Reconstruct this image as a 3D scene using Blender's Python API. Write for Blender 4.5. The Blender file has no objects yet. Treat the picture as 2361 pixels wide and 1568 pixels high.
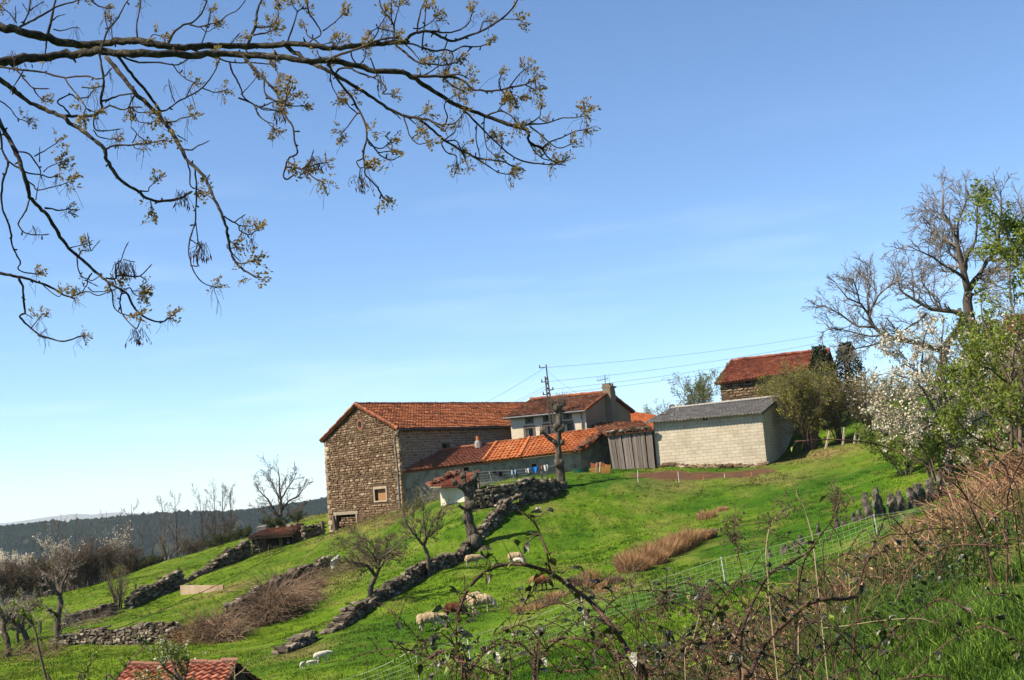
import bpy, math, random
import numpy as np
from mathutils import Vector
C = bpy.context.scene
COL = C.collection
W, H, F = 2361.0, 1568.0, 2850.0
PITCH, ROLL = math.radians(6.95), math.radians(4.5)
# ------------------------------------------------------------ camera
cp, sp, cr, sr = math.cos(PITCH), math.sin(PITCH), math.cos(ROLL), math.sin(ROLL)
FW = np.array([0, cp, sp]); U0 = np.array([0, -sp, cp]); R0 = np.array([1.0, 0, 0])
RR = cr * R0 - sr * U0
UU = sr * R0 + cr * U0
cam = bpy.data.cameras.new('camera'); camo = bpy.data.objects.new('camera', cam); COL.objects.link(camo)
from mathutils import Matrix
camo.matrix_world = Matrix(((RR[0], UU[0], -FW[0], 0), (RR[1], UU[1], -FW[1], 0), (RR[2], UU[2], -FW[2], 0), (0, 0, 0, 1)))
cam.sensor_width = 36; cam.lens = 36 * F / W; cam.clip_start = 0.05; cam.clip_end = 40000
C.camera = camo
# ------------------------------------------------------------ sky, sun, exposure
SUN_EL = math.radians(47)
sdir = np.array([-0.93, -0.37]); sdir /= np.linalg.norm(sdir)      # where the sun stands, seen from above
SUN = np.array([sdir[0] * math.cos(SUN_EL), sdir[1] * math.cos(SUN_EL), math.sin(SUN_EL)])
w = bpy.data.worlds.new('World'); C.world = w; w.use_nodes = True
nt = w.node_tree; nt.nodes.clear()
sky = nt.nodes.new('ShaderNodeTexSky'); sky.sky_type = 'NISHITA'; sky.sun_disc = False
sky.sun_elevation = SUN_EL; sky.sun_rotation = math.atan2(SUN[0], SUN[1])
sky.altitude = 2000; sky.air_density = 1.0; sky.dust_density = 0.06; sky.ozone_density = 4.4
# thin wisps of cirrus, laid out by direction in the sky
tc = nt.nodes.new('ShaderNodeTexCoord')
mp = nt.nodes.new('ShaderNodeMapping'); mp.inputs['Rotation'].default_value = (0.1, 0.16, 0); mp.inputs['Scale'].default_value = (2.2, 2, 16)
nz = nt.nodes.new('ShaderNodeTexNoise'); nz.inputs['Scale'].default_value = 2.6; nz.inputs['Detail'].default_value = 5
rmp = nt.nodes.new('ShaderNodeMapRange'); rmp.inputs[1].default_value = 0.52; rmp.inputs[2].default_value = 0.78; rmp.inputs[4].default_value = 0.22
sx = nt.nodes.new('ShaderNodeSeparateXYZ')
m1 = nt.nodes.new('ShaderNodeMapRange'); m1.inputs[1].default_value = 0.30; m1.inputs[2].default_value = 0.05
m2 = nt.nodes.new('ShaderNodeMath'); m2.operation = 'MULTIPLY'
mx = nt.nodes.new('ShaderNodeMixRGB'); mx.inputs[2].default_value = (6.2, 7.0, 7.8, 1)
bg = nt.nodes.new('ShaderNodeBackground'); bg.inputs['Strength'].default_value = 0.093
ou = nt.nodes.new('ShaderNodeOutputWorld')
L = nt.links.new
L(tc.outputs['Generated'], mp.inputs[0]); L(mp.outputs[0], nz.inputs['Vector']); L(nz.outputs['Fac'], rmp.inputs[0])
L(tc.outputs['Generated'], sx.inputs[0]); L(sx.outputs['Z'], m1.inputs[0]); L(rmp.outputs[0], m2.inputs[0]); L(m1.outputs[0], m2.inputs[1])
tn = nt.nodes.new('ShaderNodeMixRGB'); tn.blend_type = 'MULTIPLY'; tn.inputs[0].default_value = 1; tn.inputs[2].default_value = (.90, .975, 1.0, 1)
L(m2.outputs[0], mx.inputs[0]); L(sky.outputs[0], tn.inputs[1]); L(tn.outputs[0], mx.inputs[1]); L(mx.outputs[0], bg.inputs['Color']); L(bg.outputs[0], ou.inputs[0])
sl = bpy.data.lights.new('sun', 'SUN'); sl.energy = 5.0; sl.angle = math.radians(0.5); sl.color = (1.0, 0.90, 0.74)
so = bpy.data.objects.new('sun', sl); COL.objects.link(so)
so.rotation_euler = Vector(SUN).to_track_quat('Z', 'Y').to_euler(); so.location = (-60, -20, 60)
C.view_settings.view_transform = 'Standard'; C.view_settings.look = 'None'; C.view_settings.exposure = 1.12; C.view_settings.gamma = 1
C.render.film_transparent = False
C.cycles.max_bounces = 6; C.cycles.transparent_max_bounces = 4; C.cycles.diffuse_bounces = 3; C.cycles.volume_bounces = 0
HAZE = 0.00007

# ------------------------------------------------------------ pixel <-> place helpers
def P(u, v, d):
    k = FW + (u - W / 2) / F * RR + (H / 2 - v) / F * UU
    return k * (d / k[1])
def proj(p):
    z = p @ FW
    return np.array([W / 2 + F * (p @ RR) / z, H / 2 - F * (p @ UU) / z])
def zv(x, y, v):                       # height of the point over (x, y) that is seen at row v
    a, b = -60.0, 60.0
    for _ in range(50):
        m = (a + b) / 2
        if proj(np.array([x, y, m]))[1] > v: a = m
        else: b = m
    return (a + b) / 2
def walk(p, d, u, tmax=60):            # distance along d from p to image column u
    a, b = 0.0, tmax; s = np.sign(proj(p + d * 0.5)[0] - proj(p)[0])
    for _ in range(50):
        m = (a + b) / 2
        if s * (proj(p + d * m)[0] - u) < 0: a = m
        else: b = m
    return (a + b) / 2
V3 = lambda *a: np.array(a, float)
def nrm(v): v = np.asarray(v, float); return v / np.maximum(np.linalg.norm(v, axis=-1, keepdims=True), 1e-9)

# ------------------------------------------------------------ mesh builder
class MB:
    def __init__(s): s.v = []; s.r = []; s.c = []; s.lo = []; s.lt = []; s.mi = []; s.n = 0
    def add(s, V, Fc, rnd=0.5, mi=0, col=None):
        V = np.asarray(V, float).reshape(-1, 3); Fc = np.asarray(Fc, int)
        s.v.append(V); s.r.append(np.broadcast_to(np.asarray(rnd, float), (len(V),)))
        s.c.append(np.ones((len(V), 3)) if col is None else np.broadcast_to(np.asarray(col, float), (len(V), 3)))
        s.lo.append((Fc + s.n).ravel()); s.lt.append(np.full(len(Fc), Fc.shape[1])); s.mi.append(np.full(len(Fc), mi)); s.n += len(V)
        return s
    def build(s, name, mats, parent=None, smooth=False, usecol=False):
        V = np.concatenate(s.v) if s.v else np.zeros((0, 3))
        off = WL.get(parent.name, V3(0, 0, 0)) if parent else V3(0, 0, 0)
        me = bpy.data.meshes.new(name); V = V - off
        me.vertices.add(len(V)); me.vertices.foreach_set('co', V.astype(np.float32).ravel())
        lo = np.concatenate(s.lo); lt = np.concatenate(s.lt)
        me.loops.add(len(lo)); me.loops.foreach_set('vertex_index', lo.astype(np.int32))
        me.polygons.add(len(lt)); me.polygons.foreach_set('loop_start', np.concatenate([[0], np.cumsum(lt)[:-1]]).astype(np.int32))
        me.polygons.foreach_set('loop_total', lt.astype(np.int32))
        me.polygons.foreach_set('material_index', np.concatenate(s.mi).astype(np.int32))
        me.polygons.foreach_set('use_smooth', np.full(len(lt), smooth, dtype=bool))
        at = me.attributes.new('rnd', 'FLOAT', 'POINT'); at.data.foreach_set('value', np.concatenate(s.r).astype(np.float32))
        if usecol:
            at = me.attributes.new('gcol', 'FLOAT_COLOR', 'POINT')
            cc = np.concatenate([np.concatenate(s.c), np.ones((len(V), 1))], 1); at.data.foreach_set('color', cc.astype(np.float32).ravel())
        me.update(calc_edges=True); me.validate()
        for m in (mats if isinstance(mats, (list, tuple)) else [mats]): me.materials.append(m)
        o = bpy.data.objects.new(name, me); COL.objects.link(o)
        if parent: o.parent = parent; WL[o.name] = off
        return o
WL = {}
def thing(name, label, cat, loc, group=None):
    o = bpy.data.objects.new(name, None); COL.objects.link(o); o.empty_display_size = 0.3
    o.location = [float(x) for x in loc]; WL[o.name] = np.asarray(loc, float)
    o['label'] = label; o['category'] = cat
    if group: o['group'] = group
    return o
def tag(o, label=None, cat=None, group=None, kind=None):
    if label: o['label'] = label
    if cat: o['category'] = cat
    if group: o['group'] = group
    if kind: o['kind'] = kind
    return o
def base_at(o, loc):                   # give a single-mesh thing its own base as origin
    loc = np.asarray(loc, float); n = len(o.data.vertices); a = np.empty(n * 3, np.float32); o.data.vertices.foreach_get('co', a)
    o.data.vertices.foreach_set('co', (a.reshape(-1, 3) - loc).astype(np.float32).ravel()); o.data.update(); o.location = [float(x) for x in loc]
    return o
def copy_tree(o, parent=None):
    c = o.copy(); COL.objects.link(c); c.parent = parent
    for ch in [x for x in o.children]: copy_tree(ch, c)
    return c

BOXF = np.array([[0, 1, 3, 2], [4, 6, 7, 5], [0, 4, 5, 1], [2, 3, 7, 6], [0, 2, 6, 4], [1, 5, 7, 3]])
def box(mb, o, a, b, c, rnd=0.5, mi=0):          # corner o, edge vectors a, b, c
    o, a, b, c = (np.asarray(x, float) for x in (o, a, b, c))
    V = np.array([o + i * a + j * b + k * c for i in (0, 1) for j in (0, 1) for k in (0, 1)])
    Fc = BOXF if np.dot(np.cross(a, b), c) > 0 else BOXF[:, ::-1]
    mb.add(V, Fc[:, ::-1] if False else Fc, rnd, mi)
def bar(mb, p, q, w_, h_, rnd=0.5, mi=0, up=(0, 0, 1)):
    p, q = np.asarray(p, float), np.asarray(q, float); d = q - p; s_ = nrm(np.cross(d, up)) * w_; t_ = nrm(np.cross(s_, d)) * h_
    box(mb, p - s_ / 2 - t_ / 2, d, s_, t_, rnd, mi)
def tubes(mb, Pn, Rn, sides=5, rnd=0.5, cap=True, mi=0):
    Pn = np.asarray(Pn, float); Rn = np.asarray(Rn, float)
    if Pn.ndim == 2: Pn = Pn[None]; Rn = Rn[None]
    n, k, _ = Pn.shape
    T = np.empty_like(Pn); T[:, 1:-1] = Pn[:, 2:] - Pn[:, :-2]; T[:, 0] = Pn[:, 1] - Pn[:, 0]; T[:, -1] = Pn[:, -1] - Pn[:, -2]; T = nrm(T)
    ref = np.broadcast_to(V3(0.31, 0.77, 0.13), T.shape)
    A = nrm(np.cross(T, ref)); B = np.cross(T, A)
    th = np.arange(sides) / sides * 2 * math.pi
    V = Pn[:, :, None] + Rn[:, :, None, None] * (A[:, :, None] * np.cos(th)[None, None, :, None] + B[:, :, None] * np.sin(th)[None, None, :, None])
    idx = np.arange(n * k * sides).reshape(n, k, sides)
    a = idx[:, :-1]; b = idx[:, 1:]
    Fc = np.stack([a, np.roll(a, -1, 2), np.roll(b, -1, 2), b], -1).reshape(-1, 4)
    rv = np.asarray(rnd, float)
    rv = np.repeat(rv, k * sides) if rv.ndim == 1 else np.full(n * k * sides, float(rv))
    mb.add(V.reshape(-1, 3), Fc, rv, mi)
    if cap and sides > 2:
        base = mb.n - n * k * sides
        for e in (0, k - 1):
            f = (idx[:, e] + base); f = f if e else f[:, ::-1]
            mb.lo.append(f.ravel()); mb.lt.append(np.full(n, sides)); mb.mi.append(np.full(n, mi))
def smooth_path(pts, n):
    pts = np.asarray(pts, float); k = len(pts)
    if k == 2: return pts[0] + (pts[1] - pts[0]) * np.linspace(0, 1, n)[:, None]
    q = np.concatenate([[2 * pts[0] - pts[1]], pts, [2 * pts[-1] - pts[-2]]])
    t = np.linspace(0, k - 1 - 1e-6, n); i = t.astype(int); f = (t - i)[:, None]
    p0, p1, p2, p3 = q[i], q[i + 1], q[i + 2], q[i + 3]
    return 0.5 * (2 * p1 + (p2 - p0) * f + (2 * p0 - 5 * p1 + 4 * p2 - p3) * f ** 2 + (3 * p1 - p0 - 3 * p2 + p3) * f ** 3)
# rounded stone template
def _stone():
    g = np.linspace(-1, 1, 3); V = []; ix = {}
    for i in range(3):
        for j in range(3):
            for k in range(3):
                if 1 in (i, j, k) and (i, j, k).count(1) == 3: continue
                p = V3(g[i], g[j], g[k]); p = p / (np.sum(np.abs(p) ** 7) ** (1 / 7)); ix[(i, j, k)] = len(V); V.append(p)
    Fc = []
    for ax in range(3):
        for side in (0, 2):
            for a in range(2):
                for b in range(2):
                    q = []
                    for (da, db) in ((0, 0), (1, 0), (1, 1), (0, 1)):
                        t = [0, 0, 0]; t[ax] = side; t[(ax + 1) % 3] = a + da; t[(ax + 2) % 3] = b + db; q.append(ix[tuple(t)])
                    Fc.append(q if side == 2 else q[::-1])
    return np.array(V), np.array(Fc)
SV, SF = _stone()
def stones(mb, Cn, S, ax, rng, jit=0.16, rnd=None, mi=0, tilt=0.08):
    """Cn (n,3) centres; S (n,3) half sizes; ax (n,3,3) rows = local axes"""
    Cn = np.asarray(Cn, float); n = len(Cn); S = np.broadcast_to(np.asarray(S, float), (n, 3)); ax = np.broadcast_to(np.asarray(ax, float), (n, 3, 3))
    T = SV[None] * (1 + rng.normal(0, jit, (n, len(SV), 1)) * 0.6) + rng.normal(0, jit * 0.5, (n, len(SV), 3))
    T = T * S[:, None]
    a = rng.normal(0, tilt, (n, 3)); rot = np.zeros((n, 3, 3)); rot[:] = np.eye(3)
    rot[:, 0, 1] = -a[:, 2]; rot[:, 1, 0] = a[:, 2]; rot[:, 0, 2] = a[:, 1]; rot[:, 2, 0] = -a[:, 1]; rot[:, 1, 2] = -a[:, 0]; rot[:, 2, 1] = a[:, 0]
    T = np.einsum('nvi,nij->nvj', T, rot)
    Vv = Cn[:, None] + np.einsum('nvi,nij->nvj', T, ax)
    rv = rng.random(n) if rnd is None else rnd
    Fc = (np.arange(n) * len(SV))[:, None, None] + SF[None]
    mb.add(Vv.reshape(-1, 3), Fc.reshape(-1, 4), np.repeat(rv, len(SV)), mi)
# value noise
def vn(x, y, s, seed=0, oct=3):
    x = np.asarray(x, float) / s; y = np.asarray(y, float) / s; out = 0; amp = 1; tot = 0
    for o in range(oct):
        xi = np.floor(x).astype(np.int64); yi = np.floor(y).astype(np.int64); fx = x - xi; fy = y - yi
        fx = fx * fx * (3 - 2 * fx); fy = fy * fy * (3 - 2 * fy)
        def h(a, b): 
            q = (a * 374761393 + b * 668265263 + (seed + o) * 1442695041) & 0xffffffff; q = ((q ^ (q >> 13)) * 1274126177) & 0xffffffff
            return ((q ^ (q >> 16)) & 0xffff) / 65535.0
        v = (h(xi, yi) * (1 - fx) + h(xi + 1, yi) * fx) * (1 - fy) + (h(xi, yi + 1) * (1 - fx) + h(xi + 1, yi + 1) * fx) * fy
        out = out + amp * v; tot += amp; amp *= 0.5; x = x * 2; y = y * 2
    return out / tot
def sstep(x, a, b): t = np.clip((x - a) / (b - a), 0, 1); return t * t * (3 - 2 * t)

# ------------------------------------------------------------ materials
KA = 0.74
def lk(nt_, a, b): nt_.links.new(a, b)
def mat(name, cols, scale=3.0, rough=0.85, bump=0.3, bscale=None, attr=None, avar=0.5, stretch=(1, 1, 1), transl=0.0, spec=0.25, detail=6, bdist=0.05, usecol=False, metal=0.0):
    """noise between the colours of cols; attr: per-piece random value shifts the ramp"""
    m = bpy.data.materials.new(name); m.use_nodes = True; n = m.node_tree; n.nodes.clear(); N = n.nodes.new
    out = N('ShaderNodeOutputMaterial'); bs = N('ShaderNodeBsdfPrincipled'); bs.inputs['Roughness'].default_value = rough
    bs.inputs['Specular IOR Level'].default_value = spec; bs.inputs['Metallic'].default_value = metal
    tcn = N('ShaderNodeTexCoord'); mpn = N('ShaderNodeMapping'); mpn.inputs['Scale'].default_value = stretch
    lk(n, tcn.outputs['Object'], mpn.inputs[0])
    no = N('ShaderNodeTexNoise'); no.inputs['Scale'].default_value = scale; no.inputs['Detail'].default_value = detail; no.inputs['Roughness'].default_value = 0.65
    lk(n, mpn.outputs[0], no.inputs['Vector'])
    fac = no.outputs['Fac']
    mr = N('ShaderNodeMapRange'); mr.inputs[1].default_value = 0.28; mr.inputs[2].default_value = 0.72; lk(n, fac, mr.inputs[0]); fac = mr.outputs[0]
    if attr:
        an = N('ShaderNodeAttribute'); an.attribute_name = attr
        mi_ = N('ShaderNodeMix'); mi_.data_type = 'FLOAT'; mi_.inputs[0].default_value = avar
        lk(n, fac, mi_.inputs[2]); lk(n, an.outputs['Fac'], mi_.inputs[3]); fac = mi_.outputs[0]
    rp = N('ShaderNodeValToRGB'); el = rp.color_ramp.elements
    while len(el) > 1: el.remove(el[-1])
    for i, c in enumerate(cols):
        e = el[0] if i == 0 else el.new(i / (len(cols) - 1)); e.position = i / max(1, len(cols) - 1); e.color = (c[0] * KA, c[1] * KA, c[2] * KA, 1)
    lk(n, fac, rp.inputs[0]); col = rp.outputs[0]
    if usecol:
        gc = N('ShaderNodeAttribute'); gc.attribute_name = 'gcol'; mm = N('ShaderNodeMixRGB'); mm.blend_type = 'MULTIPLY'; mm.inputs[0].default_value = 1
        lk(n, col, mm.inputs[1]); lk(n, gc.outputs['Color'], mm.inputs[2]); col = mm.outputs[0]
    lk(n, col, bs.inputs['Base Color'])
    if bump:
        n2 = N('ShaderNodeTexNoise'); n2.inputs['Scale'].default_value = bscale or scale * 3; n2.inputs['Detail'].default_value = 8; lk(n, mpn.outputs[0], n2.inputs['Vector'])
        bp = N('ShaderNodeBump'); bp.inputs['Strength'].default_value = bump; bp.inputs['Distance'].default_value = bdist
        lk(n, n2.outputs['Fac'], bp.inputs['Height']); lk(n, bp.outputs[0], bs.inputs['Normal'])
    sh = bs.outputs[0]
    if transl:
        tr = N('ShaderNodeBsdfTranslucent'); lk(n, col, tr.inputs['Color']); ms = N('ShaderNodeMixShader'); ms.inputs[0].default_value = transl
        lk(n, sh, ms.inputs[1]); lk(n, tr.outputs[0], ms.inputs[2]); sh = ms.outputs[0]
    lk(n, sh, out.inputs['Surface'])
    return m

# ------------------------------------------------------------ ground heights
CPX = [ # (u, v, distance): ground seen there
 (1600,1568,8.5),(1800,1568,8),(2100,1568,6.5),(2361,1568,5.5),(1600,1550,10),(1800,1425,11),(2000,1295,13),(2200,1215,15),(2361,1150,17),(2200,1400,9.3),(2361,1350,9),
 (1200,1568,26),(1400,1568,20),(995,1455,42),(1105,1415,45),(1247,1362,48),(1090,1308,57),(1190,1300,58),(1500,1250,58),(1630,1195,64),(1300,1240,63),(1450,1110,72),(1768,1074,75),(1510,1084,77),(1640,1112,71),(1400,1086,77),
 (1090,1265,62),(1295,1128,72),(760,1460,46),(870,1395,50),(985,1330,55),(900,1300,62),(1000,1230,68),(1040,1164,71),(930,1175,78),
 (530,1430,58),(640,1370,63),(770,1300,70),(700,1450,52),(600,1500,47),(150,1445,68),(300,1405,71),(420,1355,75),(600,1275,83),(740,1240,86),(775,1222,84.5),(300,1430,64),(480,1370,70),
 (130,1490,58),(410,1485,54),(220,1462,60),(50,1568,45),(400,1500,48),(650,1520,43),(740,1545,38),(850,1568,34),(600,1568,38),(250,1568,42),
 (32,1392,85),(144,1367,88),(272,1335,92),(384,1293,96),(512,1261,100),(620,1225,103),(720,1190,106),(0,1400,84),
 (1120,1150,70),(1240,1110,73),(1180,1130,71),(1100,1176,65.5),(1180,1168,66.3),(1265,1145,69),(1350,1086,79),
 (1900,1034,78),(2000,1060,70),(2000,1200,52),(2120,1168,48),(1850,1042,80),(1700,1150,66),(1850,1120,66)]
CPW = [(0,0,-1.65),(0,-8,-1.3),(4,2,-1.45),(-4,3,-2.3),(-12,6,-4.2),(-25,5,-6),(12,2,-.3),(25,5,2),(-3,7,-2.9),(1,5,-1.8),(2.9,16,-2.7),(5.8,20,-2.3),(10,25,-1.9),(.5,12,-3.3),(-15,22,-5.8),(-30,30,-6.5),
 (-60,60,-8),(-70,90,-9),(12,98,4.2),(8,104,1.5),(-5,100,.2),(0,125,-1),(25,92,5),(30,120,5),(60,100,7),(40,72,2.8),(60,60,3),(24,58,.6),(26,45,-.2),(18,40,-1.0),(30,30,.5),(-30,130,-10),(-60,140,-18),(60,150,4),(0,160,-10)]
for (u, ztop, d) in ((1077,-3.79,33),(1340,-3.25,36),(1663,-2.7,40),(2015,-1.93,45),(2248,-1.56,49)):
    q = P(u, 1400, d); CPW.append((q[0], d, ztop - 0.88))
PT = np.array([P(*c) for c in CPX] + [V3(*c) for c in CPW])
_c = 2.0
def _phi(d2): return -np.sqrt(d2 + _c * _c)
_n = len(PT); A_ = np.zeros((_n + 3, _n + 3)); d2 = ((PT[:, None, :2] - PT[None, :, :2]) ** 2).sum(-1)
A_[:_n, :_n] = _phi(d2) + np.eye(_n) * 0.3; A_[:_n, _n] = 1; A_[:_n, _n + 1:] = PT[:, :2]; A_[_n, :_n] = 1; A_[_n + 1:, :_n] = PT[:, :2].T
_w = np.linalg.solve(A_, np.concatenate([PT[:, 2], np.zeros(3)]))
def gz(x, y, rough=True):
    x = np.asarray(x, float); y = np.asarray(y, float); sh = x.shape; x = x.ravel(); y = y.ravel(); z = np.empty(len(x))
    for i in range(0, len(x), 20000):
        q = np.stack([x[i:i + 20000], y[i:i + 20000]], 1)
        z[i:i + 20000] = _phi(((q[:, None] - PT[None, :, :2]) ** 2).sum(-1)) @ _w[:_n] + _w[_n] + q @ _w[_n + 1:]
    r = np.hypot(x, y - 40)
    far = -8 - 92 * sstep(r, 90, 650) - 22 * sstep(r, 90, 160)
    t = sstep(r, 78, 130); z = z * (1 - t) + far * t
    if rough: z = z + (vn(x, y, 3.1, 5) - 0.5) * 0.38 * sstep(r, 200, 60) + (vn(x, y, 0.9, 9, 2) - 0.5) * 0.10 * sstep(r, 120, 70)
    return z.reshape(sh)
def g3(x, y): return V3(x, y, float(gz(np.array([x]), np.array([y]))[0]))
def GD(u, v, d):                       # ground under the point seen at (u, v) at distance d
    q = P(u, v, d); return g3(q[0], q[1])
def GP(u, v, d0=5.0, d1=120.0):        # first ground point along the ray through (u, v)
    d = np.linspace(d0, d1, 1600); k = P(u, v, 1.0); q = k[None] * d[:, None]
    z = gz(q[:, 0], q[:, 1]); i = np.argmax(q[:, 2] <= z)
    return V3(q[i, 0], q[i, 1], z[i])
# ------------------------------------------------------------ ground colours (what the turf itself is like)
DRY = [(P(2150, 1250, 14), 5.5, .95), (P(1750, 1480, 10), 3.5, .85), (P(1950, 1380, 11), 3.0, .8), (P(2361, 1180, 15), 4, .95), (P(1880, 1075, 76), 4.0, .7), (P(1780, 1120, 70), 3.0, .55), (P(1560, 1130, 71), 3.0, .5),
       (P(830, 1195, 80), 3.2, .75), (P(900, 1230, 76), 3, .5), (P(680, 1390, 62), 3.5, .6), (P(480, 1450, 57), 3, .6), (P(540, 1365, 70), 2.0, .6), (P(720, 1380, 60), 3.0, .5), (P(780, 1430, 50), 1.2, .4), (P(1350, 1350, 47), 3, .35), (P(690, 1510, 43), 1.4, .6), (P(735,1195,104), 5,.5)]
SOIL = [(P(1600, 1093, 73.5), 2.6), (P(1690, 1092, 73), 2.4), (P(1530, 1096, 74.5), 1.8)]
def gcol(x, y):
    x = np.asarray(x, float); y = np.asarray(y, float)
    n1 = vn(x, y, 6.5, 21); n2 = vn(x, y, 1.3, 33, 3); n3 = vn(x, y, 18, 3)
    a = np.array([.040, .102, .007]); b = np.array([.098, .172, .010]); c = np.array([.155, .165, .036])
    t = np.clip((n1 - .5) * 2.4 + .45 + (n2 - .5) * 1.3, 0, 1)[..., None]
    col = a * (1 - t) + b * t
    t2 = np.clip((n2 - .54) * 3.2 + (n3 - .5) * .9, 0, .7)[..., None]; col = col * (1 - t2) + c * t2
    # the left terraces are thinner and yellower turf
    tl = (sstep(-x, 2, 14) * .35)[..., None]; col = col * (1 - tl) + np.array([.145, .19, .011]) * tl
    dr = np.zeros_like(x)
    for (q, r, s) in DRY: dr = np.maximum(dr, s * np.exp(-((x - q[0]) ** 2 + (y - q[1]) ** 2) / (r * r * .6)))
    dr = np.clip(dr * (.5 + 1.1 * n2), 0, 1)[..., None]
    col = col * (1 - dr) + np.array([.215, .15, .07]) * dr
    so_ = np.zeros_like(x)
    for (q, r) in SOIL: so_ = np.maximum(so_, sstep(r * 1.15 - np.hypot(x - q[0], (y - q[1]) * 1.7) + (n2 - .5) * 1.2, -.3, .4))
    so_ = so_[..., None]; col = col * (1 - so_) + np.array([.115, .062, .038]) * so_
    fr = sstep(np.hypot(x, y), 130, 260)[..., None]; col = col * (1 - fr) + np.array([.10, .10, .055]) * fr
    return col, so_[..., 0], dr[..., 0]
th = np.radians(np.concatenate([np.linspace(-180, -42, 70)[:-1], np.linspace(-42, 42, 330), np.linspace(42, 180, 70)[1:-1]]))
rr = np.concatenate([np.geomspace(0.3, 15, 60)[:-1], np.geomspace(15, 130, 210)[:-1], np.geomspace(130, 14000, 60)])
TT, RRr = np.meshgrid(th, rr); gx = RRr * np.sin(TT); gy = RRr * np.cos(TT); gzz = gz(gx, gy)
gzz = np.where(RRr > 600, -122, gzz)
cc, _, _ = gcol(gx, gy)
nr, na = gx.shape; ii = np.arange(nr * na).reshape(nr, na)
q0 = ii[:-1]; q1 = ii[1:]; FG = np.stack([q0, q1, np.roll(q1, -1, 1), np.roll(q0, -1, 1)], -1).reshape(-1, 4)[:, ::-1]
mb = MB(); mb.add(np.stack([gx, gy, gzz], -1).reshape(-1, 3), FG, 0.5, 0, cc.reshape(-1, 3))
cen = mb.n; mb.v.append(np.array([[0, 0, float(gz(np.array([0.]), np.array([0.]))[0])]])); mb.r.append(np.array([.5])); mb.c.append(cc[0, :1]); mb.n += 1
tri = np.stack([ii[0], np.roll(ii[0], -1), np.full(na, cen)], -1)[:, ::-1]; mb.lo.append(tri.ravel()); mb.lt.append(np.full(na, 3)); mb.mi.append(np.zeros(na))
M_ground = mat('turf', [(.62, .62, .62), (1.0, 1.0, 1.0), (1.35, 1.3, 1.1)], scale=1.7, rough=1, bump=.9, bscale=5, bdist=.12, usecol=True, detail=10, spec=.05)
gro = tag(mb.build('ground', M_ground, smooth=True, usecol=True), kind='structure')
# ------------------------------------------------------------ far hills
def ridge(name, px, D0, D1, D2, zfoot, matr, amp, seed, n=200, m=26):
    us = np.linspace(px[0][0], px[-1][0], n); vs = np.interp(us, [p[0] for p in px], [p[1] for p in px])
    t = np.linspace(0, 1, m); X = np.empty((m + 8, n)); Y = X.copy(); Z = X.copy()
    top = np.array([P(a, b, D1) for a, b in zip(us, vs)])
    for j in range(m + 8):
        if j < m: d = D0 + (D1 - D0) * t[j]; f = t[j] ** 1.25
        else: d = D1 + (D2 - D1) * (j - m + 1) / 8; f = 1 - ((j - m + 1) / 8) ** 1.5 * .9
        X[j] = top[:, 0] * d / D1; Y[j] = d; Z[j] = zfoot + (top[:, 2] - zfoot) * f
    Z += (vn(X, Y, amp * 9, seed) - .5) * amp * np.clip(1 - np.abs(np.arange(m + 8) - m + 1) / m, .0, 1)[:, None] * np.where(np.arange(m + 8) == m - 1, .25, 1)[:, None]
    i = np.arange((m + 8) * n).reshape(m + 8, n); Fc = np.stack([i[:-1, :-1], i[:-1, 1:], i[1:, 1:], i[1:, :-1]], -1).reshape(-1, 4)
    b = MB(); b.add(np.stack([X, Y, Z], -1).reshape(-1, 3), Fc)
    return tag(b.build(name, matr, smooth=True), kind='structure'), X, Y, Z
M_hill = mat('hill_soil', [(.016, .026, .020), (.028, .038, .026), (.05, .055, .035)], scale=.012, bump=0, rough=1, spec=0)
M_mtn = mat('mountain_rock', [(.10, .11, .10), (.16, .16, .15)], scale=.002, bump=0, rough=1, spec=0)
hillpx = [(-1400,1290),(-700,1262),(-200,1236),(0,1221),(120,1208),(210,1207),(300,1199),(350,1193),(420,1188),(480,1184),(560,1174),(640,1163),(700,1154),(760,1143),(850,1138),(1000,1136),(1200,1150),(1700,1160),(2400,1160)]
ridge('forest_hill', hillpx, 620, 1350, 1900, -118, M_hill, 16, 7)
ridge('distant_mountains', [(-1500,1260),(-300,1225),(20,1205),(90,1196),(140,1189),(176,1184),(205,1187),(262,1181),(300,1183),(352,1182),(420,1178),(500,1180),(700,1170),(1500,1140),(2600,1060)], 9000, 11500, 13000, -130, M_mtn, 60, 8)
# ============================================================ buildings
rng = np.random.default_rng(11)
M_stone = mat('rubble_stone', [(.055, .034, .021), (.16, .10, .058), (.29, .20, .122), (.56, .45, .32)], scale=1.2, attr='rnd', avar=.72, bump=.5, bscale=14, rough=.95, spec=.1)
M_wallstone = mat('dry_wall_stone', [(.022, .017, .012), (.085, .066, .047), (.22, .18, .13), (.62, .54, .43)], scale=1.5, attr='rnd', avar=.7, bump=.5, bscale=14, rough=.95, spec=.1)
M_mortar = mat('dark_joint', [(.06, .038, .024), (.13, .085, .055)], scale=6, rough=1, spec=.05)
M_palemortar = mat('lime_joint', [(.30, .22, .16), (.42, .32, .24)], scale=6, rough=1, spec=.05)
M_pinkstone = mat('pinkish_stone', [(.16, .085, .06), (.25, .15, .11), (.34, .23, .17)], scale=1.4, attr='rnd', avar=.7, bump=.4, rough=.95, spec=.1)
M_crepi = mat('grey_roughcast', [(.12, .10, .075), (.31, .27, .205), (.44, .39, .31)], scale=2.2, bump=1.0, bscale=9, rough=1, spec=.05)
M_cream = mat('cream_render', [(.62, .50, .35), (.78, .65, .48), (.84, .73, .57)], scale=.7, bump=.25, bscale=12, rough=1, spec=.05)
M_tan = mat('tan_render', [(.30, .22, .14), (.38, .285, .185)], scale=.8, bump=.3, rough=1, spec=.05)
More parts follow.
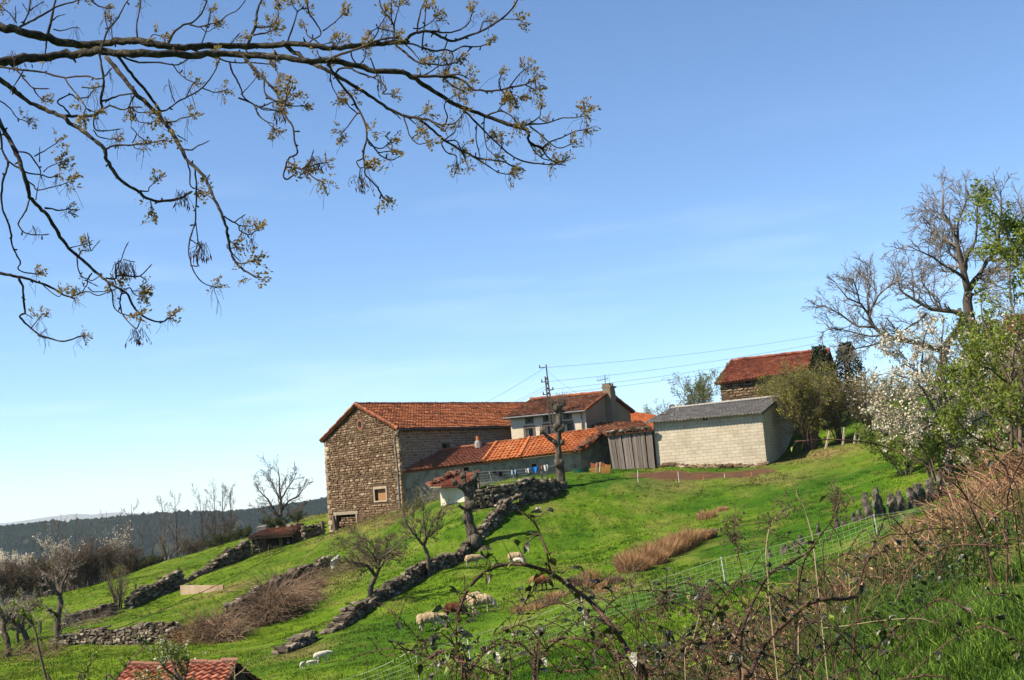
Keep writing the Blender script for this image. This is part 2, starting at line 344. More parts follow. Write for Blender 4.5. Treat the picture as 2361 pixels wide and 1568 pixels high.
M_white = mat('whitewash', [(.46, .39, .28), (.72, .63, .48), (.82, .74, .60)], scale=1.3, bump=.5, rough=1, spec=.05, stretch=(1, 1, .35))
M_tile = mat('clay_tile', [(.05, .028, .019), (.21, .068, .03), (.38, .125, .05), (.46, .22, .12)], scale=1.1, attr='rnd', avar=.55, bump=.25, bscale=20, rough=.85, spec=.2)
M_tilenew = mat('orange_clay_tile', [(.24, .075, .026), (.47, .135, .042), (.57, .185, .06), (.62, .29, .13)], scale=1.5, attr='rnd', avar=.6, bump=.2, bscale=20, rough=.8, spec=.2)
M_tileold = mat('mossy_old_tile', [(.04, .030, .022), (.12, .055, .033), (.24, .09, .048), (.31, .20, .13)], scale=1.4, attr='rnd', avar=.6, bump=.4, bscale=18, rough=.9, spec=.1)
M_tilered = mat('red_clay_tile', [(.06, .026, .018), (.19, .052, .027), (.29, .085, .04), (.34, .175, .105)], scale=1.2, attr='rnd', avar=.6, bump=.2, rough=.85, spec=.2)
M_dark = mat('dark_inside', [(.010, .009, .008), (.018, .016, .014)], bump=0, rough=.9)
M_glass = mat('window_glass', [(.012, .013, .014), (.02, .021, .022)], bump=0, rough=.25, spec=.2)
M_greystone = mat('grey_trim_stone', [(.12, .095, .075), (.20, .165, .13)], scale=5, bump=.3, rough=.9)
M_palestone = mat('pale_trim_stone', [(.36, .30, .22), (.55, .47, .36)], scale=4, bump=.3, rough=.9)
M_oldwood = mat('weathered_plank', [(.13, .105, .085), (.23, .19, .16), (.34, .29, .25)], scale=3, attr='rnd', avar=.55, bump=.5, stretch=(3, 3, .25), rough=.95, spec=.1)
M_ochre = mat('ochre_board', [(.26, .13, .05), (.36, .20, .085)], scale=3, bump=.2, stretch=(2, 2, .3))
M_zinc = mat('zinc_pipe', [(.12, .12, .12), (.22, .22, .22)], scale=4, bump=.1, rough=.5, spec=.4)
M_corr = mat('fibre_cement_sheet', [(.075, .066, .06), (.15, .14, .13), (.30, .285, .265)], scale=2.2, bump=.3, rough=.9, spec=.1, stretch=(1, 1, 1))
M_concrete = mat('concrete', [(.26, .245, .21), (.36, .34, .30), (.43, .41, .36)], scale=2.5, bump=.3, rough=.95, spec=.1)
M_blackpipe = mat('dark_metal', [(.02, .02, .022), (.05, .05, .05)], bump=0, rough=.5)

def block_mat():
    m = mat('concrete_block', [(.46, .40, .30), (.58, .51, .395), (.66, .59, .465)], scale=1.0, bump=0, rough=.95, spec=.08)
    n = m.node_tree; bs = [x for x in n.nodes if x.type == 'BSDF_PRINCIPLED'][0]; src = bs.inputs['Base Color'].links[0].from_socket
    at = n.nodes.new('ShaderNodeAttribute'); at.attribute_name = 'gcol'       # wall coordinates in metres
    br = n.nodes.new('ShaderNodeTexBrick'); br.inputs['Scale'].default_value = 1; br.inputs['Brick Width'].default_value = .5; br.inputs['Row Height'].default_value = .2
    br.inputs['Mortar Size'].default_value = .011; br.inputs['Mortar Smooth'].default_value = .4; br.inputs['Bias'].default_value = 0
    br.inputs['Color1'].default_value = (1.06, 1.04, 1.0, 1); br.inputs['Color2'].default_value = (.90, .89, .86, 1); br.inputs['Mortar'].default_value = (.66, .62, .56, 1)
    lk(n, at.outputs['Vector'], br.inputs['Vector'])
    mm = n.nodes.new('ShaderNodeMixRGB'); mm.blend_type = 'MULTIPLY'; mm.inputs[0].default_value = 1
    lk(n, src, mm.inputs[1]); lk(n, br.outputs['Color'], mm.inputs[2]); lk(n, mm.outputs[0], bs.inputs['Base Color'])
    bp = n.nodes.new('ShaderNodeBump'); bp.invert = True; bp.inputs['Strength'].default_value = .6; bp.inputs['Distance'].default_value = .02
    lk(n, br.outputs['Fac'], bp.inputs['Height']); lk(n, bp.outputs[0], bs.inputs['Normal'])
    return m
M_block = block_mat()
M_pole_c = mat('weathered_pole', [(.07, .058, .046), (.15, .125, .10)], scale=4, bump=.3)

def plane_sz(u, v, a, b):              # where the ray through (u, v) meets the upright wall plane through a and b: (metres along, height)
    e = nrm((b - a)[:2]); n = V3(e[1], -e[0], 0); k = P(u, v, 1.0); t = (a @ n) / (k @ n); q = k * t
    return float((q - a)[:2] @ e), float(q[2])
def wall(mb, a, b, zb, top, openings=(), depth=.28, uv=False, mi=0):
    """upright wall from a to b (seen from its right-hand side), bottom zb, top = [(s, z), ...]; openings (s0, s1, z0, z1) get reveals"""
    a = np.asarray(a, float); b = np.asarray(b, float); e2 = nrm((b - a)[:2]); Ls = np.linalg.norm((b - a)[:2]); inn = V3(-e2[1], e2[0], 0)
    zt = lambda s: np.interp(s, [p[0] for p in top], [p[1] for p in top])
    br = sorted(set([0.0, float(Ls)] + [float(p[0]) for p in top if 0 < p[0] < Ls] + [float(x) for o in openings for x in o[:2]] + list(np.arange(2, Ls, 2.0))))
    pt = lambda s, z: V3(a[0] + e2[0] * s, a[1] + e2[1] * s, z)
    def quad(q, c):
        mb.add(np.array(q), [[0, 1, 2, 3]], .5, mi, np.array(c) if uv else None)
    for s0, s1 in zip(br[:-1], br[1:]):
        if s1 - s0 < 1e-4: continue
        z = zb; ops = sorted([o for o in openings if o[0] <= s0 + 1e-6 and o[1] >= s1 - 1e-6], key=lambda o: o[2])
        for o in ops:
            quad([pt(s0, z), pt(s1, z), pt(s1, o[2]), pt(s0, o[2])], [(s0, z, 0), (s1, z, 0), (s1, o[2], 0), (s0, o[2], 0)]); z = o[3]
        quad([pt(s0, z), pt(s1, z), pt(s1, zt(s1)), pt(s0, zt(s0))], [(s0, z, 0), (s1, z, 0), (s1, zt(s1), 0), (s0, zt(s0), 0)])
    for (s0, s1, z0, z1) in openings:
        c = [pt(s0, z0), pt(s1, z0), pt(s1, z1), pt(s0, z1)]
        for i in range(4):
            p, q = c[i], c[(i + 1) % 4]; quad([p, p + inn * depth, q + inn * depth, q], [(0, 0, 0)] * 4)
    return e2, inn
def pane(a, b, o, depth, mt, name, parent):
    e2 = nrm((b - a)[:2]); inn = V3(-e2[1], e2[0], 0); q = []
    for s, z in ((o[0], o[2]), (o[1], o[2]), (o[1], o[3]), (o[0], o[3])): q.append(V3(a[0] + e2[0] * s, a[1] + e2[1] * s, z) + inn * (depth - .02))
    m = MB(); grow_ = .012
    m.add(np.array(q), [[0, 1, 2, 3]]); return m.build(name, mt, parent)
def frame(a, b, o, wd, proud, mt, name, parent, lintel=0.0, sill=0.0):
    e2 = nrm((b - a)[:2]); e = V3(e2[0], e2[1], 0); out = V3(e2[1], -e2[0], 0); m = MB()
    def bx(s0, s1, z0, z1, pr):
        box(m, a * V3(1, 1, 0) + e * s0 + V3(0, 0, z0) - out * .06, e * (s1 - s0), out * (pr + .06), V3(0, 0, z1 - z0), rng.random())
    bx(o[0] - wd, o[0], o[2], o[3], proud); bx(o[1], o[1] + wd, o[2], o[3], proud)
    bx(o[0] - wd - lintel, o[1] + wd + lintel, o[3], o[3] + wd * 1.25, proud + .004); bx(o[0] - wd - sill, o[1] + wd + sill, o[2] - wd * .7, o[2], proud + .008)
    return m.build(name, mt, parent)
def facing(mb, a, b, zb, top, openings, hgt=(.11, .2), lng=(.18, .5), proud=.05, holes=(), gap=.032, seed=0):
    """rubble stones set in the face of a wall"""
    r = np.random.default_rng(seed); e2 = nrm((b - a)[:2]); e = V3(e2[0], e2[1], 0); out = V3(e2[1], -e2[0], 0); Ls = np.linalg.norm((b - a)[:2])
    zt = lambda s: np.interp(s, [p[0] for p in top], [p[1] for p in top]); zmax = max(p[1] for p in top)
    Cn = []; S = []; z = zb
    while z < zmax:
        h = r.uniform(*hgt); s = -r.uniform(0, .15)
        while s < Ls:
            l = r.uniform(*lng) * (1.3 if (s < .1 or s > Ls - .6) else 1); c = s + l / 2
            l2 = l; hh = h * r.uniform(.8, 1.05)
            if c < .02: c = .12
            if c + l2 / 2 > Ls: l2 = max(.12, 2 * (Ls - c) + .02)
            ok = z + h < zt(np.clip(c, 0, Ls)) - .02
            for o in openings:
                if o[0] - .02 < c + l2 / 2 and c - l2 / 2 < o[1] + .02 and o[2] < z + h and z < o[3]: ok = False
            for (hs, hz, hr) in holes:
                if (c - hs) ** 2 + (z + h / 2 - hz) ** 2 < (hr + .12) ** 2: ok = False
            if ok:
                pr = proud * r.uniform(.2, 1.3); dd = .10
                Cn.append(V3(a[0], a[1], 0) + e * c + V3(0, 0, z + h / 2) + out * (pr - dd)); S.append((l2 / 2 - gap / 2, dd, hh / 2 - gap / 2))
            s += l
        z += h
    stones(mb, np.array(Cn), np.array(S), np.array([e, out, V3(0, 0, 1)]), r, jit=.14, tilt=.05, rnd=np.clip(r.beta(1.7, 2.2, len(Cn)), 0, 1))
TU = np.array([-.5, -.32, -.14, .04, .22, .36, .5])
def roof(E0, E1, R1, R0, tw=.26, th_=.36, amp=.045, step=.035, seed=0, f=((0, 1), (0, 1)), slip=.0, prof='barrel', bow=0.0, under=.09):
    """tiles laid on the quad eave-left, eave-right, ridge-right, ridge-left; every tile is a shaped piece"""
    r = np.random.default_rng(seed); E0, E1, R1, R0 = (np.asarray(x, float) for x in (E0, E1, R1, R0))
    e0 = E0 + (E1 - E0) * f[0][0]; e1 = E0 + (E1 - E0) * f[0][1]; r0 = R0 + (R1 - R0) * f[1][0]; r1 = R0 + (R1 - R0) * f[1][1]
    nu = max(1, int(round(np.linalg.norm(e1 - e0) / tw))); nv = max(1, int(round(np.linalg.norm(r0 - e0) / th_)))
    N_ = nrm(np.cross(e1 - e0, r0 - e0)); 
    if N_[2] < 0: N_ = -N_
    I, J = np.meshgrid(np.arange(nu), np.arange(nv)); I = I.ravel(); J = J.ravel(); n = len(I)
    if prof == 'barrel': hp = amp * (0.5 + .5 * np.cos(TU * 2 * math.pi))
    else: hp = amp * np.where(np.abs(TU) > .34, 1.0, .12)
    uu = (I[:, None] + .5 + TU[None] * 1.0) / nu
    jt = r.normal(0, .008, n); sl = np.where(r.random(n) < slip, r.uniform(.05, .5, n), 0)
    def pos(u, v, h):
        a = e0 + (e1 - e0) * u[..., None]; b = r0 + (r1 - r0) * u[..., None]
        sag = -bow * np.sin(np.clip(u, 0, 1) * math.pi)[..., None] * v[..., None]
        wav = (vn(u * 9 + seed * 7, v * 4 + seed, 1.0, seed, 2) - .5)[..., None] * .10
        return a + (b - a) * v[..., None] + N_ * (h[..., None] + wav * .6) + V3(0, 0, 1) * sag
    v0 = np.broadcast_to(((J - sl * .6) / nv)[:, None], uu.shape); v1 = np.broadcast_to(((J + 1.04) / nv)[:, None], uu.shape)
    h0 = hp[None] + step + jt[:, None] + .012; h1 = hp[None] + jt[:, None] * .5 + .006
    A = pos(uu, v0, h0); B = pos(uu, v1, h1); Cc = pos(uu, v0, h0 - step * 1.1 - .012)
    k = len(TU); V = np.concatenate([Cc, A, B], 1)
    Fq = []
    for i in range(k - 1): Fq += [[i, i + 1, k + i + 1, k + i], [k + i, k + i + 1, 2 * k + i + 1, 2 * k + i]]
    Fq = np.array(Fq); Fc = (np.arange(n) * 3 * k)[:, None, None] + Fq[None]
    rv = np.clip(r.normal(.5, .26, n) + .7 * (vn(I * .26, J * .36, 1.7, seed) - .5), 0, 1)
    m = MB(); m.add(V.reshape(-1, 3), Fc.reshape(-1, 4), np.repeat(rv, 3 * k))
    lo_ = np.array([e0, e1, r1, r0]) - N_ * .012; box_V = np.concatenate([lo_ - N_ * under, lo_])
    m.add(box_V, [[3, 2, 1, 0], [4, 5, 6, 7], [0, 1, 5, 4], [1, 2, 6, 5], [2, 3, 7, 6], [3, 0, 4, 7]], .15)
    return m
def caps(mb, p, q, rad=.13, ln=.42, seed=0, lift=.03):
    r = np.random.default_rng(seed); p = np.asarray(p, float); q = np.asarray(q, float); n = max(1, int(np.linalg.norm(q - p) / ln)); d = (q - p) / n
    for i in range(n):
        a = p + d * i + V3(0, 0, lift + r.normal(0, .012)); b = p + d * (i + 1.06) + V3(0, 0, lift + r.normal(0, .012))
        k = rad * r.uniform(.9, 1.12); tubes(mb, np.array([a, (a + b) / 2, b]), np.array([k * 1.08, k, k * .95]), 8, float(np.clip(r.normal(.5, .25), 0, 1)))
def closed_box(mb, pts, zb, zts):      # plain closing walls through a list of plan points
    for i in range(len(pts) - 1):
        a, b = pts[i], pts[i + 1]
        mb.add([V3(a[0], a[1], zb), V3(b[0], b[1], zb), V3(b[0], b[1], zts[i + 1]), V3(a[0], a[1], zts[i])], [[0, 1, 2, 3]])
xy = lambda p, z=0.0: V3(p[0], p[1], z)

# ------------------------------------------------------------ the stone barn
g_ = nrm(V3(-.63, .777, 0)); a_ = nrm(V3(.68, .733, 0))
B0 = P(918, 987, 78); B0z = B0[2]
Wg = walk(B0, g_, 748.5); B1 = B0 + g_ * Wg
mid = (B0 + B1) / 2; RZ = zv(mid[0], mid[1], 934); La = walk(xy(mid, RZ), a_, 1226); B2 = B0 + a_ * La; B3 = B1 + a_ * La
barn = thing('stone_barn', 'large rubble stone barn with red tile roof and blind gable facing the left field', 'barn', g3(B0[0], B0[1]))
zb = -4.0
wn = [plane_sz(u, v, B1, B0) for u, v in ((866, 1155), (890, 1126))]; win1 = (wn[0][0], wn[1][0], wn[0][1], wn[1][1])
oc = plane_sz(831, 979, B1, B0); dl = [plane_sz(u, v, B1, B0) for u, v in ((777, 1215), (821, 1185))]; door1 = (dl[0][0], dl[1][0], dl[0][1] - .6, dl[1][1])
topg = [(0, B0z), (Wg / 2, RZ), (Wg, B0z)]
m = MB(); wall(m, B1, B0, zb, topg, [win1, door1], depth=.3)
facing(m, B1, B0, -3.4, topg, [(win1[0] - .2, win1[1] + .2, win1[2] - .2, win1[3] + .22), (door1[0] - .25, door1[1] + .25, door1[2], door1[3] + .22)], holes=[(oc[0], oc[1], .28)], seed=3, proud=.055)
facing(m, B1 + .10 * nrm(V3(-g_[1], g_[0], 0)) * -1, B0 + .10 * nrm(V3(-g_[1], g_[0], 0)) * -1, door1[2], [(0, door1[3]), (Wg, door1[3])], [(-1, door1[0], -9, 9), (door1[1], 99, -9, 9)], seed=8, proud=.02)
m.v and None
gw = m.build('gable_wall', [M_stone], barn)
gw.data.materials.append(M_mortar)
mi = np.zeros(len(gw.data.polygons), np.int32); nb = 0
# the flat wall behind the stones is joint mortar
for i_, p_ in enumerate(gw.data.polygons):
    if p_.area > .12: mi[i_] = 1
gw.data.polygons.foreach_set('material_index', mi)
pane(B1, B0, win1, .2, M_ochre, 'blocked_window', barn); frame(B1, B0, win1, .13, .05, mat('tan_trim_stone', [(.28, .21, .14), (.46, .37, .26)], scale=4, bump=.4), 'window_surround', barn)
frame(B1, B0, (door1[0], door1[1], door1[2], door1[3]), .17, .05, mat('rough_lintel_stone', [(.20, .16, .11), (.36, .30, .22)], scale=4, bump=.4), 'doorway_surround', barn, lintel=.12)
e_ = nrm((B0 - B1) * V3(1, 1, 0)); outg = V3(e_[1], -e_[0], 0); oc3 = xy(B1) + e_ * oc[0] + V3(0, 0, oc[1])
m = MB()
for k in range(14):
    t0 = k / 14 * 2 * math.pi; c_ = oc3 + e_ * math.cos(t0) * .31 + V3(0, 0, math.sin(t0) * .31)
    dr_ = e_ * math.cos(t0) + V3(0, 0, math.sin(t0)); tg_ = np.cross(dr_, outg); box(m, c_ - dr_ * .09 - tg_ * .065 - outg * .08, dr_ * .18, tg_ * .13, outg * .13, rng.random())
ring = m.build('oculus', mat('old_brick', [(.16, .07, .04), (.28, .13, .07)], scale=6, bump=.3), barn)
m = MB(); th_ = np.arange(16) / 16 * 2 * math.pi; V = oc3 + outg * .012 + np.outer(np.cos(th_), e_) * .23 + np.outer(np.sin(th_), V3(0, 0, 1)) * .23
m.add(V, [list(range(16))]); m.build('opening', M_dark, ring)
lw = []
for (u0, v0, u1, v1) in ((1021, 1039, 1035, 1023), (1172, 1021, 1186, 1014)):
    p_, q_ = plane_sz(u0, v0, B0, B2), plane_sz(u1, v1, B0, B2); lw.append((p_[0], q_[0], p_[1], q_[1]))
m = MB(); Ll = La; wall(m, B0, B2, zb, [(0, B0z), (Ll, B0z)], lw, mi=0)
m.build('side_wall_mortar', M_palemortar, barn)
m = MB(); facing(m, B0, B2, 0.5, [(0, B0z), (Ll, B0z)], [(o[0] - .12, o[1] + .12, o[2] - .12, o[3] + .16) for o in lw], hgt=(.12, .2), lng=(.2, .45), proud=.03, seed=5, gap=.045)
m.build('side_wall', M_pinkstone, barn)
pane(B0, B2, lw[0], .25, M_dark, 'small_window', barn); frame(B0, B2, lw[0], .10, .03, M_greystone, 'window_surround', barn)
pane(B0, B2, lw[1], .12, M_white, 'small_window', barn); frame(B0, B2, lw[1], .08, .03, M_oldwood, 'window_surround', barn)
m = MB(); closed_box(m, [B2, B3, B1], zb, [B0z, B0z, B0z]); m.add([xy(B2, B0z), xy(B3, B0z), xy((B2 + B3) / 2, RZ)], [[0, 1, 2]]); m.build('back_wall', M_crepi, barn)
ov = .28; hd = nrm(V3(-a_[1], a_[0], 0))   # towards the back
sl_ = (RZ - B0z) / (Wg / 2)
e0 = xy(B0, B0z - sl_ * ov + .03) - g_ * ov - a_ * .22; e1 = xy(B2, B0z - sl_ * ov + .03) - g_ * ov + a_ * .1
r0 = xy(mid, RZ + .03) - a_ * .22; r1 = r0 + a_ * (La + .32)
f0 = xy(B1, B0z - sl_ * ov + .03) + g_ * ov - a_ * .22; f1 = f0 + a_ * (La + .32)
m = roof(e0, e1, r1, r0, tw=.25, th_=.335, amp=.035, step=.075, seed=2, slip=.03, prof='rib'); rf = m.build('roof', M_tile, barn)
m = roof(f1, f0, r0, r1, tw=.25, th_=.335, amp=.03, step=.04, seed=4, prof='rib'); m.build('roof', M_tileold, barn)
m = MB(); caps(m, r0, r1, .13, .42, 3); m.build('ridge_tiles', M_tileold, rf)
m = MB(); caps(m, e0 + V3(0, 0, .04), r0 + V3(0, 0, .04), .10, .36, 5); caps(m, f0 + V3(0, 0, .04), r0 + V3(0, 0, .04), .09, .36, 6); m.build('verge_tiles', M_tile, rf)
m = MB(); tubes(m, np.array([e0 - g_ * .07 - V3(0, 0, .06), e1 - g_ * .07 - V3(0, 0, .06)]), np.full(2, .065), 8); m.build('gutter', M_blackpipe, barn)
dp = [e0 - g_ * .05 - V3(0, 0, .1)] + [xy(B1) + e_ * s + outg * .14 + V3(0, 0, z) for s, z in (plane_sz(914, 1010, B1, B0), plane_sz(917, 1050, B1, B0), plane_sz(921, 1090, B1, B0), plane_sz(926, 1168, B1, B0))]
m = MB(); tubes(m, smooth_path(dp, 24), np.full(24, .05), 8); m.build('downpipe', M_zinc, barn)
rgq = np.random.default_rng(19)
for s0, sg in ((0, 1), (Wg, -1)):
    m = MB(); zq = -2.2; kq = 0
    while zq < B0z - .3:
        hq = rgq.uniform(.24, .38); lq = (.62 if kq % 2 else .38) * rgq.uniform(.85, 1.15); stones(m, [xy(B1) + e_ * (s0 + sg * (lq / 2 - .05)) + outg * -.04 + V3(0, 0, zq + hq / 2)], [(lq / 2, .13, hq / 2 - .012)], np.array([e_, outg, V3(0, 0, 1)]), rgq, jit=.06, tilt=.02, rnd=np.array([rgq.uniform(.45, .95)]))
        zq += hq; kq += 1
    m.build('quoin_stones', M_stone, barn)

# ------------------------------------------------------------ low lean-to outbuilding with the orange roof
s_t = walk(B0, a_, 1011); T0 = B0 + a_ * s_t; T0 = xy(T0, zv(T0[0], T0[1], 1040)) - nrm(V3(-a_[1], a_[0], 0)) * .05
E0 = P(925, 1088, 78.0); E1 = P(1347, 1037.5, 80.2); R1 = P(1413, 985, 82.5)
lean = thing('lean_to_outbuilding', 'low grey outbuilding with bright orange tile roof in front of the barn and house', 'outbuilding', g3((E0[0] + E1[0]) / 2, 79))
segs = [((0, .44), (0, .32), M_tileold, 21), ((.44, .64), (.32, .51), M_tilenew, 22), ((.64, 1), (.51, 1), M_tilenew, 23)]
for (fe, fr, mt, sd) in segs:
    m = roof(E0, E1, R1, T0, tw=.27 if sd != 23 else .24, th_=.36 if sd != 23 else .3, amp=.06, step=.04, seed=sd, f=(fe, fr), prof='barrel'); rr_ = m.build('roof', mt if sd != 21 else mat('brown_clay_tile', [(.11, .045, .028), (.22, .075, .04), (.31, .11, .055)], scale=1.3, attr='rnd', avar=.6, bump=.3), lean)
m = MB()
for a1, b1 in ((.44, .32), (.64, .51)):
    m = MB(); caps(m, E0 + (E1 - E0) * a1 + V3(0, 0, .05), T0 + (R1 - T0) * b1 + V3(0, 0, .05), .11, .38, 7); m.build("roof_divider", M_tilenew, lean)

m = MB(); caps(m, T0 + V3(0, 0, .02), R1 + V3(0, 0, .02), .08, .4, 9); m.build('top_tiles', M_tile, lean)
Nl = nrm(np.cross(E1 - E0, T0 - E0)); 
m = MB(); Cn = []; rg = np.random.default_rng(5)
for k in range(46):
    t = rg.uniform(0, 1); q = E1 + (R1 - E1) * t - (E1 - E0) * rg.uniform(0, .045) + V3(0, 0, .10); Cn.append(q)
stones(m, Cn, np.stack([rg.uniform(.12, .3, 46), rg.uniform(.08, .16, 46), rg.uniform(.03, .06, 46)], 1), np.array([nrm(R1 - E1), nrm(np.cross(Nl, R1 - E1)), Nl]), rg, tilt=.3)
m.build('verge_stones', M_tileold, lean)
W0 = E0 + V3(.12, .18, -.1); W1 = E1 + V3(-.25, .18, -.1)
m = MB(); vents = []
for (u, v) in ((1075, 1081), (1143, 1089), (1232, 1073)):
    s_, z_ = plane_sz(u, v, W0, W1); vents.append((s_ - .16, s_ + .16, z_ - .14, z_ + .1))
wall(m, W0, W1, -3, [(0, W0[2]), (np.linalg.norm((W1 - W0)[:2]), W1[2])], vents[:3], depth=.25)
wall(m, W1, R1 + V3(-.1, 0, 0), -3, [(0, W1[2]), (np.linalg.norm((R1 - W1)[:2]), R1[2] - .12)])
lw_ = m.build('wall', M_crepi, lean)
for o in vents: pane(W0, W1, o, .22, M_dark, 'vent_hole', lean)
ch = P(1104, 1048, 80.8); m = MB(); hh = zv(ch[0], ch[1], 1020) - ch[2]
tubes(m, np.array([ch - V3(0, 0, .5), ch + V3(0, 0, hh), ch + V3(0, 0, hh), ch + V3(0, 0, hh + .12)]), np.array([.25, .25, .21, .16]), 8); chm = m.build('chimney', M_concrete, lean)
m = MB(); tubes(m, np.array([ch + V3(0, 0, hh + .1), ch + V3(0, 0, hh + .42)]), np.array([.12, .10]), 10); m.build('chimney_pot', M_tilenew, chm)

# ------------------------------------------------------------ cream rendered farmhouse
f_ = nrm(V3(.967, -.255, 0)); d_ = nrm(V3(.5, .866, 0))
H1 = P(1349, 944, 83.2); hz = H1[2]; Lh = walk(H1, -f_, 1176); H0 = H1 - f_ * Lh
Dh = walk(H1, d_, 1453); H2 = H1 + d_ * Dh; H3 = H0 + d_ * Dh
hm = (H1 + H2) / 2; hr = zv(hm[0], hm[1], 906)
house = thing('farmhouse', 'cream rendered farmhouse with old brown tile roof, dark windows and a gable chimney', 'house', xy(H1, 1.0))
ops = []
for (u0, v0, u1, v1) in ((1214, 1012, 1228.5, 987), (1258, 1006, 1271, 982), (1302, 1001, 1317, 976), (1217, 973, 1224, 966), (1258, 969, 1265.5, 960), (1305, 963, 1312, 954)):
    p_, q_ = plane_sz(u0, v0, H0, H1), plane_sz(u1, v1, H0, H1); ops.append((p_[0], q_[0], p_[1], q_[1]))
m = MB(); wall(m, H0, H1, 0, [(0, hz), (Lh, hz)], ops, depth=.3); m.build('front_wall', M_cream, house)
m = MB(); wall(m, H1, H2, 0, [(0, hz), (Dh / 2, hr), (Dh, hz)]); closed_box(m, [H2, H3, H0], 0, [hz, hz, hz]); m.build('gable_wall', M_tan, house)
for i, o in enumerate(ops):
    w_ = frame(H0, H1, o, .16 if i < 3 else .18, .02, M_greystone, 'window', house)
    pane(H0, H1, o, .24, M_glass, 'pane', w_)
    if i < 3:
        e2 = nrm((H1 - H0)[:2]); e3 = V3(*e2, 0); o3 = V3(e2[1], -e2[0], 0); s0 = o[0] + (o[1] - o[0]) * .02; m = MB()
        box(m, xy(H0, o[2] + .03) + e3 * s0 - o3 * .20, e3 * (o[1] - o[0]) * .3, o3 * .04, V3(0, 0, o[3] - o[2] - .06)); m.build('casement', M_white, w_)
o_ = .3; sh = (hr - hz) / (Dh / 2)
e0 = xy(H0, hz - sh * o_ + .04) - d_ * o_ - f_ * .3; e1 = xy(H1, hz - sh * o_ + .04) - d_ * o_ + f_ * .16
r1 = xy(hm, hr + .04) + f_ * .16; r0 = r1 - f_ * (Lh + .46); k1 = xy(H2, hz - sh * o_ + .04) + d_ * o_ + f_ * .16; k0 = k1 - f_ * (Lh + .46)
m = roof(e0, e1, r1, r0, tw=.24, th_=.3, amp=.07, step=.04, seed=31, slip=.12, bow=.1); rf = m.build('roof', M_tileold, house)
m = roof(k1, k0, r0, r1, tw=.24, th_=.3, amp=.07, step=.04, seed=32, slip=.1); m.build('roof', M_tileold, house)
m = MB(); caps(m, r0, r1, .12, .4, 33); caps(m, e1, r1, .09, .36, 34); caps(m, k1, r1, .09, .36, 35); m.build('ridge_tiles', M_tile, rf)
m = MB(); tubes(m, np.array([e0 - d_ * .06 - V3(0, 0, .06), e1 - d_ * .06 - V3(0, 0, .06)]), np.full(2, .07), 8); m.build('gutter', M_zinc, house)
q = H1 - d_ * .1 - f_ * .25; m = MB(); tubes(m, smooth_path([e1 - f_ * .3 - V3(0, 0, .1), xy(q, hz - .5), xy(q, 1.0)], 12), np.full(12, .05), 8); m.build('downpipe', M_zinc, house)
cb = H1 + d_ * (Dh * .5 - .45); m = MB(); box(m, xy(cb, 0) - f_ * .1, f_ * .55, d_ * .8, V3(0, 0, hr + .1)); zc = zv(cb[0], cb[1], 890)
box(m, xy(cb, hr + .1) - f_ * .1, f_ * .53, d_ * .78, V3(0, 0, zc - hr - .25)); box(m, xy(cb, zc - .15) - f_ * .16, f_ * .66, d_ * .92, V3(0, 0, .12))
for kx in (0, .42): box(m, xy(cb, zc - .03) - f_ * .1 + d_ * (.05 + kx), f_ * .5, d_ * .22, V3(0, 0, .2))
m.build('chimney', mat('chimney_render', [(.20, .15, .10), (.30, .23, .16)], scale=2, bump=.3), house)
# TV aerial beside the chimney
at = P(1398, 906, 86.0); az = zv(at[0], at[1], 864); ant = thing('tv_aerial', 'thin television aerial standing beside the farmhouse chimney', 'aerial', at - V3(0, 0, .6))
m = MB(); tubes(m, np.array([at - V3(0, 0, .7), xy(at, az)]), np.full(2, .022), 6); m.build('mast', M_blackpipe, ant)
m = MB(); y0 = xy(at, az - .28); m_d = V3(-.95, -.3, 0); tubes(m, np.array([y0 + m_d * .62 - V3(0, 0, .12), y0 - m_d * .25]), np.full(2, .018), 5)
for t in np.linspace(-.2, .6, 7): q = y0 + m_d * t; tubes(m, np.array([q - V3(0, 0, .16) , q + V3(0, 0, .16)]), np.full(2, .008), 4)
for t in (.12, -.12): tubes(m, np.array([y0 - m_d * .26 + V3(.05, -.12, t - .22), y0 - m_d * .26 + V3(.05, -.12, t + .22)]), np.full(2, .008), 4)
m.build('antenna_array', M_blackpipe, ant)

# ------------------------------------------------------------ roofs behind on the right
bk = thing('rear_outbuilding', 'orange roofed outbuilding seen between the farmhouse gable and the block shed', 'outbuilding', P(1480, 1010, 91))
c = [P(1452, 978, 92.5), P(1512, 990, 88.5), P(1514, 958, 92), P(1453, 949, 96.5)]
m = roof(*c, tw=.25, th_=.3, amp=.07, step=.04, seed=41); m.build('roof', M_tilenew, bk)
m = MB(); wall(m, c[0] + V3(.1, .2, 0), c[1] + V3(-.1, .2, 0), 0, [(0, c[0][2] - .15), (4, c[1][2] - .15)]); closed_box(m, [c[1] + V3(-.1, .2, 0), c[2] + V3(-.1, 0, 0), c[3] + V3(.1, 0, 0), c[0] + V3(.1, .2, 0)], 0, [c[1][2] - .15, c[2][2] - .1, c[3][2] - .1, c[0][2] - .15]); m.build('wall', M_tan, bk)

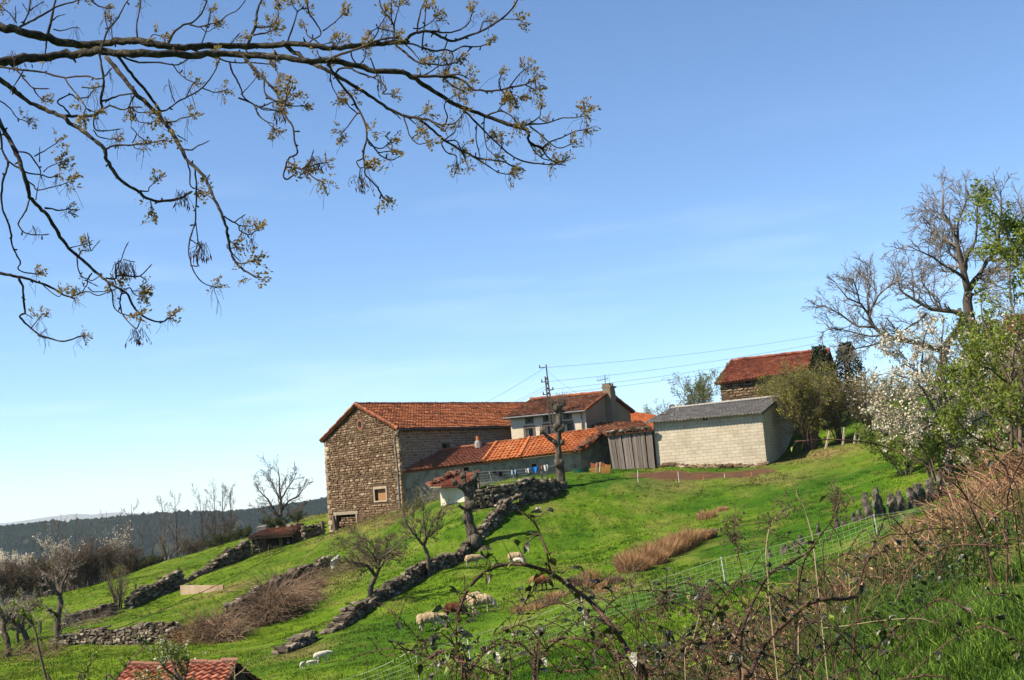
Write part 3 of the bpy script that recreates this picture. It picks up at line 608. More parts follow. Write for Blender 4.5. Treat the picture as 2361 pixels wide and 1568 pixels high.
pk = thing('plank_shed', 'lean-to shed with grey upright plank wall and dark tiled roof', 'shed', g3(*P(1455, 1080, 77.2)[:2]))
A, Bq = P(1400, 1001, 78.2), P(1503, 990, 77.4)
m = roof(P(1398, 1002, 78.0), P(1504, 991, 77.2), P(1480, 972, 84.5), P(1358, 977, 85.5), tw=.24, th_=.3, amp=.07, step=.04, seed=43, slip=.05); m.build('roof', M_tileold, pk)
m = MB(); rg = np.random.default_rng(77); Cn = [A + (Bq - A) * t + V3(0, -.15, .1 + rg.uniform(0, .06)) for t in np.linspace(.05, .97, 16)]
stones(m, Cn, np.stack([rg.uniform(.1, .26, 16), rg.uniform(.08, .14, 16), rg.uniform(.04, .08, 16)], 1), np.array([nrm(Bq - A), V3(0, 1, 0), V3(0, 0, 1)]), rg, tilt=.2); m.build('eave_stones', M_wallstone, pk)
m = MB(); n = 19; ed = (Bq - A); 
for k in range(n):
    p = A + ed * (k + .04) / n; wd = ed / n * rg.uniform(.84, .99); gzb = g3(p[0] + wd[0] / 2, p[1])[2] - .25
    lean_ = V3(rg.normal(0, .03), 0, 0); o = xy(p, gzb) - nrm(V3(-ed[1], ed[0], 0)) * (.05 + .02 * (k % 2)) + V3(0, 0, 0)
    box(m, o + V3(.18 * (1 - k / n), 0, 0) + lean_, wd, V3(0, .03, 0), V3(-.18 * (1 - k / n), 0, p[2] - gzb - .12 + rg.normal(0, .05)), rg.random())
m.build('plank_wall', M_oldwood, pk)
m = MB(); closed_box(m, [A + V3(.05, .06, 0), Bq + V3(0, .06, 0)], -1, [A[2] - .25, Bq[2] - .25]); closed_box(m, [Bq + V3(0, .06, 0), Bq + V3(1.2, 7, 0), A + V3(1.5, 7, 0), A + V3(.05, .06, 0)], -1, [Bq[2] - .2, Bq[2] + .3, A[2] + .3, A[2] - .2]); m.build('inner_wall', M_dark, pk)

# ------------------------------------------------------------ concrete block shed with fibre-cement roof
S1 = P(1756, 951, 75); s_f = nrm(V3(.926, -.379, 0)); s_d = nrm(V3(.379, .926, 0)); Ls_ = walk(S1, -s_f, 1506); S0 = S1 - s_f * Ls_; sz = zv(S0[0], S0[1], 973)
S1g = zv(S1[0], S1[1], 1074); Ds = walk(S1, s_d, 1850); S2 = S1 + s_d * Ds; S3 = S0 + s_d * Ds
rk = walk(S1, s_d, 1800); RkR = S1 + s_d * rk; zR = zv(RkR[0], RkR[1], 916); RkL = S0 + s_d * rk; zL = zv(RkL[0], RkL[1], 942)
shed = thing('block_shed', 'long pale concrete block shed with grey corrugated roof beside the ploughed strip', 'shed', xy(S1, S1g))
vv = []
for u0, u1 in ((1620.5, 1624.5), (1626, 1630)):
    p_, q_ = plane_sz(u0, 969.5, S0, S1), plane_sz(u1, 962, S0, S1); vv.append((p_[0], q_[0], p_[1], q_[1]))
m = MB(); wall(m, S0, S1, -1.2, [(0, sz), (Ls_, S1[2])], vv, uv=True); wall(m, S1, S2, -1.2, [(0, S1[2]), (rk, zR - .12), (Ds, S1[2])], uv=True)
m.build('wall', M_block, shed, usecol=True)
for o in vv: pane(S0, S1, o, .2, M_dark, 'vent', shed)
m = MB(); closed_box(m, [S2, S3, S0], -1.2, [S1[2], sz, sz]); m.build('back_wall', M_concrete, shed)
def corr(E0, E1, R1, R0, pitch=.21, amp=.042, seed=0):
    nu = int(np.linalg.norm(E1 - E0) / pitch * 6); nv = 9; u = np.linspace(0, 1, nu); v = np.linspace(0, 1, nv); Ug, Vg = np.meshgrid(u, v)
    N_ = nrm(np.cross(E1 - E0, R0 - E0)); N_ = N_ if N_[2] > 0 else -N_
    p = (E0 + (E1 - E0) * Ug[..., None]) * (1 - Vg[..., None]) + (R0 + (R1 - R0) * Ug[..., None]) * Vg[..., None]
    h = amp * np.cos(Ug * np.linalg.norm(E1 - E0) / pitch * 2 * math.pi) + (vn(Ug * 12, Vg * 3, 1, seed) - .5) * .05
    V = np.concatenate([(p + N_ * h[..., None]).reshape(-1, 3), (p + N_ * (h[..., None] - .02)).reshape(-1, 3)]); i = np.arange(nu * nv).reshape(nv, nu)
    q = np.stack([i[:-1, :-1], i[:-1, 1:], i[1:, 1:], i[1:, :-1]], -1).reshape(-1, 4); m = MB(); m.add(V, np.concatenate([q, q[:, ::-1] + nu * nv]))
    ed = np.concatenate([i[0], i[1:, -1], i[-1, -2::-1], i[-2:0:-1, 0]]); m.lo.append(np.stack([ed, np.roll(ed, -1), np.roll(ed, -1) + nu * nv, ed + nu * nv], -1)[:, ::-1].ravel()); m.lt.append(np.full(len(ed), 4)); m.mi.append(np.zeros(len(ed)))
    return m
oh = .38; slp = (zR - S1[2]) / rk
e0 = xy(S0, sz - slp * oh + .05) - s_d * oh - s_f * .45; e1 = xy(S1, S1[2] - slp * oh + .05) - s_d * oh + s_f * .12
r1 = xy(RkR, zR + .05) + s_f * .12; r0 = xy(RkL, zL + .05) - s_f * .45; b1 = xy(S2, S1[2] - slp * .2) + s_f * .12; b0 = xy(S3, sz - slp * .2) - s_f * .45
rs = corr(e0, e1, r1, r0, seed=3).build('roof', M_corr, shed, smooth=True); corr(b1, b0, r0, r1, seed=4).build('roof', M_corr, shed, smooth=True)
m = MB(); tubes(m, np.array([r0 + V3(0, 0, .02), r1 + V3(0, 0, .02)]), np.full(2, .09), 8); m.build('ridge_cap', M_concrete, rs)
m = MB(); bar(m, S1 + V3(0, 0, -.08) + s_f * .06, RkR + s_f * .06 + V3(0, 0, zR - RkR[2] - .1), .06, .14); m.build('verge_beam', M_oldwood, shed)
m = MB(); rg = np.random.default_rng(9); t = np.linspace(.0, 1, 34); Cn = [xy(S0 + (S1 - S0) * x, 0) - s_d * .04 for x in t]
Cn = [c_ + V3(0, 0, g3(c_[0], c_[1] - .1)[2] + rg.uniform(0, .16)) for c_ in Cn]
stones(m, Cn, np.stack([rg.uniform(.14, .3, 34), rg.uniform(.08, .16, 34), rg.uniform(.07, .15, 34)], 1), np.array([s_f, s_d, V3(0, 0, 1)]), rg); m.build('footing_stones', M_stone, shed)
# loose blocks and stones holding the sheets down
Nr = nrm(np.cross(e1 - e0, r0 - e0)); Nr = Nr if Nr[2] > 0 else -Nr
def onroof(u, v):
    k = P(u, v, 1.0); t = (e0 @ Nr) / (k @ Nr); return k * t + Nr * .03
rb = [(1550, 941, .36, .14, 'hollow concrete block lying at the ridge end of the shed roof', 1), (1561, 947, .34, .12, 'flat concrete block lying below the ridge block on the shed roof', 1), (1566, 939.5, .2, .12, 'small rounded stone on the shed roof right of the ridge block', 0),
      (1587, 937, .2, .12, 'lone stone on the shed roof ridge, middle of the row of stones', 0), (1616, 935, .16, .1, 'smallest stone on the shed roof ridge, farthest right of the row', 0), (1532, 956, .34, .1, 'long block weighing down the left edge of the shed roof', 1), (1548, 960, .4, .09, 'broken slab lying low on the left of the corrugated shed roof', 1)]
for (u, v, a, b, lab, blk) in rb:
    q = onroof(u, v); m = MB(); rg = np.random.default_rng(int(u))
    if blk:
        box(m, q - s_f * a / 2 - s_d * .1, s_f * a, s_d * .2, V3(0, 0, b * 1.3)); box(m, q - s_f * a * .3 - s_d * .1 + V3(0, 0, b * 1.3), s_f * a * .6, s_d * .18, V3(0, 0, b * .3))
    else: stones(m, [q + V3(0, 0, b * .8)], [(a * .8, a * .6, b)], np.array([s_f, s_d, V3(0, 0, 1)]), rg, tilt=.3)
    o = tag(m.build('roof_block' if blk else 'roof_stone', M_corr if blk else M_wallstone), lab, 'block' if blk else 'stone', 'blocks and stones on the shed roof'); base_at(o, q)

# ------------------------------------------------------------ upper stone house with red roof
up = thing('upper_stone_house', 'old dark stone house with red tile roof standing above the block shed', 'house', P(1720, 935, 97))
uf = nrm(V3(.93, -.37, 0)); ud = nrm(V3(.37, .93, 0)); U_0 = P(1660, 882, 98); Lu = walk(U_0, uf, 1905); U_1 = U_0 + uf * Lu; uz0 = U_0[2]; uz1 = zv(U_1[0], U_1[1], 846)
Du = 7.0; U_2 = U_1 + ud * Du; U_3 = U_0 + ud * Du; rL = U_0 + ud * Du / 2; rR = U_1 + ud * Du / 2; rzL = zv(rL[0] + uf[0] * .6, rL[1], 833); rzR = zv(rR[0], rR[1], 807)
p_, q_ = plane_sz(1718, 885, U_0, U_1), plane_sz(1731, 875, U_0, U_1); uw = (p_[0], q_[0], p_[1], q_[1])
m = MB(); topu = [(0, uz0), (Lu, uz1)]; wall(m, U_0, U_1, 1, topu, [uw]); m.build('wall_core', M_mortar, up)
m = MB(); facing(m, U_0, U_1, 3.0, topu, [(uw[0] - .1, uw[1] + .1, uw[2] - .1, uw[3] + .1)], hgt=(.14, .26), lng=(.25, .6), seed=51, proud=.06); m.build('wall', M_stone, up)
m = MB(); wall(m, U_3, U_0, 1, [(0, uz0), (Du / 2, rzL), (Du, uz0)]); closed_box(m, [U_1, U_2, U_3], 1, [uz1, uz1, uz0]); m.build('side_wall', M_mortar, up)
pane(U_0, U_1, uw, .25, M_dark, 'window', up); frame(U_0, U_1, uw, .12, .03, M_greystone, 'window_surround', up)
oo = .35; k0 = (rzL - uz0) / (Du / 2)
m = roof(xy(U_0, uz0 - k0 * oo + .05) - ud * oo - uf * .3, xy(U_1, uz1 - k0 * oo + .05) - ud * oo, xy(rR, rzR), xy(rL, rzL) + uf * .5, tw=.26, th_=.33, amp=.09, step=.05, seed=52, slip=.05, bow=.1); rf = m.build('roof', M_tilered, up)
m = roof(xy(U_2, uz1), xy(U_3, uz0), xy(rL, rzL) + uf * .5, xy(rR, rzR), tw=.26, th_=.33, amp=.09, step=.05, seed=53); m.build('roof', M_tilered, up)
m = MB(); caps(m, xy(rL, rzL + .04) + uf * .5, xy(rR, rzR + .04), .14, .42, 54); m.build('ridge_tiles', M_tilered, rf)
m = MB(); caps(m, xy(U_0, uz0 - k0 * oo + .09) - ud * oo - uf * .3, xy(rL, rzL + .05) + uf * .4, .12, .38, 55); m.build('verge_tiles', M_tileold, rf)

# ------------------------------------------------------------ small whitewashed hut
ht = thing('whitewashed_hut', 'small hut with whitewashed wall and broken red tile roof by the pollard', 'hut', g3(*P(1040, 1160, 71)[:2]))
h0 = P(1014, 1126, 71.5); h1 = P(1069, 1124, 70.6); hb = P(1062, 1090, 75.5); hb1 = P(1108, 1086, 75)
m = MB(); wall(m, h0, h1, -4, [(0, h0[2]), (3, h1[2])]); m.build('front_wall', M_white, ht)
m = MB(); wall(m, h1, hb1 + V3(-.1, 0, 0), -4, [(0, h1[2]), (np.linalg.norm((hb1 - h1)[:2]), hb1[2] - .1)]); closed_box(m, [hb1 + V3(-.1, 0, 0), hb, h0], -4, [hb1[2] - .1, hb[2] - .1, h0[2]]); m.build('side_wall', M_mortar, ht)
m = roof(P(994, 1121.5, 70.8), P(1074, 1118, 70.2), hb1, P(1050, 1092, 75.5), tw=.22, th_=.28, amp=.06, step=.05, seed=61, slip=.2, bow=.12); m.build('roof', M_tilered, ht)
m = MB(); rg = np.random.default_rng(3); a1, b1 = P(995, 1120, 70.9), P(1052, 1091, 75.3); Cn = [a1 + (b1 - a1) * t + V3(rg.uniform(-.1, .3), 0, .12) for t in np.linspace(0, 1, 26)]
stones(m, Cn, np.stack([rg.uniform(.1, .24, 26), rg.uniform(.1, .2, 26), rg.uniform(.03, .06, 26)], 1), np.array([nrm(b1 - a1), V3(1, 0, 0), V3(0, 0, 1)]), rg, tilt=.3); m.build('verge_stones', M_tileold, ht)
m = MB(); bar(m, P(993, 1123.5, 70.7), P(1018, 1123, 70.5), .16, .05); m.build('eave_board', M_palestone, ht)

# ------------------------------------------------------------ low field shed on the left
lo = thing('field_shed', 'low open stone shed with sagging tile roof on the left terrace', 'shed', g3(*P(645, 1265, 83)[:2]))
l0 = P(571, 1240, 83.0); l1 = P(671, 1234, 83.6); lr1 = P(702, 1207.5, 88); lr0 = P(612, 1221, 87.5)
m = roof(l0, l1, lr1, lr0, tw=.24, th_=.32, amp=.075, step=.075, seed=71, slip=.08, bow=.08); m.build('roof', mat('patchy_tile', [(.06, .042, .03), (.15, .075, .05), (.26, .115, .06), (.60, .17, .05)], scale=.5, attr='rnd', avar=.35, bump=.3), lo)
gl = g3(l0[0] + .2, l0[1] + .25)[2]
def post(mb, p, q, w_, seed): rg_ = np.random.default_rng(seed); tubes(mb, np.array([p, (p + q) / 2 + rg_.normal(0, .02, 3), q]), np.array([w_, w_ * .95, w_ * .85]), 6, rg_.random())
m = MB(); wl0 = l0 + V3(.2, .3, -.1); wl1 = l1 + V3(-.2, .3, -.1); wo = [(1.05, 1.85, gl + .3, gl + 9), (2.1, 2.75, gl + .3, gl + 9)]
wall(m, wl0, wl1, -6, [(0, wl0[2]), (np.linalg.norm((wl1 - wl0)[:2]), wl1[2])], [(.95, 1.75, -3.0, -1.9), (2.0, 2.65, -2.9, -1.85)], depth=.4); wall(m, wl1, lr1 + V3(-.2, -.2, 0), -6, [(0, wl1[2]), (np.linalg.norm((lr1 - wl1)[:2]), lr1[2] - .15)])
closed_box(m, [lr1 + V3(-.2, -.2, 0), lr0, wl0], -6, [lr1[2] - .15, lr0[2] - .1, wl0[2]]); m.build('wall_core', M_mortar, lo)
m = MB(); facing(m, wl0, wl1, -3.6, [(0, wl0[2]), (4, wl1[2])], [(.85, 1.85, -3.0, -1.7), (1.95, 2.75, -2.9, -1.7)], seed=72); facing(m, wl1, lr1 + V3(-.2, -.2, 0), -3.6, [(0, wl1[2]), (5, lr1[2] - .15)], [], seed=73); m.build('wall', M_wallstone, lo)
for o in ((.95, 1.75, -3.0, -1.9), (2.0, 2.65, -2.9, -1.85)): pane(wl0, wl1, o, .38, M_dark, 'opening', lo)
m = MB(); rg = np.random.default_rng(15); box(m, P(592, 1224, 85.8), V3(.65, 0, .05), V3(0, .4, .1), V3(0, 0, .22)); o = tag(m.build('roof_block', M_corr), 'dark block lying at the far left corner of the field shed roof', 'block', 'blocks and stones on roofs'); base_at(o, P(600, 1224, 85.9))
for (u, v, s_, lb) in ((640, 1214.5, .12, 'small stone left of the larger ones on the field shed ridge'), (665, 1211.5, .16, 'pale stone on the ridge of the field shed'), (681, 1209, .15, 'dark stone at the right of the field shed ridge'), (668, 1226, .26, 'pale flat stone near the right verge of the field shed roof')):
    m = MB(); q = P(u, v, 87.2 if v < 1220 else 84.7); stones(m, [q], [(s_, s_ * .8, s_ * .6)], np.eye(3), np.random.default_rng(u)); o = tag(m.build('roof_stone', M_wallstone), lb, 'stone', 'stones on the field shed roof'); base_at(o, q)

# ------------------------------------------------------------ hut roof at the bottom edge
fh = thing('foreground_hut', 'tile roofed hut in the hollow at the bottom left edge', 'hut', g3(*P(430, 1600, 33)[:2]))
fe0 = P(238, 1600, 31.0); fe1 = P(516, 1588, 32.0); fr1 = P(545, 1530, 34.2); fr0 = P(295, 1538, 33.3)
m = roof(fe0, fe1, fr1, fr0, tw=.22, th_=.37, amp=.05, step=.05, seed=81, prof='barrel', slip=.03); rf = m.build('roof', mat('salmon_clay_tile', [(.20, .075, .045), (.42, .14, .075), (.55, .21, .11), (.60, .30, .19)], scale=1.6, attr='rnd', avar=.6, bump=.3), fh)
m = MB(); caps(m, fr0, fr1, .12, .36, 82); m.build('ridge_tiles', M_tilenew if False else mat('pale_ridge_tile', [(.30, .13, .08), (.46, .24, .15)], attr='rnd', scale=3), rf)
fb1 = P(625, 1588, 36.5); fb0 = P(380, 1592, 36)
m = roof(fb1, fb0, fr0, fr1, tw=.22, th_=.37, amp=.05, step=.05, seed=83); m.build('roof', M_tileold, fh)
zg = min(g3(fe0[0], fe0[1])[2], g3(fb1[0], fb1[1])[2]) - .5
m = MB(); wall(m, fe1 + V3(-.15, .2, 0), fb1 + V3(-.3, -.2, 0), zg, [(0, fe1[2] - .1), (np.linalg.norm((fr1 - fe1)[:2]), fr1[2] - .15), (np.linalg.norm((fb1 - fe1)[:2]), fb1[2] - .1)])
closed_box(m, [fb1 + V3(-.3, -.2, 0), fb0, fe0 + V3(.2, .2, 0), fe1 + V3(-.15, .2, 0)], zg, [fb1[2] - .1, fb0[2] - .1, fe0[2] - .1, fe1[2] - .1]); m.build('wall', M_mortar, fh)

# ------------------------------------------------------------ red roofed house behind the right-hand trees
rh = thing('hillside_house', 'house with orange red roof glimpsed through the right-hand trees', 'house', P(2350, 800, 82))
q0, q1, q2, q3 = P(2300, 775, 82), P(2460, 768, 80), P(2455, 718, 85), P(2318, 728, 87)
m = roof(q0, q1, q2, q3, tw=.28, th_=.36, amp=.08, step=.05, seed=91); m.build('roof', M_tilered, rh)
m = MB(); closed_box(m, [q3, q0 + V3(.2, .3, 0), q1 + V3(-.2, .3, 0), q2], 2, [q3[2] - .1, q0[2] - .1, q1[2] - .1, q2[2] - .1]); closed_box(m, [q2, q3], 2, [q2[2] - .1, q3[2] - .1]); m.build('wall', M_crepi, rh)
# ============================================================ plants: growth helpers
def kids(rng, Pn, Rn, n, t0, t1, lenf, ang, k, wob, trop, radf, taper=.35, rmin=.004, absl=False, tjit=True):
    """n child branches on every parent path of the batch"""
    Nb, k0, _ = Pn.shape; tot = Nb * n; par = np.repeat(np.arange(Nb), n)
    t = np.tile((np.arange(n) + .5) / n, Nb) + rng.uniform(-.5, .5, tot) / n * (1 if tjit else 0); t = t0 + (t1 - t0) * np.clip(t, 0, .999)
    x = t * (k0 - 1); i = np.minimum(x.astype(int), k0 - 2); f = (x - i)[:, None]
    st = Pn[par, i] * (1 - f) + Pn[par, i + 1] * f; tg = nrm(Pn[par, i + 1] - Pn[par, i]); r0 = (Rn[par, i] * (1 - f[:, 0]) + Rn[par, i + 1] * f[:, 0])
    pl = np.linalg.norm(np.diff(Pn, axis=1), axis=-1).sum(1)[par]
    pr = nrm(np.cross(tg, rng.normal(0, 1, (tot, 3)))); a = np.radians(rng.uniform(ang[0], ang[1], tot))[:, None]
    d = nrm(tg * np.cos(a) + pr * np.sin(a)); ln = (pl * lenf if not absl else lenf) * rng.uniform(.6, 1.25, tot) * (1 - .35 * t)
    path = [st]; step = (ln / (k - 1))[:, None]
    for _ in range(k - 1):
        path.append(path[-1] + d * step); d = nrm(d + rng.normal(0, wob, (tot, 3)) + np.array([0, 0, trop]))
    PP = np.stack(path, 1); rr0 = np.maximum(r0 * radf, rmin); RR_ = np.maximum(rr0[:, None] * np.linspace(1, taper, k)[None], rmin * .7)
    return PP, RR_
def trunk_path(base, top, n, wob, rng, r0, r1):
    t = np.linspace(0, 1, n)[:, None]; p = base + (top - base) * t; j = np.cumsum(rng.normal(0, wob, (n, 3)), 0) * np.array([1, 1, .2]); j -= j[-1] * t; p = p + j
    return p[None], np.linspace(r0, r1, n)[None]
def leaves(mb, cen, size, rng, asp=.55, rnd=None, up=.35, mi=0, dirs=None):
    n = len(cen); a = nrm(rng.normal(0, 1, (n, 3)) + np.array([0, 0, up]) if dirs is None else dirs + rng.normal(0, .35, (n, 3))); b = nrm(np.cross(a, rng.normal(0, 1, (n, 3)))); c = np.cross(a, b)
    s = size * rng.uniform(.6, 1.3, n)[:, None]; q = cen
    V = np.stack([q, q + a * s * .5 + b * s * asp * .5 + c * s * .1, q + a * s, q + a * s * .5 - b * s * asp * .5 + c * s * .1], 1)
    rv = rng.random(n) if rnd is None else rnd
    mb.add(V.reshape(-1, 3), (np.arange(n) * 4)[:, None] + np.arange(4)[None], np.repeat(rv, 4), mi)
def along(Pn, rng, n, t0=.2, t1=1.0, jit=.0):
    Nb, k, _ = Pn.shape; b = rng.integers(0, Nb, n); t = rng.uniform(t0, t1, n) * (k - 1.001); i = t.astype(int); f = (t - i)[:, None]
    return Pn[b, i] * (1 - f) + Pn[b, i + 1] * f + rng.normal(0, jit, (n, 3)) if jit else Pn[b, i] * (1 - f) + Pn[b, i + 1] * f
M_bark = mat('grey_bark', [(.045, .036, .028), (.11, .088, .068), (.19, .155, .12)], scale=5, bump=.7, stretch=(1, 1, .4), rough=.95, spec=.1, attr='rnd', avar=.25)
M_barkpale = mat('pale_bark', [(.03, .025, .02), (.11, .09, .068), (.23, .195, .15)], scale=5, bump=1.0, bdist=.12, stretch=(1, 1, .3), rough=.95, spec=.1)
M_twig = mat('twig_bark', [(.075, .052, .038), (.15, .108, .08), (.22, .165, .125)], scale=3, bump=0, rough=.95, spec=.1, attr='rnd', avar=.6)
M_twiggrey = mat('grey_twig', [(.12, .095, .078), (.23, .185, .15), (.36, .30, .25)], scale=3, bump=0, rough=.95, spec=.1, attr='rnd', avar=.6)
M_leafy = mat('fresh_leaf', [(.09, .14, .022), (.20, .27, .035), (.33, .38, .06)], scale=1, bump=0, rough=.6, attr='rnd', avar=.75, transl=.4)
M_leafyg = mat('bright_green_leaf', [(.085, .12, .016), (.20, .26, .03), (.34, .40, .06)], scale=1, bump=0, rough=.55, attr='rnd', avar=.75, transl=.4)
M_bush = mat('spring_bush_leaf', [(.10, .11, .02), (.25, .25, .038), (.42, .40, .075)], scale=1, bump=0, rough=.7, attr='rnd', avar=.75, transl=.35)
M_blossom = mat('white_blossom', [(.40, .31, .20), (.74, .65, .50), (.96, .91, .78)], scale=1, bump=0, rough=.8, attr='rnd', avar=.8, transl=.3)
M_budleaf = mat('bronze_young_leaf', [(.10, .07, .022), (.29, .20, .048), (.50, .37, .11)], scale=30, bump=0, rough=.6, attr='rnd', avar=.7, transl=.5)
M_ivy = mat('ivy_leaf', [(.006, .014, .004), (.015, .034, .008), (.03, .055, .014)], scale=1, bump=0, rough=.5, attr='rnd', avar=.8, transl=.15)
M_broom = mat('dark_broom', [(.03, .036, .012), (.06, .07, .022), (.10, .10, .035)], scale=1, bump=0, rough=.9, attr='rnd', avar=.8, transl=.2)
M_reed = mat('dry_rush', [(.22, .11, .045), (.46, .26, .12), (.66, .43, .23)], scale=1, bump=0, rough=.9, attr='rnd', avar=.8, transl=.3)
M_drytwig = mat('dry_bramble', [(.065, .038, .022), (.20, .125, .075), (.40, .28, .19)], scale=2, bump=0, rough=.95, attr='rnd', avar=.7)

# ============================================================ dry stone walls
def drywall(name, label, pts, hs, thick=.5, course=.125, lng=(.15, .44), seed=0, sink=.12, matr=None, top_from=None, group='dry stone walls on the slope'):
    r = np.random.default_rng(seed); pts = np.array([p[:2] for p in pts]); d = np.concatenate([[0], np.cumsum(np.linalg.norm(np.diff(pts, axis=0), axis=1))]); Lw = d[-1]
    X = lambda s: np.stack([np.interp(s, d, pts[:, 0]), np.interp(s, d, pts[:, 1])], -1)
    root = X(np.array([Lw / 2]))[0]; Cn = []; S = []; AX = []; RV = []
    hmax = max(hs); nc = int(hmax / course + 1)
    for c_ in range(nc):
        s = -r.uniform(0, .3)
        while s < Lw:
            l = r.uniform(*lng) * (1.25 if c_ == nc - 1 else 1); m_ = min(s + l / 2, Lw)
            h = np.interp(m_, np.linspace(0, Lw, len(hs)), hs) * (.82 + .36 * vn(np.array([m_]), np.array([seed * 3.1]), .9, seed, 2)[0])
            if (c_ + .4) * course < h:
                p = X(np.array([m_]))[0]; p2 = X(np.array([min(m_ + .2, Lw)]))[0]; p1 = X(np.array([max(m_ - .2, 0)]))[0]; e = nrm(V3(p2[0] - p1[0], p2[1] - p1[1], 0)); o = V3(e[1], -e[0], 0)
                z0 = p[2] if len(p) > 2 else 0
                ptz = GZC(p[0], p[1]); slope = (GZC(p2[0], p2[1]) - GZC(p1[0], p1[1])) / max(.05, np.linalg.norm(p2 - p1)); ee = nrm(e + V3(0, 0, slope * .8))
                hh = course * r.uniform(.75, 1.15)
                w_ = thick * (1 - .22 * c_ / nc)
                for sd in (-1, 1):
                    q = V3(p[0], p[1], ptz - sink + (c_ + .5) * course + r.normal(0, .015)) + o * sd * w_ * .26 + o * r.normal(0, .03)
                    Cn.append(q); S.append((l / 2 * r.uniform(.8, 1.02), w_ * .27 * r.uniform(.9, 1.15), hh / 2)); AX.append([ee, o, np.cross(ee, o) * (1 if np.cross(ee, o)[2] > 0 else -1)]); RV.append(np.clip(r.beta(1.8, 2.0), 0, 1))
            s += l
    m = MB(); stones(m, np.array(Cn), np.array(S), np.array(AX), r, jit=.13, tilt=.16, rnd=np.array(RV)); o = tag(m.build(name, matr or M_wallstone), label, 'wall', group)
    return base_at(o, g3(root[0], root[1]))
_gc = {}
def GZC(x, y):
    k = (round(x * 5), round(y * 5))
    if k not in _gc: _gc[k] = float(gz(np.array([x]), np.array([y]))[0])
    return _gc[k]
drywall('dry_stone_wall', 'long diagonal dry stone wall running down from the big pollard between the two fruit trees', [P(*q) for q in ((1092, 1262, 62.5), (1040, 1298, 59), (985, 1325, 55.8), (930, 1355, 53), (870, 1395, 50.2))], (.5, .62, .7, .75, .65), seed=101, thick=.4)
drywall('dry_stone_wall', 'low tumbled end of wall below the gnarled fruit tree', [P(*q) for q in ((862, 1398, 49.5), (810, 1425, 48), (755, 1464, 46))], (.55, .6, .25), seed=102, thick=.6)
drywall('dry_stone_wall', 'steep ruined wall rising from the big pollard to the upper terrace', [P(*q) for q in ((1097, 1255, 62.5), (1150, 1215, 64.5), (1225, 1168, 68.5), (1262, 1148, 69.3))], (.55, .7, .75, .4), seed=103, thick=.45)
drywall('terrace_wall', 'sunlit retaining wall of rough stones under the washing line', [P(*q) for q in ((1090, 1168, 66.4), (1140, 1164, 66.6), (1200, 1158, 67.4), (1262, 1140, 69.0), (1285, 1118, 71.2))], (1.1, 1.3, 1.3, 1.0, .5), seed=104, thick=.6, course=.14)
drywall('dry_stone_wall', 'diagonal dry stone wall with brambles in front, left of centre', [P(*q) for q in ((530, 1428, 58.2), (585, 1396, 60.5), (640, 1366, 63), (700, 1330, 66.5), (752, 1296, 69.5))], (.8, .95, .9, .8, .75), seed=105)
drywall('dry_stone_wall', 'dark shaded wall running down from the field shed', [P(*q) for q in ((482, 1312, 79.5), (520, 1298, 81), (571, 1277, 82.8))], (.6, 1.05, 1.25), seed=106, thick=.6)
drywall('dry_stone_wall', 'short low wall stub between the field shed wall and the long dark wall', [P(*q) for q in ((418, 1334, 76.5), (452, 1320, 78), (482, 1312, 79.5))], (.35, .42, .45), seed=107)
drywall('dry_stone_wall', 'dark wall with a leafless shrub at its lower end, on the left terrace', [P(*q) for q in ((298, 1404, 71.5), (340, 1388, 73), (415, 1354, 75.5))], (.7, 1.05, 1.2), seed=108, thick=.6)
drywall('dry_stone_wall', 'low mossy wall line near the bare leaning tree at far left', [P(*q) for q in ((150, 1444, 68), (200, 1430, 69), (262, 1410, 70.5))], (.5, .7, .75), seed=109)
drywall('retaining_wall', 'grey sunlit retaining wall along the lowest left terrace', [P(*q) for q in ((132, 1490, 58.2), (200, 1482, 57.5), (280, 1480, 56), (350, 1484, 55), (412, 1486, 54.2))], (.55, .7, .85, .95, .9), seed=110, thick=.6)
drywall('dry_stone_wall', 'short broken wall above the lambs near the bottom edge', [P(*q) for q in ((648, 1520, 43.2), (685, 1500, 44.3), (715, 1486, 45.2))], (.3, .5, .45), seed=111, thick=.6)
drywall('dry_stone_wall', 'rough wall joining the field shed to the barn gateway', [P(*q) for q in ((702, 1256, 85.2), (744, 1238, 86.2))], (1.1, 1.05), seed=112)
for (u0, v0, u1, v1, d, lb) in ((746, 1240, 742, 1202, 86.0, 'upright stone gatepost at the end of the field shed wall'), (776, 1231, 768, 1190, 83.6, 'dark leaning gatepost against the foot of the barn')):
    m = MB(); a, b = P(u0, v0, d), P(u1, v1, d); a[2] -= .3; tubes(m, np.array([a, (a + b) / 2, b]), np.array([.2, .18, .13]), 6); o = tag(m.build('gatepost', M_wallstone), lb, 'post', 'gateposts'); base_at(o, a)
# plastered terrace wall
pw0, pw1 = P(416, 1372, 72.5), P(515, 1374, 70.5); m = MB(); e_ = pw1 - pw0
zt = zv(pw0[0], pw0[1], 1350); n_ = 12
tp = [(0, zt)] + [(np.linalg.norm(e_[:2]) * t, zt - .03 - .26 * (vn(np.array([t * 5]), np.array([2.]), 1, 4)[0] - .5) - .04 * t) for t in np.linspace(.08, 1, n_)]
wall(m, pw0, pw1, pw0[2] - .8, tp); en = nrm(V3(-e_[1], e_[0], 0)) * .10
for (s0, z0), (s1, z1) in zip(tp[:-1], tp[1:]):
    a, b = xy(pw0, z0) + nrm(e_ * V3(1, 1, 0)) * s0, xy(pw0, z1) + nrm(e_ * V3(1, 1, 0)) * s1; m.add([a, b, b + en, a + en], [[0, 1, 2, 3]])
closed_box(m, [pw1, pw1 + en, pw0 + en, pw0], pw0[2] - .8, [zt - .06, zt - .06, zt, zt])
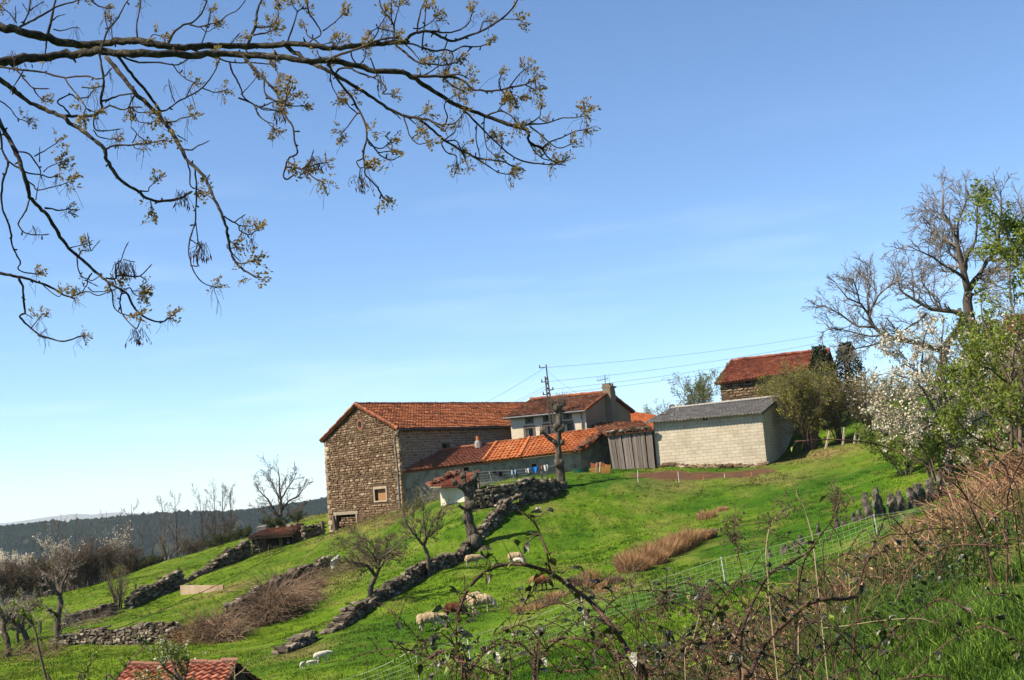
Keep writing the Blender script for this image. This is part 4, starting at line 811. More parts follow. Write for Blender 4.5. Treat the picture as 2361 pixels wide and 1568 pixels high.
o = tag(m.build('plastered_wall', mat('stained_plaster', [(.20, .12, .065), (.38, .27, .165), (.50, .40, .28)], scale=1.6, bump=.4, stretch=(1, 1, .6))), 'low pale plastered retaining wall, stained, on the left terrace', 'wall'); base_at(o, pw0)
M_standing = mat('lichened_dark_stone', [(.03, .024, .019), (.11, .092, .072), (.34, .30, .235)], scale=3.5, bump=.6, bscale=9, rough=1, spec=.05)
# upright standing stones
for i, (u, v, ht, wd, ln, lb) in enumerate([(2008, 1203, 63, 17, -7, 'tallest pale standing stone at the left of the tall group'), (2028, 1190, 62, 18, -3, 'tall standing stone second in the tall group'), (2040, 1195, 48, 18, -10, 'shorter mossy stone leaning behind the second tall one'), (2062, 1183, 40, 20, -4, 'squat pointed standing stone in the gap of the row'),
      (2085, 1178, 44, 18, -9, 'pale leaning standing stone right of the squat one'), (2106, 1170, 44, 18, -3, 'rounded standing stone next to the pale leaning one'), (2120, 1166, 46, 17, -6, 'dark standing stone, middle of the right three'), (2133, 1160, 43, 16, -9, 'dark leaning standing stone, last of the right three'),
      (1972, 1211, 26, 13, -2, 'low stone at the foot of the tall stones'), (1988, 1207, 30, 15, -4, 'low rounded stone just left of the tallest one'), (1932, 1220, 23, 12, -1, 'small white standing stone by the fence wire'), (1950, 1217, 17, 14, -3, 'small pointed stone right of the small white one'),
      (1888, 1229, 22, 9, 0, 'thin small stone left of the small white one'), (1842, 1240, 18, 13, 2, 'white stone with a dark flank on the lower part of the row'), (1828, 1248, 12, 13, 0, 'flat grey stone beside the white stone'), (1811, 1252, 12, 15, 0, 'broad low stone in the lower part of the row'), (1772, 1262, 14, 10, 0, 'lowest stone of the row, far left'), (1801, 1258, 8, 9, 0, 'tiny white stone near the lower end of the row'),
      (2152, 1162, 56, 22, -4, 'bulky dark stone under the leafy shrub'), (2170, 1158, 58, 20, 3, 'dark stone at the upper end of the row under the shrub')]):
    d = float(np.interp(u, [1770, 1850, 2008, 2170], [46.5, 48.5, 52, 54])); q = P(u, v, d); q[2] = min(q[2], gz(np.array([q[0]]), np.array([d]))[0] + .05); sc = d / F
    h = ht * sc * 1.06; w_ = wd * sc * 1.15; r = np.random.default_rng(400 + i); m = MB()
    zz = np.linspace(-.3, h, 7); prof = np.array([1, 1.0, .97, .9, .82, .7, .42]); pth = np.stack([q[0] + ln * sc * np.linspace(0, 1, 7) + r.normal(0, .02, 7), np.full(7, q[1]) + r.normal(0, .02, 7), q[2] + zz], 1)
    tubes(m, pth, w_ / 2 * prof * 1.12, 7, r.random()); V = m.v[0]; V[:] = V + r.normal(0, w_ * .07, V.shape); V[:, 1] = q[1] + (V[:, 1] - q[1]) * .55
    o = tag(m.build('standing_stone', M_standing), lb, 'stone', 'upright stones along the field edge'); base_at(o, q)

# ============================================================ posts, stakes, poles and wires
def stake(name, u0, v0, u1, v1, d, wd, matr, label, cat='stake', group=None, sides=5):
    a, b = P(u0, v0, d), P(u1, v1, d); m = MB(); a2 = a + (a - b) * .15; tubes(m, np.array([a2, b]), np.array([wd, wd * .85]), sides); o = tag(m.build(name, matr), label, cat, group); return base_at(o, a)
M_whitepost = mat('white_plastic', [(.62, .60, .55), (.75, .73, .68)], bump=0, rough=.6)
M_orange = mat('orange_stake_paint', [(.42, .20, .04), (.60, .30, .07)], bump=0, rough=.7)
M_pole = mat('pale_post_wood', [(.28, .23, .17), (.46, .40, .31)], scale=6, stretch=(3, 3, .4), bump=.3)
for (u0, v0, u1, v1, m_, lb) in ((1471, 1109, 1470, 1084, M_whitepost, 'thin white stake at the left end of the garden bed'), (1566, 1116, 1563, 1087, M_whitepost, 'thin white stake below the middle of the block shed'), (1621, 1125, 1622, 1098, M_orange, 'orange stake between the two white stakes in front of the shed'), (1673, 1123, 1670, 1092, M_whitepost, 'white stake at the front right of the garden bed'), (1736, 1116, 1732, 1088, M_orange, 'thin orange stake below the right corner of the block shed')):
    stake('garden_stake', u0, v0, u1, v1, 71.5, .022, m_, lb, 'stake', 'stakes round the garden bed')
for (u0, v0, u1, v1, lb) in ((1905, 1030, 1913, 994, 'pale leaning post at the left of the four by the bushes'), (1943, 1035, 1947, 985, 'tall straight pale post, second of the four by the bushes'), (1970, 1022, 1973, 997, 'short broken post between the two tall pale posts'), (1980, 1018, 1986, 986, 'pale post leaning right, last of the four by the bushes')):
    stake('fence_post', u0, v0, u1, v1, 77, .08, M_pole, lb, 'post', 'pale posts by the bushes')
stake('fence_post', 311, 1372, 313, 1346, 74.5, .07, M_bark, 'dark post above the left end of the long dark wall', 'post', 'dark posts on the left terrace'); stake('fence_post', 418, 1324, 411, 1309, 78, .07, M_bark, 'leaning dark post above the short wall stub', 'post', 'dark posts on the left terrace')
stake('fence_post', 92, 1455, 93, 1430, 66, .09, M_bark, 'stubby dark post near the leaning tree at far left', 'post', 'dark posts on the left terrace')
# garden netting in front of the lean-to
net = thing('garden_netting', 'orange garden netting on stakes beside the plank shed', 'netting', P(1385, 1088, 76.5)); m = MB()
for k in range(9):
    t = k / 8; pts = np.array([P(1362 + 45 * s, 1067 + 21 * t + (3 * math.sin(s * 9) * (1 - t)) + 4 * s, 76.5 - .6 * s) for s in np.linspace(0, 1, 10)]); tubes(m, pts, np.full(10, .012), 4)
for k in range(16):
    s = k / 15; tubes(m, np.array([P(1362 + 45 * s, 1067 + 4 * s, 76.5 - .6 * s), P(1362 + 45 * s, 1088 + 4 * s, 76.5 - .6 * s)]), np.full(2, .009), 4)
m.build('net', mat('orange_net', [(.45, .13, .05), (.58, .20, .08)], bump=0), net)
for (u0, v0, u1, v1, m_) in ((1373, 1090, 1376, 1066, M_pole), (1382, 1089, 1384, 1065.5, M_whitepost), (1393, 1090, 1398, 1071, M_orange)):
    m = MB(); tubes(m, np.array([P(u0, v0, 76.2), P(u1, v1, 76.2)]), np.full(2, .028), 5); m.build('stake', m_, net)
# tub and dish on the grass
q = P(1341, 1096, 77.5); m = MB(); hh = .42; tubes(m, np.array([q + V3(0, 0, -.05), q + V3(0, 0, hh), q + V3(0, 0, hh), q + V3(0, 0, hh * .6)]), np.array([.42, .5, .44, .42]), 14); base_at(tag(m.build('garden_tub', mat('green_plastic', [(.01, .07, .045), (.015, .10, .06)], bump=0, rough=.4)), 'dark green tub on the grass below the lean-to wall', 'tub'), q)
q = P(1326, 1100, 77.2); m = MB(); tubes(m, np.array([q + V3(-.45, 0, .0), q + V3(-.2, 0, .13), q + V3(.2, 0, .16), q + V3(.45, 0, .1)]), np.array([.04, .1, .1, .03]), 6); base_at(tag(m.build('feed_sack', M_whitepost), 'white sack lying beside the green tub', 'sack'), q)
q = P(774, 1303, 66); m = MB(); rg = np.random.default_rng(6); tubes(m, np.array([q + V3(-.25, 0, -.1), q + V3(-.05, 0, .12), q + V3(.1, 0, .3), q + V3(.2, .05, .48)]), np.array([.06, .2, .17, .05]), 7); m.v[0][:] += rg.normal(0, .035, m.v[0].shape); base_at(tag(m.build('plastic_bag', M_whitepost), 'crumpled white plastic sheet caught beside the gnarled fruit tree', 'plastic bag'), q)
# utility pole
pol = thing('utility_pole', 'leaning lattice concrete utility pole with wires beside the farmhouse', 'utility pole', P(1281, 1040, 83)); pa, pb = P(1280, 1035, 82.9), P(1259.5, 868, 82.9); ax = nrm(pb - pa); sd = nrm(np.cross(ax, V3(0, 1, 0))); m = MB()
w0, w1 = .27, .15
for s in (-1, 1): m = MB(); bar(m, pa + sd * s * w0 / 2, pb + sd * s * w1 / 2, .10, .16, up=(0, 1, 0)); m.build('pole_leg', M_pole_c, pol)
for k in range(15):
    t = (k + .5) / 15; c_ = pa + (pb - pa) * t; w_ = w0 + (w1 - w0) * t; m = MB(); bar(m, c_ - sd * (w_ / 2 - .05), c_ + sd * (w_ / 2 - .05), .12, .10, up=(0, 1, 0)); m.build('rung', M_pole_c, pol)
m = MB(); tubes(m, np.array([pb - ax * .5 - sd * .06, pb + ax * .6 - sd * .08]), np.full(2, .045), 6)
for (t, s) in ((.62, 1), (.62, 1), (-.35, 1), (-1.2, 1), (-.95, -1)): mq = MB(); tubes(mq, np.array([pb + ax * t, pb + ax * t + sd * s * .38]), np.full(2, .03), 5); mq.build('bracket', M_blackpipe, pol)
m.build('pole_tip', M_blackpipe, pol)
for (t, s) in ((.62, .36), (-.35, .34), (-1.2, .34), (-.95, -.34), (.62, -.08)):
    m = MB(); q = pb + ax * t + sd * s; tubes(m, np.array([q, q + ax * .08, q + ax * .1, q + ax * .18]), np.array([.05, .06, .045, .05]), 8); m.build('insulator', M_greystone, pol)
def wire(p, q, sag, lb, r=.0085, n=24, group='overhead wires', name='wire', mt=None):
    t = np.linspace(0, 1, n)[:, None]; pts = p + (q - p) * t; pts[:, 2] -= sag * 4 * (t * (1 - t))[:, 0]; m = MB(); tubes(m, pts, np.full(n, r), 4); o = tag(m.build(name, mt or M_blackpipe), lb, 'wire', group); base_at(o, (p + q) / 2)
for (t, s, u, v, lb) in ((.62, .3, 1990, 755, 'topmost overhead wire running right from the pole top'), (-.35, .34, 1990, 770, 'second overhead wire from the top running right from the pole'), (-.9, .3, 1990, 784, 'third overhead wire running right from the pole'), (-1.2, .34, 1990, 795, 'lowest overhead wire running right from the pole')):
    wire(pb + ax * t + sd * s, P(u, v, 92), .35, lb)
for (t, u, v, lb) in ((.62, 1105, 935, 'topmost wire falling left from the pole behind the barn'), (-.6, 1160, 935, 'second wire falling left from the pole behind the barn'), (-.8, 1185, 928, 'third wire falling left from the pole behind the barn'), (-1.2, 1215, 932, 'lowest wire falling left from the pole behind the barn')):
    wire(pb + ax * t, P(u, v, 96), .1, lb)
wire(pb + ax * .5, P(1345, 915, 89), .15, 'service wire dropping from the pole to the farmhouse roof')
wire(P(-30, 1560, 52), P(700, 1242, 80), .5, 'thin dark cable sagging across the left terraces', r=.018)
# washing line
cl = thing('washing_line', 'washing line and wire fence on thin posts above the terrace wall', 'washing line', P(1190, 1115, 72)); lines = []
pp = [(1103, 1120, 1100, 1089), (1136, 1117, 1128, 1086), (1188, 1122, 1184, 1092), (1262, 1108, 1259, 1082), (1250, 1108, 1248, 1084)]
for (u0, v0, u1, v1) in pp:
    a = P(u0, v0, 71.3); b = P(u1, v1, 71.3); a = a + (a - b) * .2; m = MB(); tubes(m, np.array([a, b]), np.full(2, .04), 6); m.build('post', M_pole, cl)
m = MB(); tops = [P(1098, 1090, 71.2), P(1128, 1087, 71.2), P(1184, 1084, 71.2), P(1259, 1077, 71.2), P(1282, 1072, 71.2)]
tubes(m, smooth_path(tops, 20), np.full(20, .016), 4)
for k in range(5): tubes(m, smooth_path([p - V3(0, 0, .16 + k * .15) for p in tops[:4]], 16), np.full(16, .011), 4)
m.build('line', M_zinc, cl)
def cloth(u0, v0, u1, v1, u2, v2, u3, v3, lb, cols, cat, seed, d=71.1, droop=0.0):
    r = np.random.default_rng(seed); c = [P(u0, v0, d), P(u1, v1, d), P(u2, v2, d), P(u3, v3, d)]; n, k = 14, 10; s, t = np.meshgrid(np.linspace(0, 1, n), np.linspace(0, 1, k))
    p = (c[0] + (c[1] - c[0]) * s[..., None]) * (1 - t[..., None]) + (c[3] + (c[2] - c[3]) * s[..., None]) * t[..., None]
    p[..., 1] += .06 * np.sin(s * 9 + seed) * (.3 + t) + r.normal(0, .008, p.shape[:2]); p[..., 2] -= droop * np.sin(s * math.pi) * t; p[..., 0] += r.normal(0, .012, p.shape[:2]) * t
    i = np.arange(n * k).reshape(k, n); q = np.stack([i[:-1, :-1], i[:-1, 1:], i[1:, 1:], i[1:, :-1]], -1).reshape(-1, 4); V = p.reshape(-1, 3); m = MB()
    m.add(np.concatenate([V, V + V3(0, .02, 0)]), np.concatenate([q[:, ::-1], q + n * k])); o = tag(m.build('laundry', mat('cloth', cols, scale=6, bump=.2, rough=.95, transl=.15), smooth=True), lb, cat, 'washing on the line'); base_at(o, c[0])
cloth(1139, 1086, 1162, 1087, 1160, 1099, 1144, 1096, 'black garment bunched on the washing line', [(.012, .012, .015), (.03, .03, .035)], 'garment', 1)
cloth(1178, 1083.5, 1189, 1083.5, 1189, 1094, 1179, 1094, 'pale blue denim garment folded over the washing line', [(.18, .27, .38), (.36, .45, .55)], 'garment', 2); cloth(1189, 1088, 1192, 1089, 1194, 1104, 1191, 1104, 'dark jeans leg hanging from the washing line', [(.03, .045, .09), (.06, .08, .14)], 'garment', 3); 
cloth(1211, 1080.5, 1220, 1079, 1221, 1090, 1213, 1091, 'small white garment left of the bright blue one', [(.68, .66, .64), (.8, .78, .76)], 'garment', 4)
cloth(1222, 1078.5, 1245, 1074.5, 1240, 1084, 1228, 1086, 'bright blue towel drooping from the washing line', [(.01, .13, .48), (.03, .25, .68)], 'towel', 5, droop=.12)
cloth(1245.5, 1074.5, 1252, 1073, 1251, 1083, 1246, 1083.5, 'orange garment between the blue towel and the white shirt', [(.42, .15, .07), (.55, .24, .13)], 'garment', 6); cloth(1252, 1073, 1262.5, 1071, 1262.5, 1086, 1254, 1085, 'white shirt at the right end of the washing line', [(.66, .65, .62), (.8, .79, .76)], 'shirt', 7)
# sheep netting fence
FP = [(1077, -3.79, 33, 0), (1340, -3.25, 36, 0), (1663, -2.7, 40, 0), (2015, -1.93, 45, 0), (2248, -1.56, 49, 0)]
FV = [1467, 1377, 1287, 1188, 1139]
fen = thing('sheep_netting', 'white electric sheep netting strung between thin posts across the lower field', 'fence', GD(1340, 1400, 36))
tp3 = [P(u, v, d) for (u, _, d, _), v in zip(FP, FV)]; tp3 = [tp3[0] + (tp3[0] - tp3[1]) * 1.2 + V3(0, 0, .06), P(957, 1494, 31.8)] + tp3
tp3[0] = P(770, 1572, 30.0)
gnd = [g3(p[0], p[1]) for p in tp3]
for i, (p, g) in enumerate(zip(tp3, gnd)):
    if i == 0: continue
    m = MB(); ln_ = V3(-.07, 0, 0); tubes(m, np.array([g - ln_ - V3(0, 0, .2), p + V3(0, 0, .04)]), np.full(2, .019 if i > 1 else .009), 6); m.build('post', M_whitepost, fen)
m = MB(); M_net = mat('pale_twine', [(.48, .55, .28), (.70, .76, .50)], bump=0, rough=.7); NR = 7; seg = []
for a, b, ga, gb in zip(tp3[:-1], tp3[1:], gnd[:-1], gnd[1:]):
    n = 13; t = np.linspace(0, 1, n)[:, None]; top = a + (b - a) * t; sg = .10 * 4 * t * (1 - t); top[:, 2] -= sg[:, 0]; gp = np.stack([top[:, 0], top[:, 1], gz(top[:, 0], top[:, 1]) + .03], 1); seg.append((top, gp))
for top, gp in seg:
    for k in range(NR): f = (k / (NR - 1)) ** .8; tubes(m, top * (1 - f) + gp * f, np.full(len(top), .0048 if k else .0075), 4)
    nv_ = int(np.linalg.norm(top[-1] - top[0]) / .33)
    for k in range(nv_):
        t = (k + .5) / nv_ * (len(top) - 1.001); i = int(t); f = t - i; p = top[i] * (1 - f) + top[i + 1] * f; g = gp[i] * (1 - f) + gp[i + 1] * f; g = g + nrm(top[-1] - top[0]) * .10
        tubes(m, np.array([p, (p + g) / 2 + V3(0, .0, 0), g]), np.full(3, .0042), 4)
m.build('net', M_net, fen)
# ============================================================ trees and bushes
def PL(lst, d): return np.array([P(a[0], a[1], d + (a[2] if len(a) > 2 else 0)) for a in lst])
def tree(name, label, base, skel, seed, lv, leaf=None, bark=M_bark, twig=M_twig, cat='tree', group=None, crown='twigs', nokid=None):
    """skel: list of (points, r0, r1) limb paths; lv: list of kid levels (n, t0, t1, len, angle, k, wobble, tropism, radius factor, min radius, absolute?)"""
    r = np.random.default_rng(seed); t = thing(name, label, cat, base, group); m = MB(); Ps = []; Rs = []
    for pts, r0, r1 in skel:
        n = 9; p = smooth_path(pts, n); L_ = np.linalg.norm(np.diff(p, axis=0), axis=1).sum(); p[1:-1] += r.normal(0, L_ * .008, (n - 2, 3)); q = np.linspace(r0, r1, n); tubes(m, p, q * (1 + r.normal(0, .04, n)), 7, r.random()); Ps.append(p); Rs.append(q)
    m.build('trunk', bark, t, smooth=True); nk_ = (1 if 4 <= len(skel) <= 14 and cat == 'tree' else 0) if nokid is None else nokid; cP = np.array(Ps)[nk_:]; cR = np.array(Rs)[nk_:]; m = MB(); last = None; acc = []
    for (n, t0, t1, ln, ang, k, wob, trop, rf, rm, ab) in lv:
        cP, cR = kids(r, cP, cR, n, t0, t1, ln, ang, k, wob, trop, rf, rmin=rm, absl=ab); tubes(m, cP, cR, 4 if cR.max() > .03 else 3, r.random(len(cP)), cap=False); acc.append((cP, cR))
    if lv: m.build(crown, twig, t, smooth=True)
    for (nm, n, size, mt, t0, jit, asp) in (leaf or []):
        m = MB(); src = [a[0] for a in acc[-2:]] if len(acc) > 1 else ([acc[0][0]] if acc else [cP])
        w_ = [len(s) for s in src]; cen = np.concatenate([along(s, r, max(1, int(n * len(s) / sum(w_))), t0, 1, jit) for s in src])
        clump = vn(cen[:, 0] * 1.7 + cen[:, 1], cen[:, 2] * 1.7, .8, seed, 2); leaves(m, cen, size, r, asp, rnd=np.clip(clump * .8 + r.normal(.1, .2, len(cen)), 0, 1)); m.build(nm, mt, t)
    return t
# --- two fruit trees on the wall
b = g3(*P(986, 1333, 55)[:2]); D = 55
tree('fruit_tree', 'slim fruit tree with upright budding crown standing at the long diagonal wall', b,
     [(np.vstack([b - V3(0, 0, .2), PL([(988, 1300), (985, 1275), (977, 1258)], D)]), .105, .075), (PL([(977, 1258), (960, 1238, -.2), (943, 1218, -.4), (928, 1180, -.5)], D), .065, .018), (PL([(978, 1258), (985, 1240, .3), (1000, 1228, .5), (1012, 1195, .6)], D), .06, .018),
      (PL([(977, 1257), (980, 1225, .2), (975, 1190, .3), (978, 1155, .3)], D), .055, .014), (PL([(962, 1240, -.2), (952, 1200, .5), (955, 1165, .6)], D), .035, .012), (PL([(985, 1240, .3), (1000, 1200, -.5), (1020, 1175, -.6)], D), .035, .012)], 201,
     [(9, .15, 1, .48, (20, 50), 6, .10, .10, .55, .012, False), (8, .15, 1, .5, (20, 55), 5, .14, .08, .7, .009, False), (4, .1, 1, .5, (25, 60), 4, .15, .05, .8, .007, False)],
     [('buds', 1500, .06, M_leafy, .3, .02, .6)], group='fruit trees on the slope', twig=M_twig)
b = g3(*P(853, 1406, 50)[:2]); D = 50
tree('fruit_tree', 'gnarled fruit tree with dense round leafless crown at the low end of the wall', b,
     [(np.vstack([b - V3(0, 0, .2), PL([(853, 1370), (858, 1345), (868, 1325)], D)]), .12, .095), (PL([(866, 1330), (855, 1312, -.2), (835, 1300, -.4), (805, 1296, -.5), (790, 1280, -.6)], D), .08, .02), (PL([(868, 1326), (875, 1305, .2), (873, 1285, .3), (860, 1262, .4), (845, 1240, .4)], D), .07, .016),
      (PL([(870, 1320), (885, 1295, -.3), (895, 1275, -.4), (915, 1262, -.5), (930, 1250, -.5)], D), .06, .015), (PL([(860, 1318), (850, 1290, .6), (825, 1262, .9), (800, 1245, 1.0)], D), .06, .015), (PL([(874, 1300, .2), (890, 1265, .8), (893, 1240, .9)], D), .045, .012), (PL([(868, 1310), (862, 1280, -.8), (835, 1258, -1.1)], D), .05, .012)], 202,
     [(11, .2, 1, .5, (30, 75), 6, .22, -.01, .5, .012, False), (9, .15, 1, .55, (25, 70), 5, .22, .0, .7, .009, False), (6, .1, 1, .5, (25, 65), 4, .2, .04, .8, .007, False)],
     [('buds', 1300, .055, M_leafy, .3, .02, .6)], group='fruit trees on the slope', twig=M_twig)
# --- pollards
def pollard(label, base, skel, knobs, shoots, seed):
    r = np.random.default_rng(seed); t = thing('pollard_tree', label, 'tree', base, 'pollarded trees'); m = MB()
    for pts, r0, r1 in skel:
        n = 26; p = smooth_path(pts, n); q = .86 * np.linspace(r0, r1, n) * (1 + (vn(np.arange(n) * .31 + seed, np.full(n, len(pts)), 1, seed, 2) - .5) * .5); p[1:-1] += r.normal(0, .012, (n - 2, 3)); tubes(m, p, q, 18); V_ = m.v[-1]; ax_ = np.repeat(p, 18, 0); V_[:] = ax_ + (V_ - ax_) * (1 + (vn(np.arctan2(V_[:, 1] - ax_[:, 1], V_[:, 0] - ax_[:, 0]) * 2.2 + 9, V_[:, 2] * 2.6, 1, seed, 3) - .5) * .55)[:, None]
    for (q, s) in knobs:
        stones(m, [q], [(s, s * .9, s)], np.eye(3), r, jit=.2, rnd=np.array([.6]))
        m.build('trunk', M_barkpale, t, smooth=True); m = MB()
    for (q, n, l) in shoots:
        d = nrm(r.normal(0, .5, (n, 3)) + np.array([0, 0, .8])); k = 4; s = np.linspace(0, 1, k)[None, :, None]; st = q + r.normal(0, .07, (n, 3)); pp = st[:, None] + d[:, None] * s * (l * r.uniform(.4, 1.1, n))[:, None, None] + r.normal(0, .012, (n, k, 3)); tubes(m, pp, np.tile(np.array([.013, .011, .009, .006]), (n, 1)), 3)
    m.build('shoots', M_twig, t)
D = 62; b = g3(*P(1090, 1268, D)[:2])
pollard('stout pollard tree with three cut stubs standing on the wall corner', b,
        [(np.vstack([b - V3(0, 0, .25), PL([(1091, 1245), (1085, 1215), (1079, 1190), (1081, 1160), (1082, 1140)], D)]), .34, .21), (PL([(1082, 1150), (1080, 1132), (1071, 1115), (1067, 1096)], D), .21, .12), (PL([(1083, 1145), (1090, 1125, .2), (1095, 1110, .2), (1096, 1092, .3)], D), .20, .12), (PL([(1082, 1140), (1068, 1127, -.2), (1055, 1119, -.3), (1047, 1112, -.3), (1047, 1106, -.3)], D), .15, .09), (PL([(1080, 1176), (1068, 1172, -.2), (1059, 1166, -.3)], D), .10, .06)],
        [(P(1068, 1096, D), .14), (P(1096, 1093, D + .3), .15), (P(1048, 1110, D - .3), .12), (P(1059, 1166, D - .3), .08), (P(1084, 1165, D - .1), .24), (P(1074, 1198, D - .1), .16), (P(1090, 1252, D - .2), .36), (P(1094, 1105, D), .16), (P(1098, 1258, D), .32)],
        [(P(1068, 1094, D), 14, .25), (P(1096, 1090, D), 12, .25), (P(1047, 1107, D), 8, .15), (P(1058, 1165, D), 8, .2)], 211)
D = 72; b = g3(*P(1295, 1130, D)[:2])
pollard('tall slender pollard tree with one left limb beside the utility pole', b,
        [(np.vstack([b - V3(0, 0, .25), PL([(1291, 1090), (1288, 1060), (1287, 1030), (1288, 995), (1289, 965), (1287, 940)], D)]), .29, .17), (PL([(1286, 1026), (1278, 1018, -.1), (1265, 1009, -.2), (1252, 997, -.3)], D), .17, .11), (PL([(1288, 950), (1293, 938), (1297, 930)], D), .14, .1)],
        [(P(1286, 940, D), .24), (P(1297, 930, D), .16), (P(1250, 997, D - .3), .15), (P(1275, 932, D), .10), (P(1296, 1020, D - .1), .14), (P(1289, 1068, D - .2), .24), (P(1283, 985, D - .1), .16), (P(1296, 1125, D - .2), .34), (P(1292, 990, D), .2)],
        [(P(1285, 934, D), 46, .75), (P(1298, 926, D), 40, .7), (P(1250, 993, D), 26, .4), (P(1275, 930, D), 20, .6)], 212)
# --- bare trees at far left
D = 59; b = g3(*P(134, 1492, D)[:2])
tree('leaning_tree', 'bare crooked tree leaning left beside the lowest grey wall', b,
     [(np.vstack([b - V3(0, 0, .2), PL([(133, 1455), (133, 1425), (140, 1390), (138, 1372)], D)]), .17, .12), (PL([(137, 1373), (125, 1358, -.2), (113, 1345, -.4), (100, 1325, -.6)], D), .10, .03), (PL([(139, 1378), (142, 1350, .3), (155, 1320, .5), (165, 1295, .6)], D), .08, .02), (PL([(134, 1420), (122, 1412, -.4), (110, 1406, -.6)], D), .09, .05), (PL([(134, 1465), (150, 1445, -.4), (175, 1440, -.7), (200, 1435, -.9)], D), .05, .015), (PL([(138, 1372), (130, 1340, .8), (125, 1310, 1.2)], D), .06, .02)], 221,
     [(8, .2, 1, .55, (30, 75), 6, .18, .02, .5, .010, False), (7, .15, 1, .5, (25, 70), 5, .2, .02, .6, .007, False), (4, .1, 1, .5, (25, 65), 4, .2, .04, .7, .005, False)], [('buds', 500, .05, M_blossom, .3, .02, .7)], twig=M_twiggrey, group='bare trees at the far left')
for i, (u, v, D, sk, lb) in enumerate([(22, 1500, 56, [[(15, 1470), (8, 1440), (5, 1410), (-10, 1385)], [(9, 1440), (25, 1415, .3), (35, 1390, .5)]], 'dark bare tree at the left edge, leftmost of the trunks'), (66, 1497, 57, [[(60, 1470), (50, 1448), (30, 1432, -.2), (15, 1420, -.3)], [(52, 1450), (55, 1425, .3), (70, 1400, .5), (88, 1385, .7)]], 'dark curved bare tree, third trunk from the left edge'), (40, 1482, 61, [[(40, 1465), (43, 1445), (50, 1420), (62, 1395)], [(41, 1455), (32, 1430, .3), (22, 1400, .5)]], 'thin forked bare tree between two darker trunks at far left')]):
    b = g3(*P(u, v, D)[:2]); s0 = np.vstack([b - V3(0, 0, .2), PL(sk[0], D)])
    tree('bare_tree', lb, b, [(s0, .16 if i != 2 else .10, .04), (PL(sk[1], D), .08, .03)], 230 + i, [(8, .3, 1, .55, (25, 70), 6, .16, .03, .6, .012, False), (8, .15, 1, .6, (25, 65), 5, .2, .02, .6, .008, False), (6, .1, 1, .5, (25, 65), 4, .2, .02, .7, .006, False)], [('buds', 600, .05, M_blossom if i != 1 else M_leafy, .2, .05, .7)], twig=M_twiggrey, group='bare trees at the far left')
def bush(name, label, base, h, wd, seed, nst=14, leaf=None, twig=M_twig, bark=M_twig, cat='bush', group=None, dens=1.0, up=.08, spread=.6, rtw=.007, lv3=True):
    r = np.random.default_rng(seed); sk = []
    for k in range(nst):
        a = r.uniform(0, 2 * math.pi); d = V3(math.cos(a), math.sin(a), 0) * wd * r.uniform(.15, 1) * spread; hh = h * r.uniform(.7, 1.0); st = base + V3(math.cos(a), math.sin(a), 0) * wd * .12 * r.random() - V3(0, 0, .15)
        sk.append((np.array([st, st + d * .3 + V3(0, 0, hh * .4), st + d * .75 + V3(0, 0, hh * .75), st + d * 1.05 + V3(0, 0, hh)]), max(.012, h * .011), rtw))
    lv = [(int(9 * dens), .2, 1, .38, (20, 60), 5, .14, up, .6, rtw, False), (int(6 * dens), .1, 1, .5, (20, 60), 4, .18, up, .7, rtw * .8, False)]
    if lv3: lv.append((int(4 * dens), .1, 1, .5, (20, 60), 3, .2, up, .8, rtw * .7, False))
    return tree(name, label, base, sk, seed, lv, leaf, bark, twig, cat, group)
bush('leafless_shrub', 'leafless many stemmed shrub growing at the end of the dark wall', GD(275, 1402, 71.5), 2.7, 1.5, 241, 22, [('buds', 260, .06, M_leafy, .3, .02, .6)], dens=.55, twig=M_twig, lv3=False)
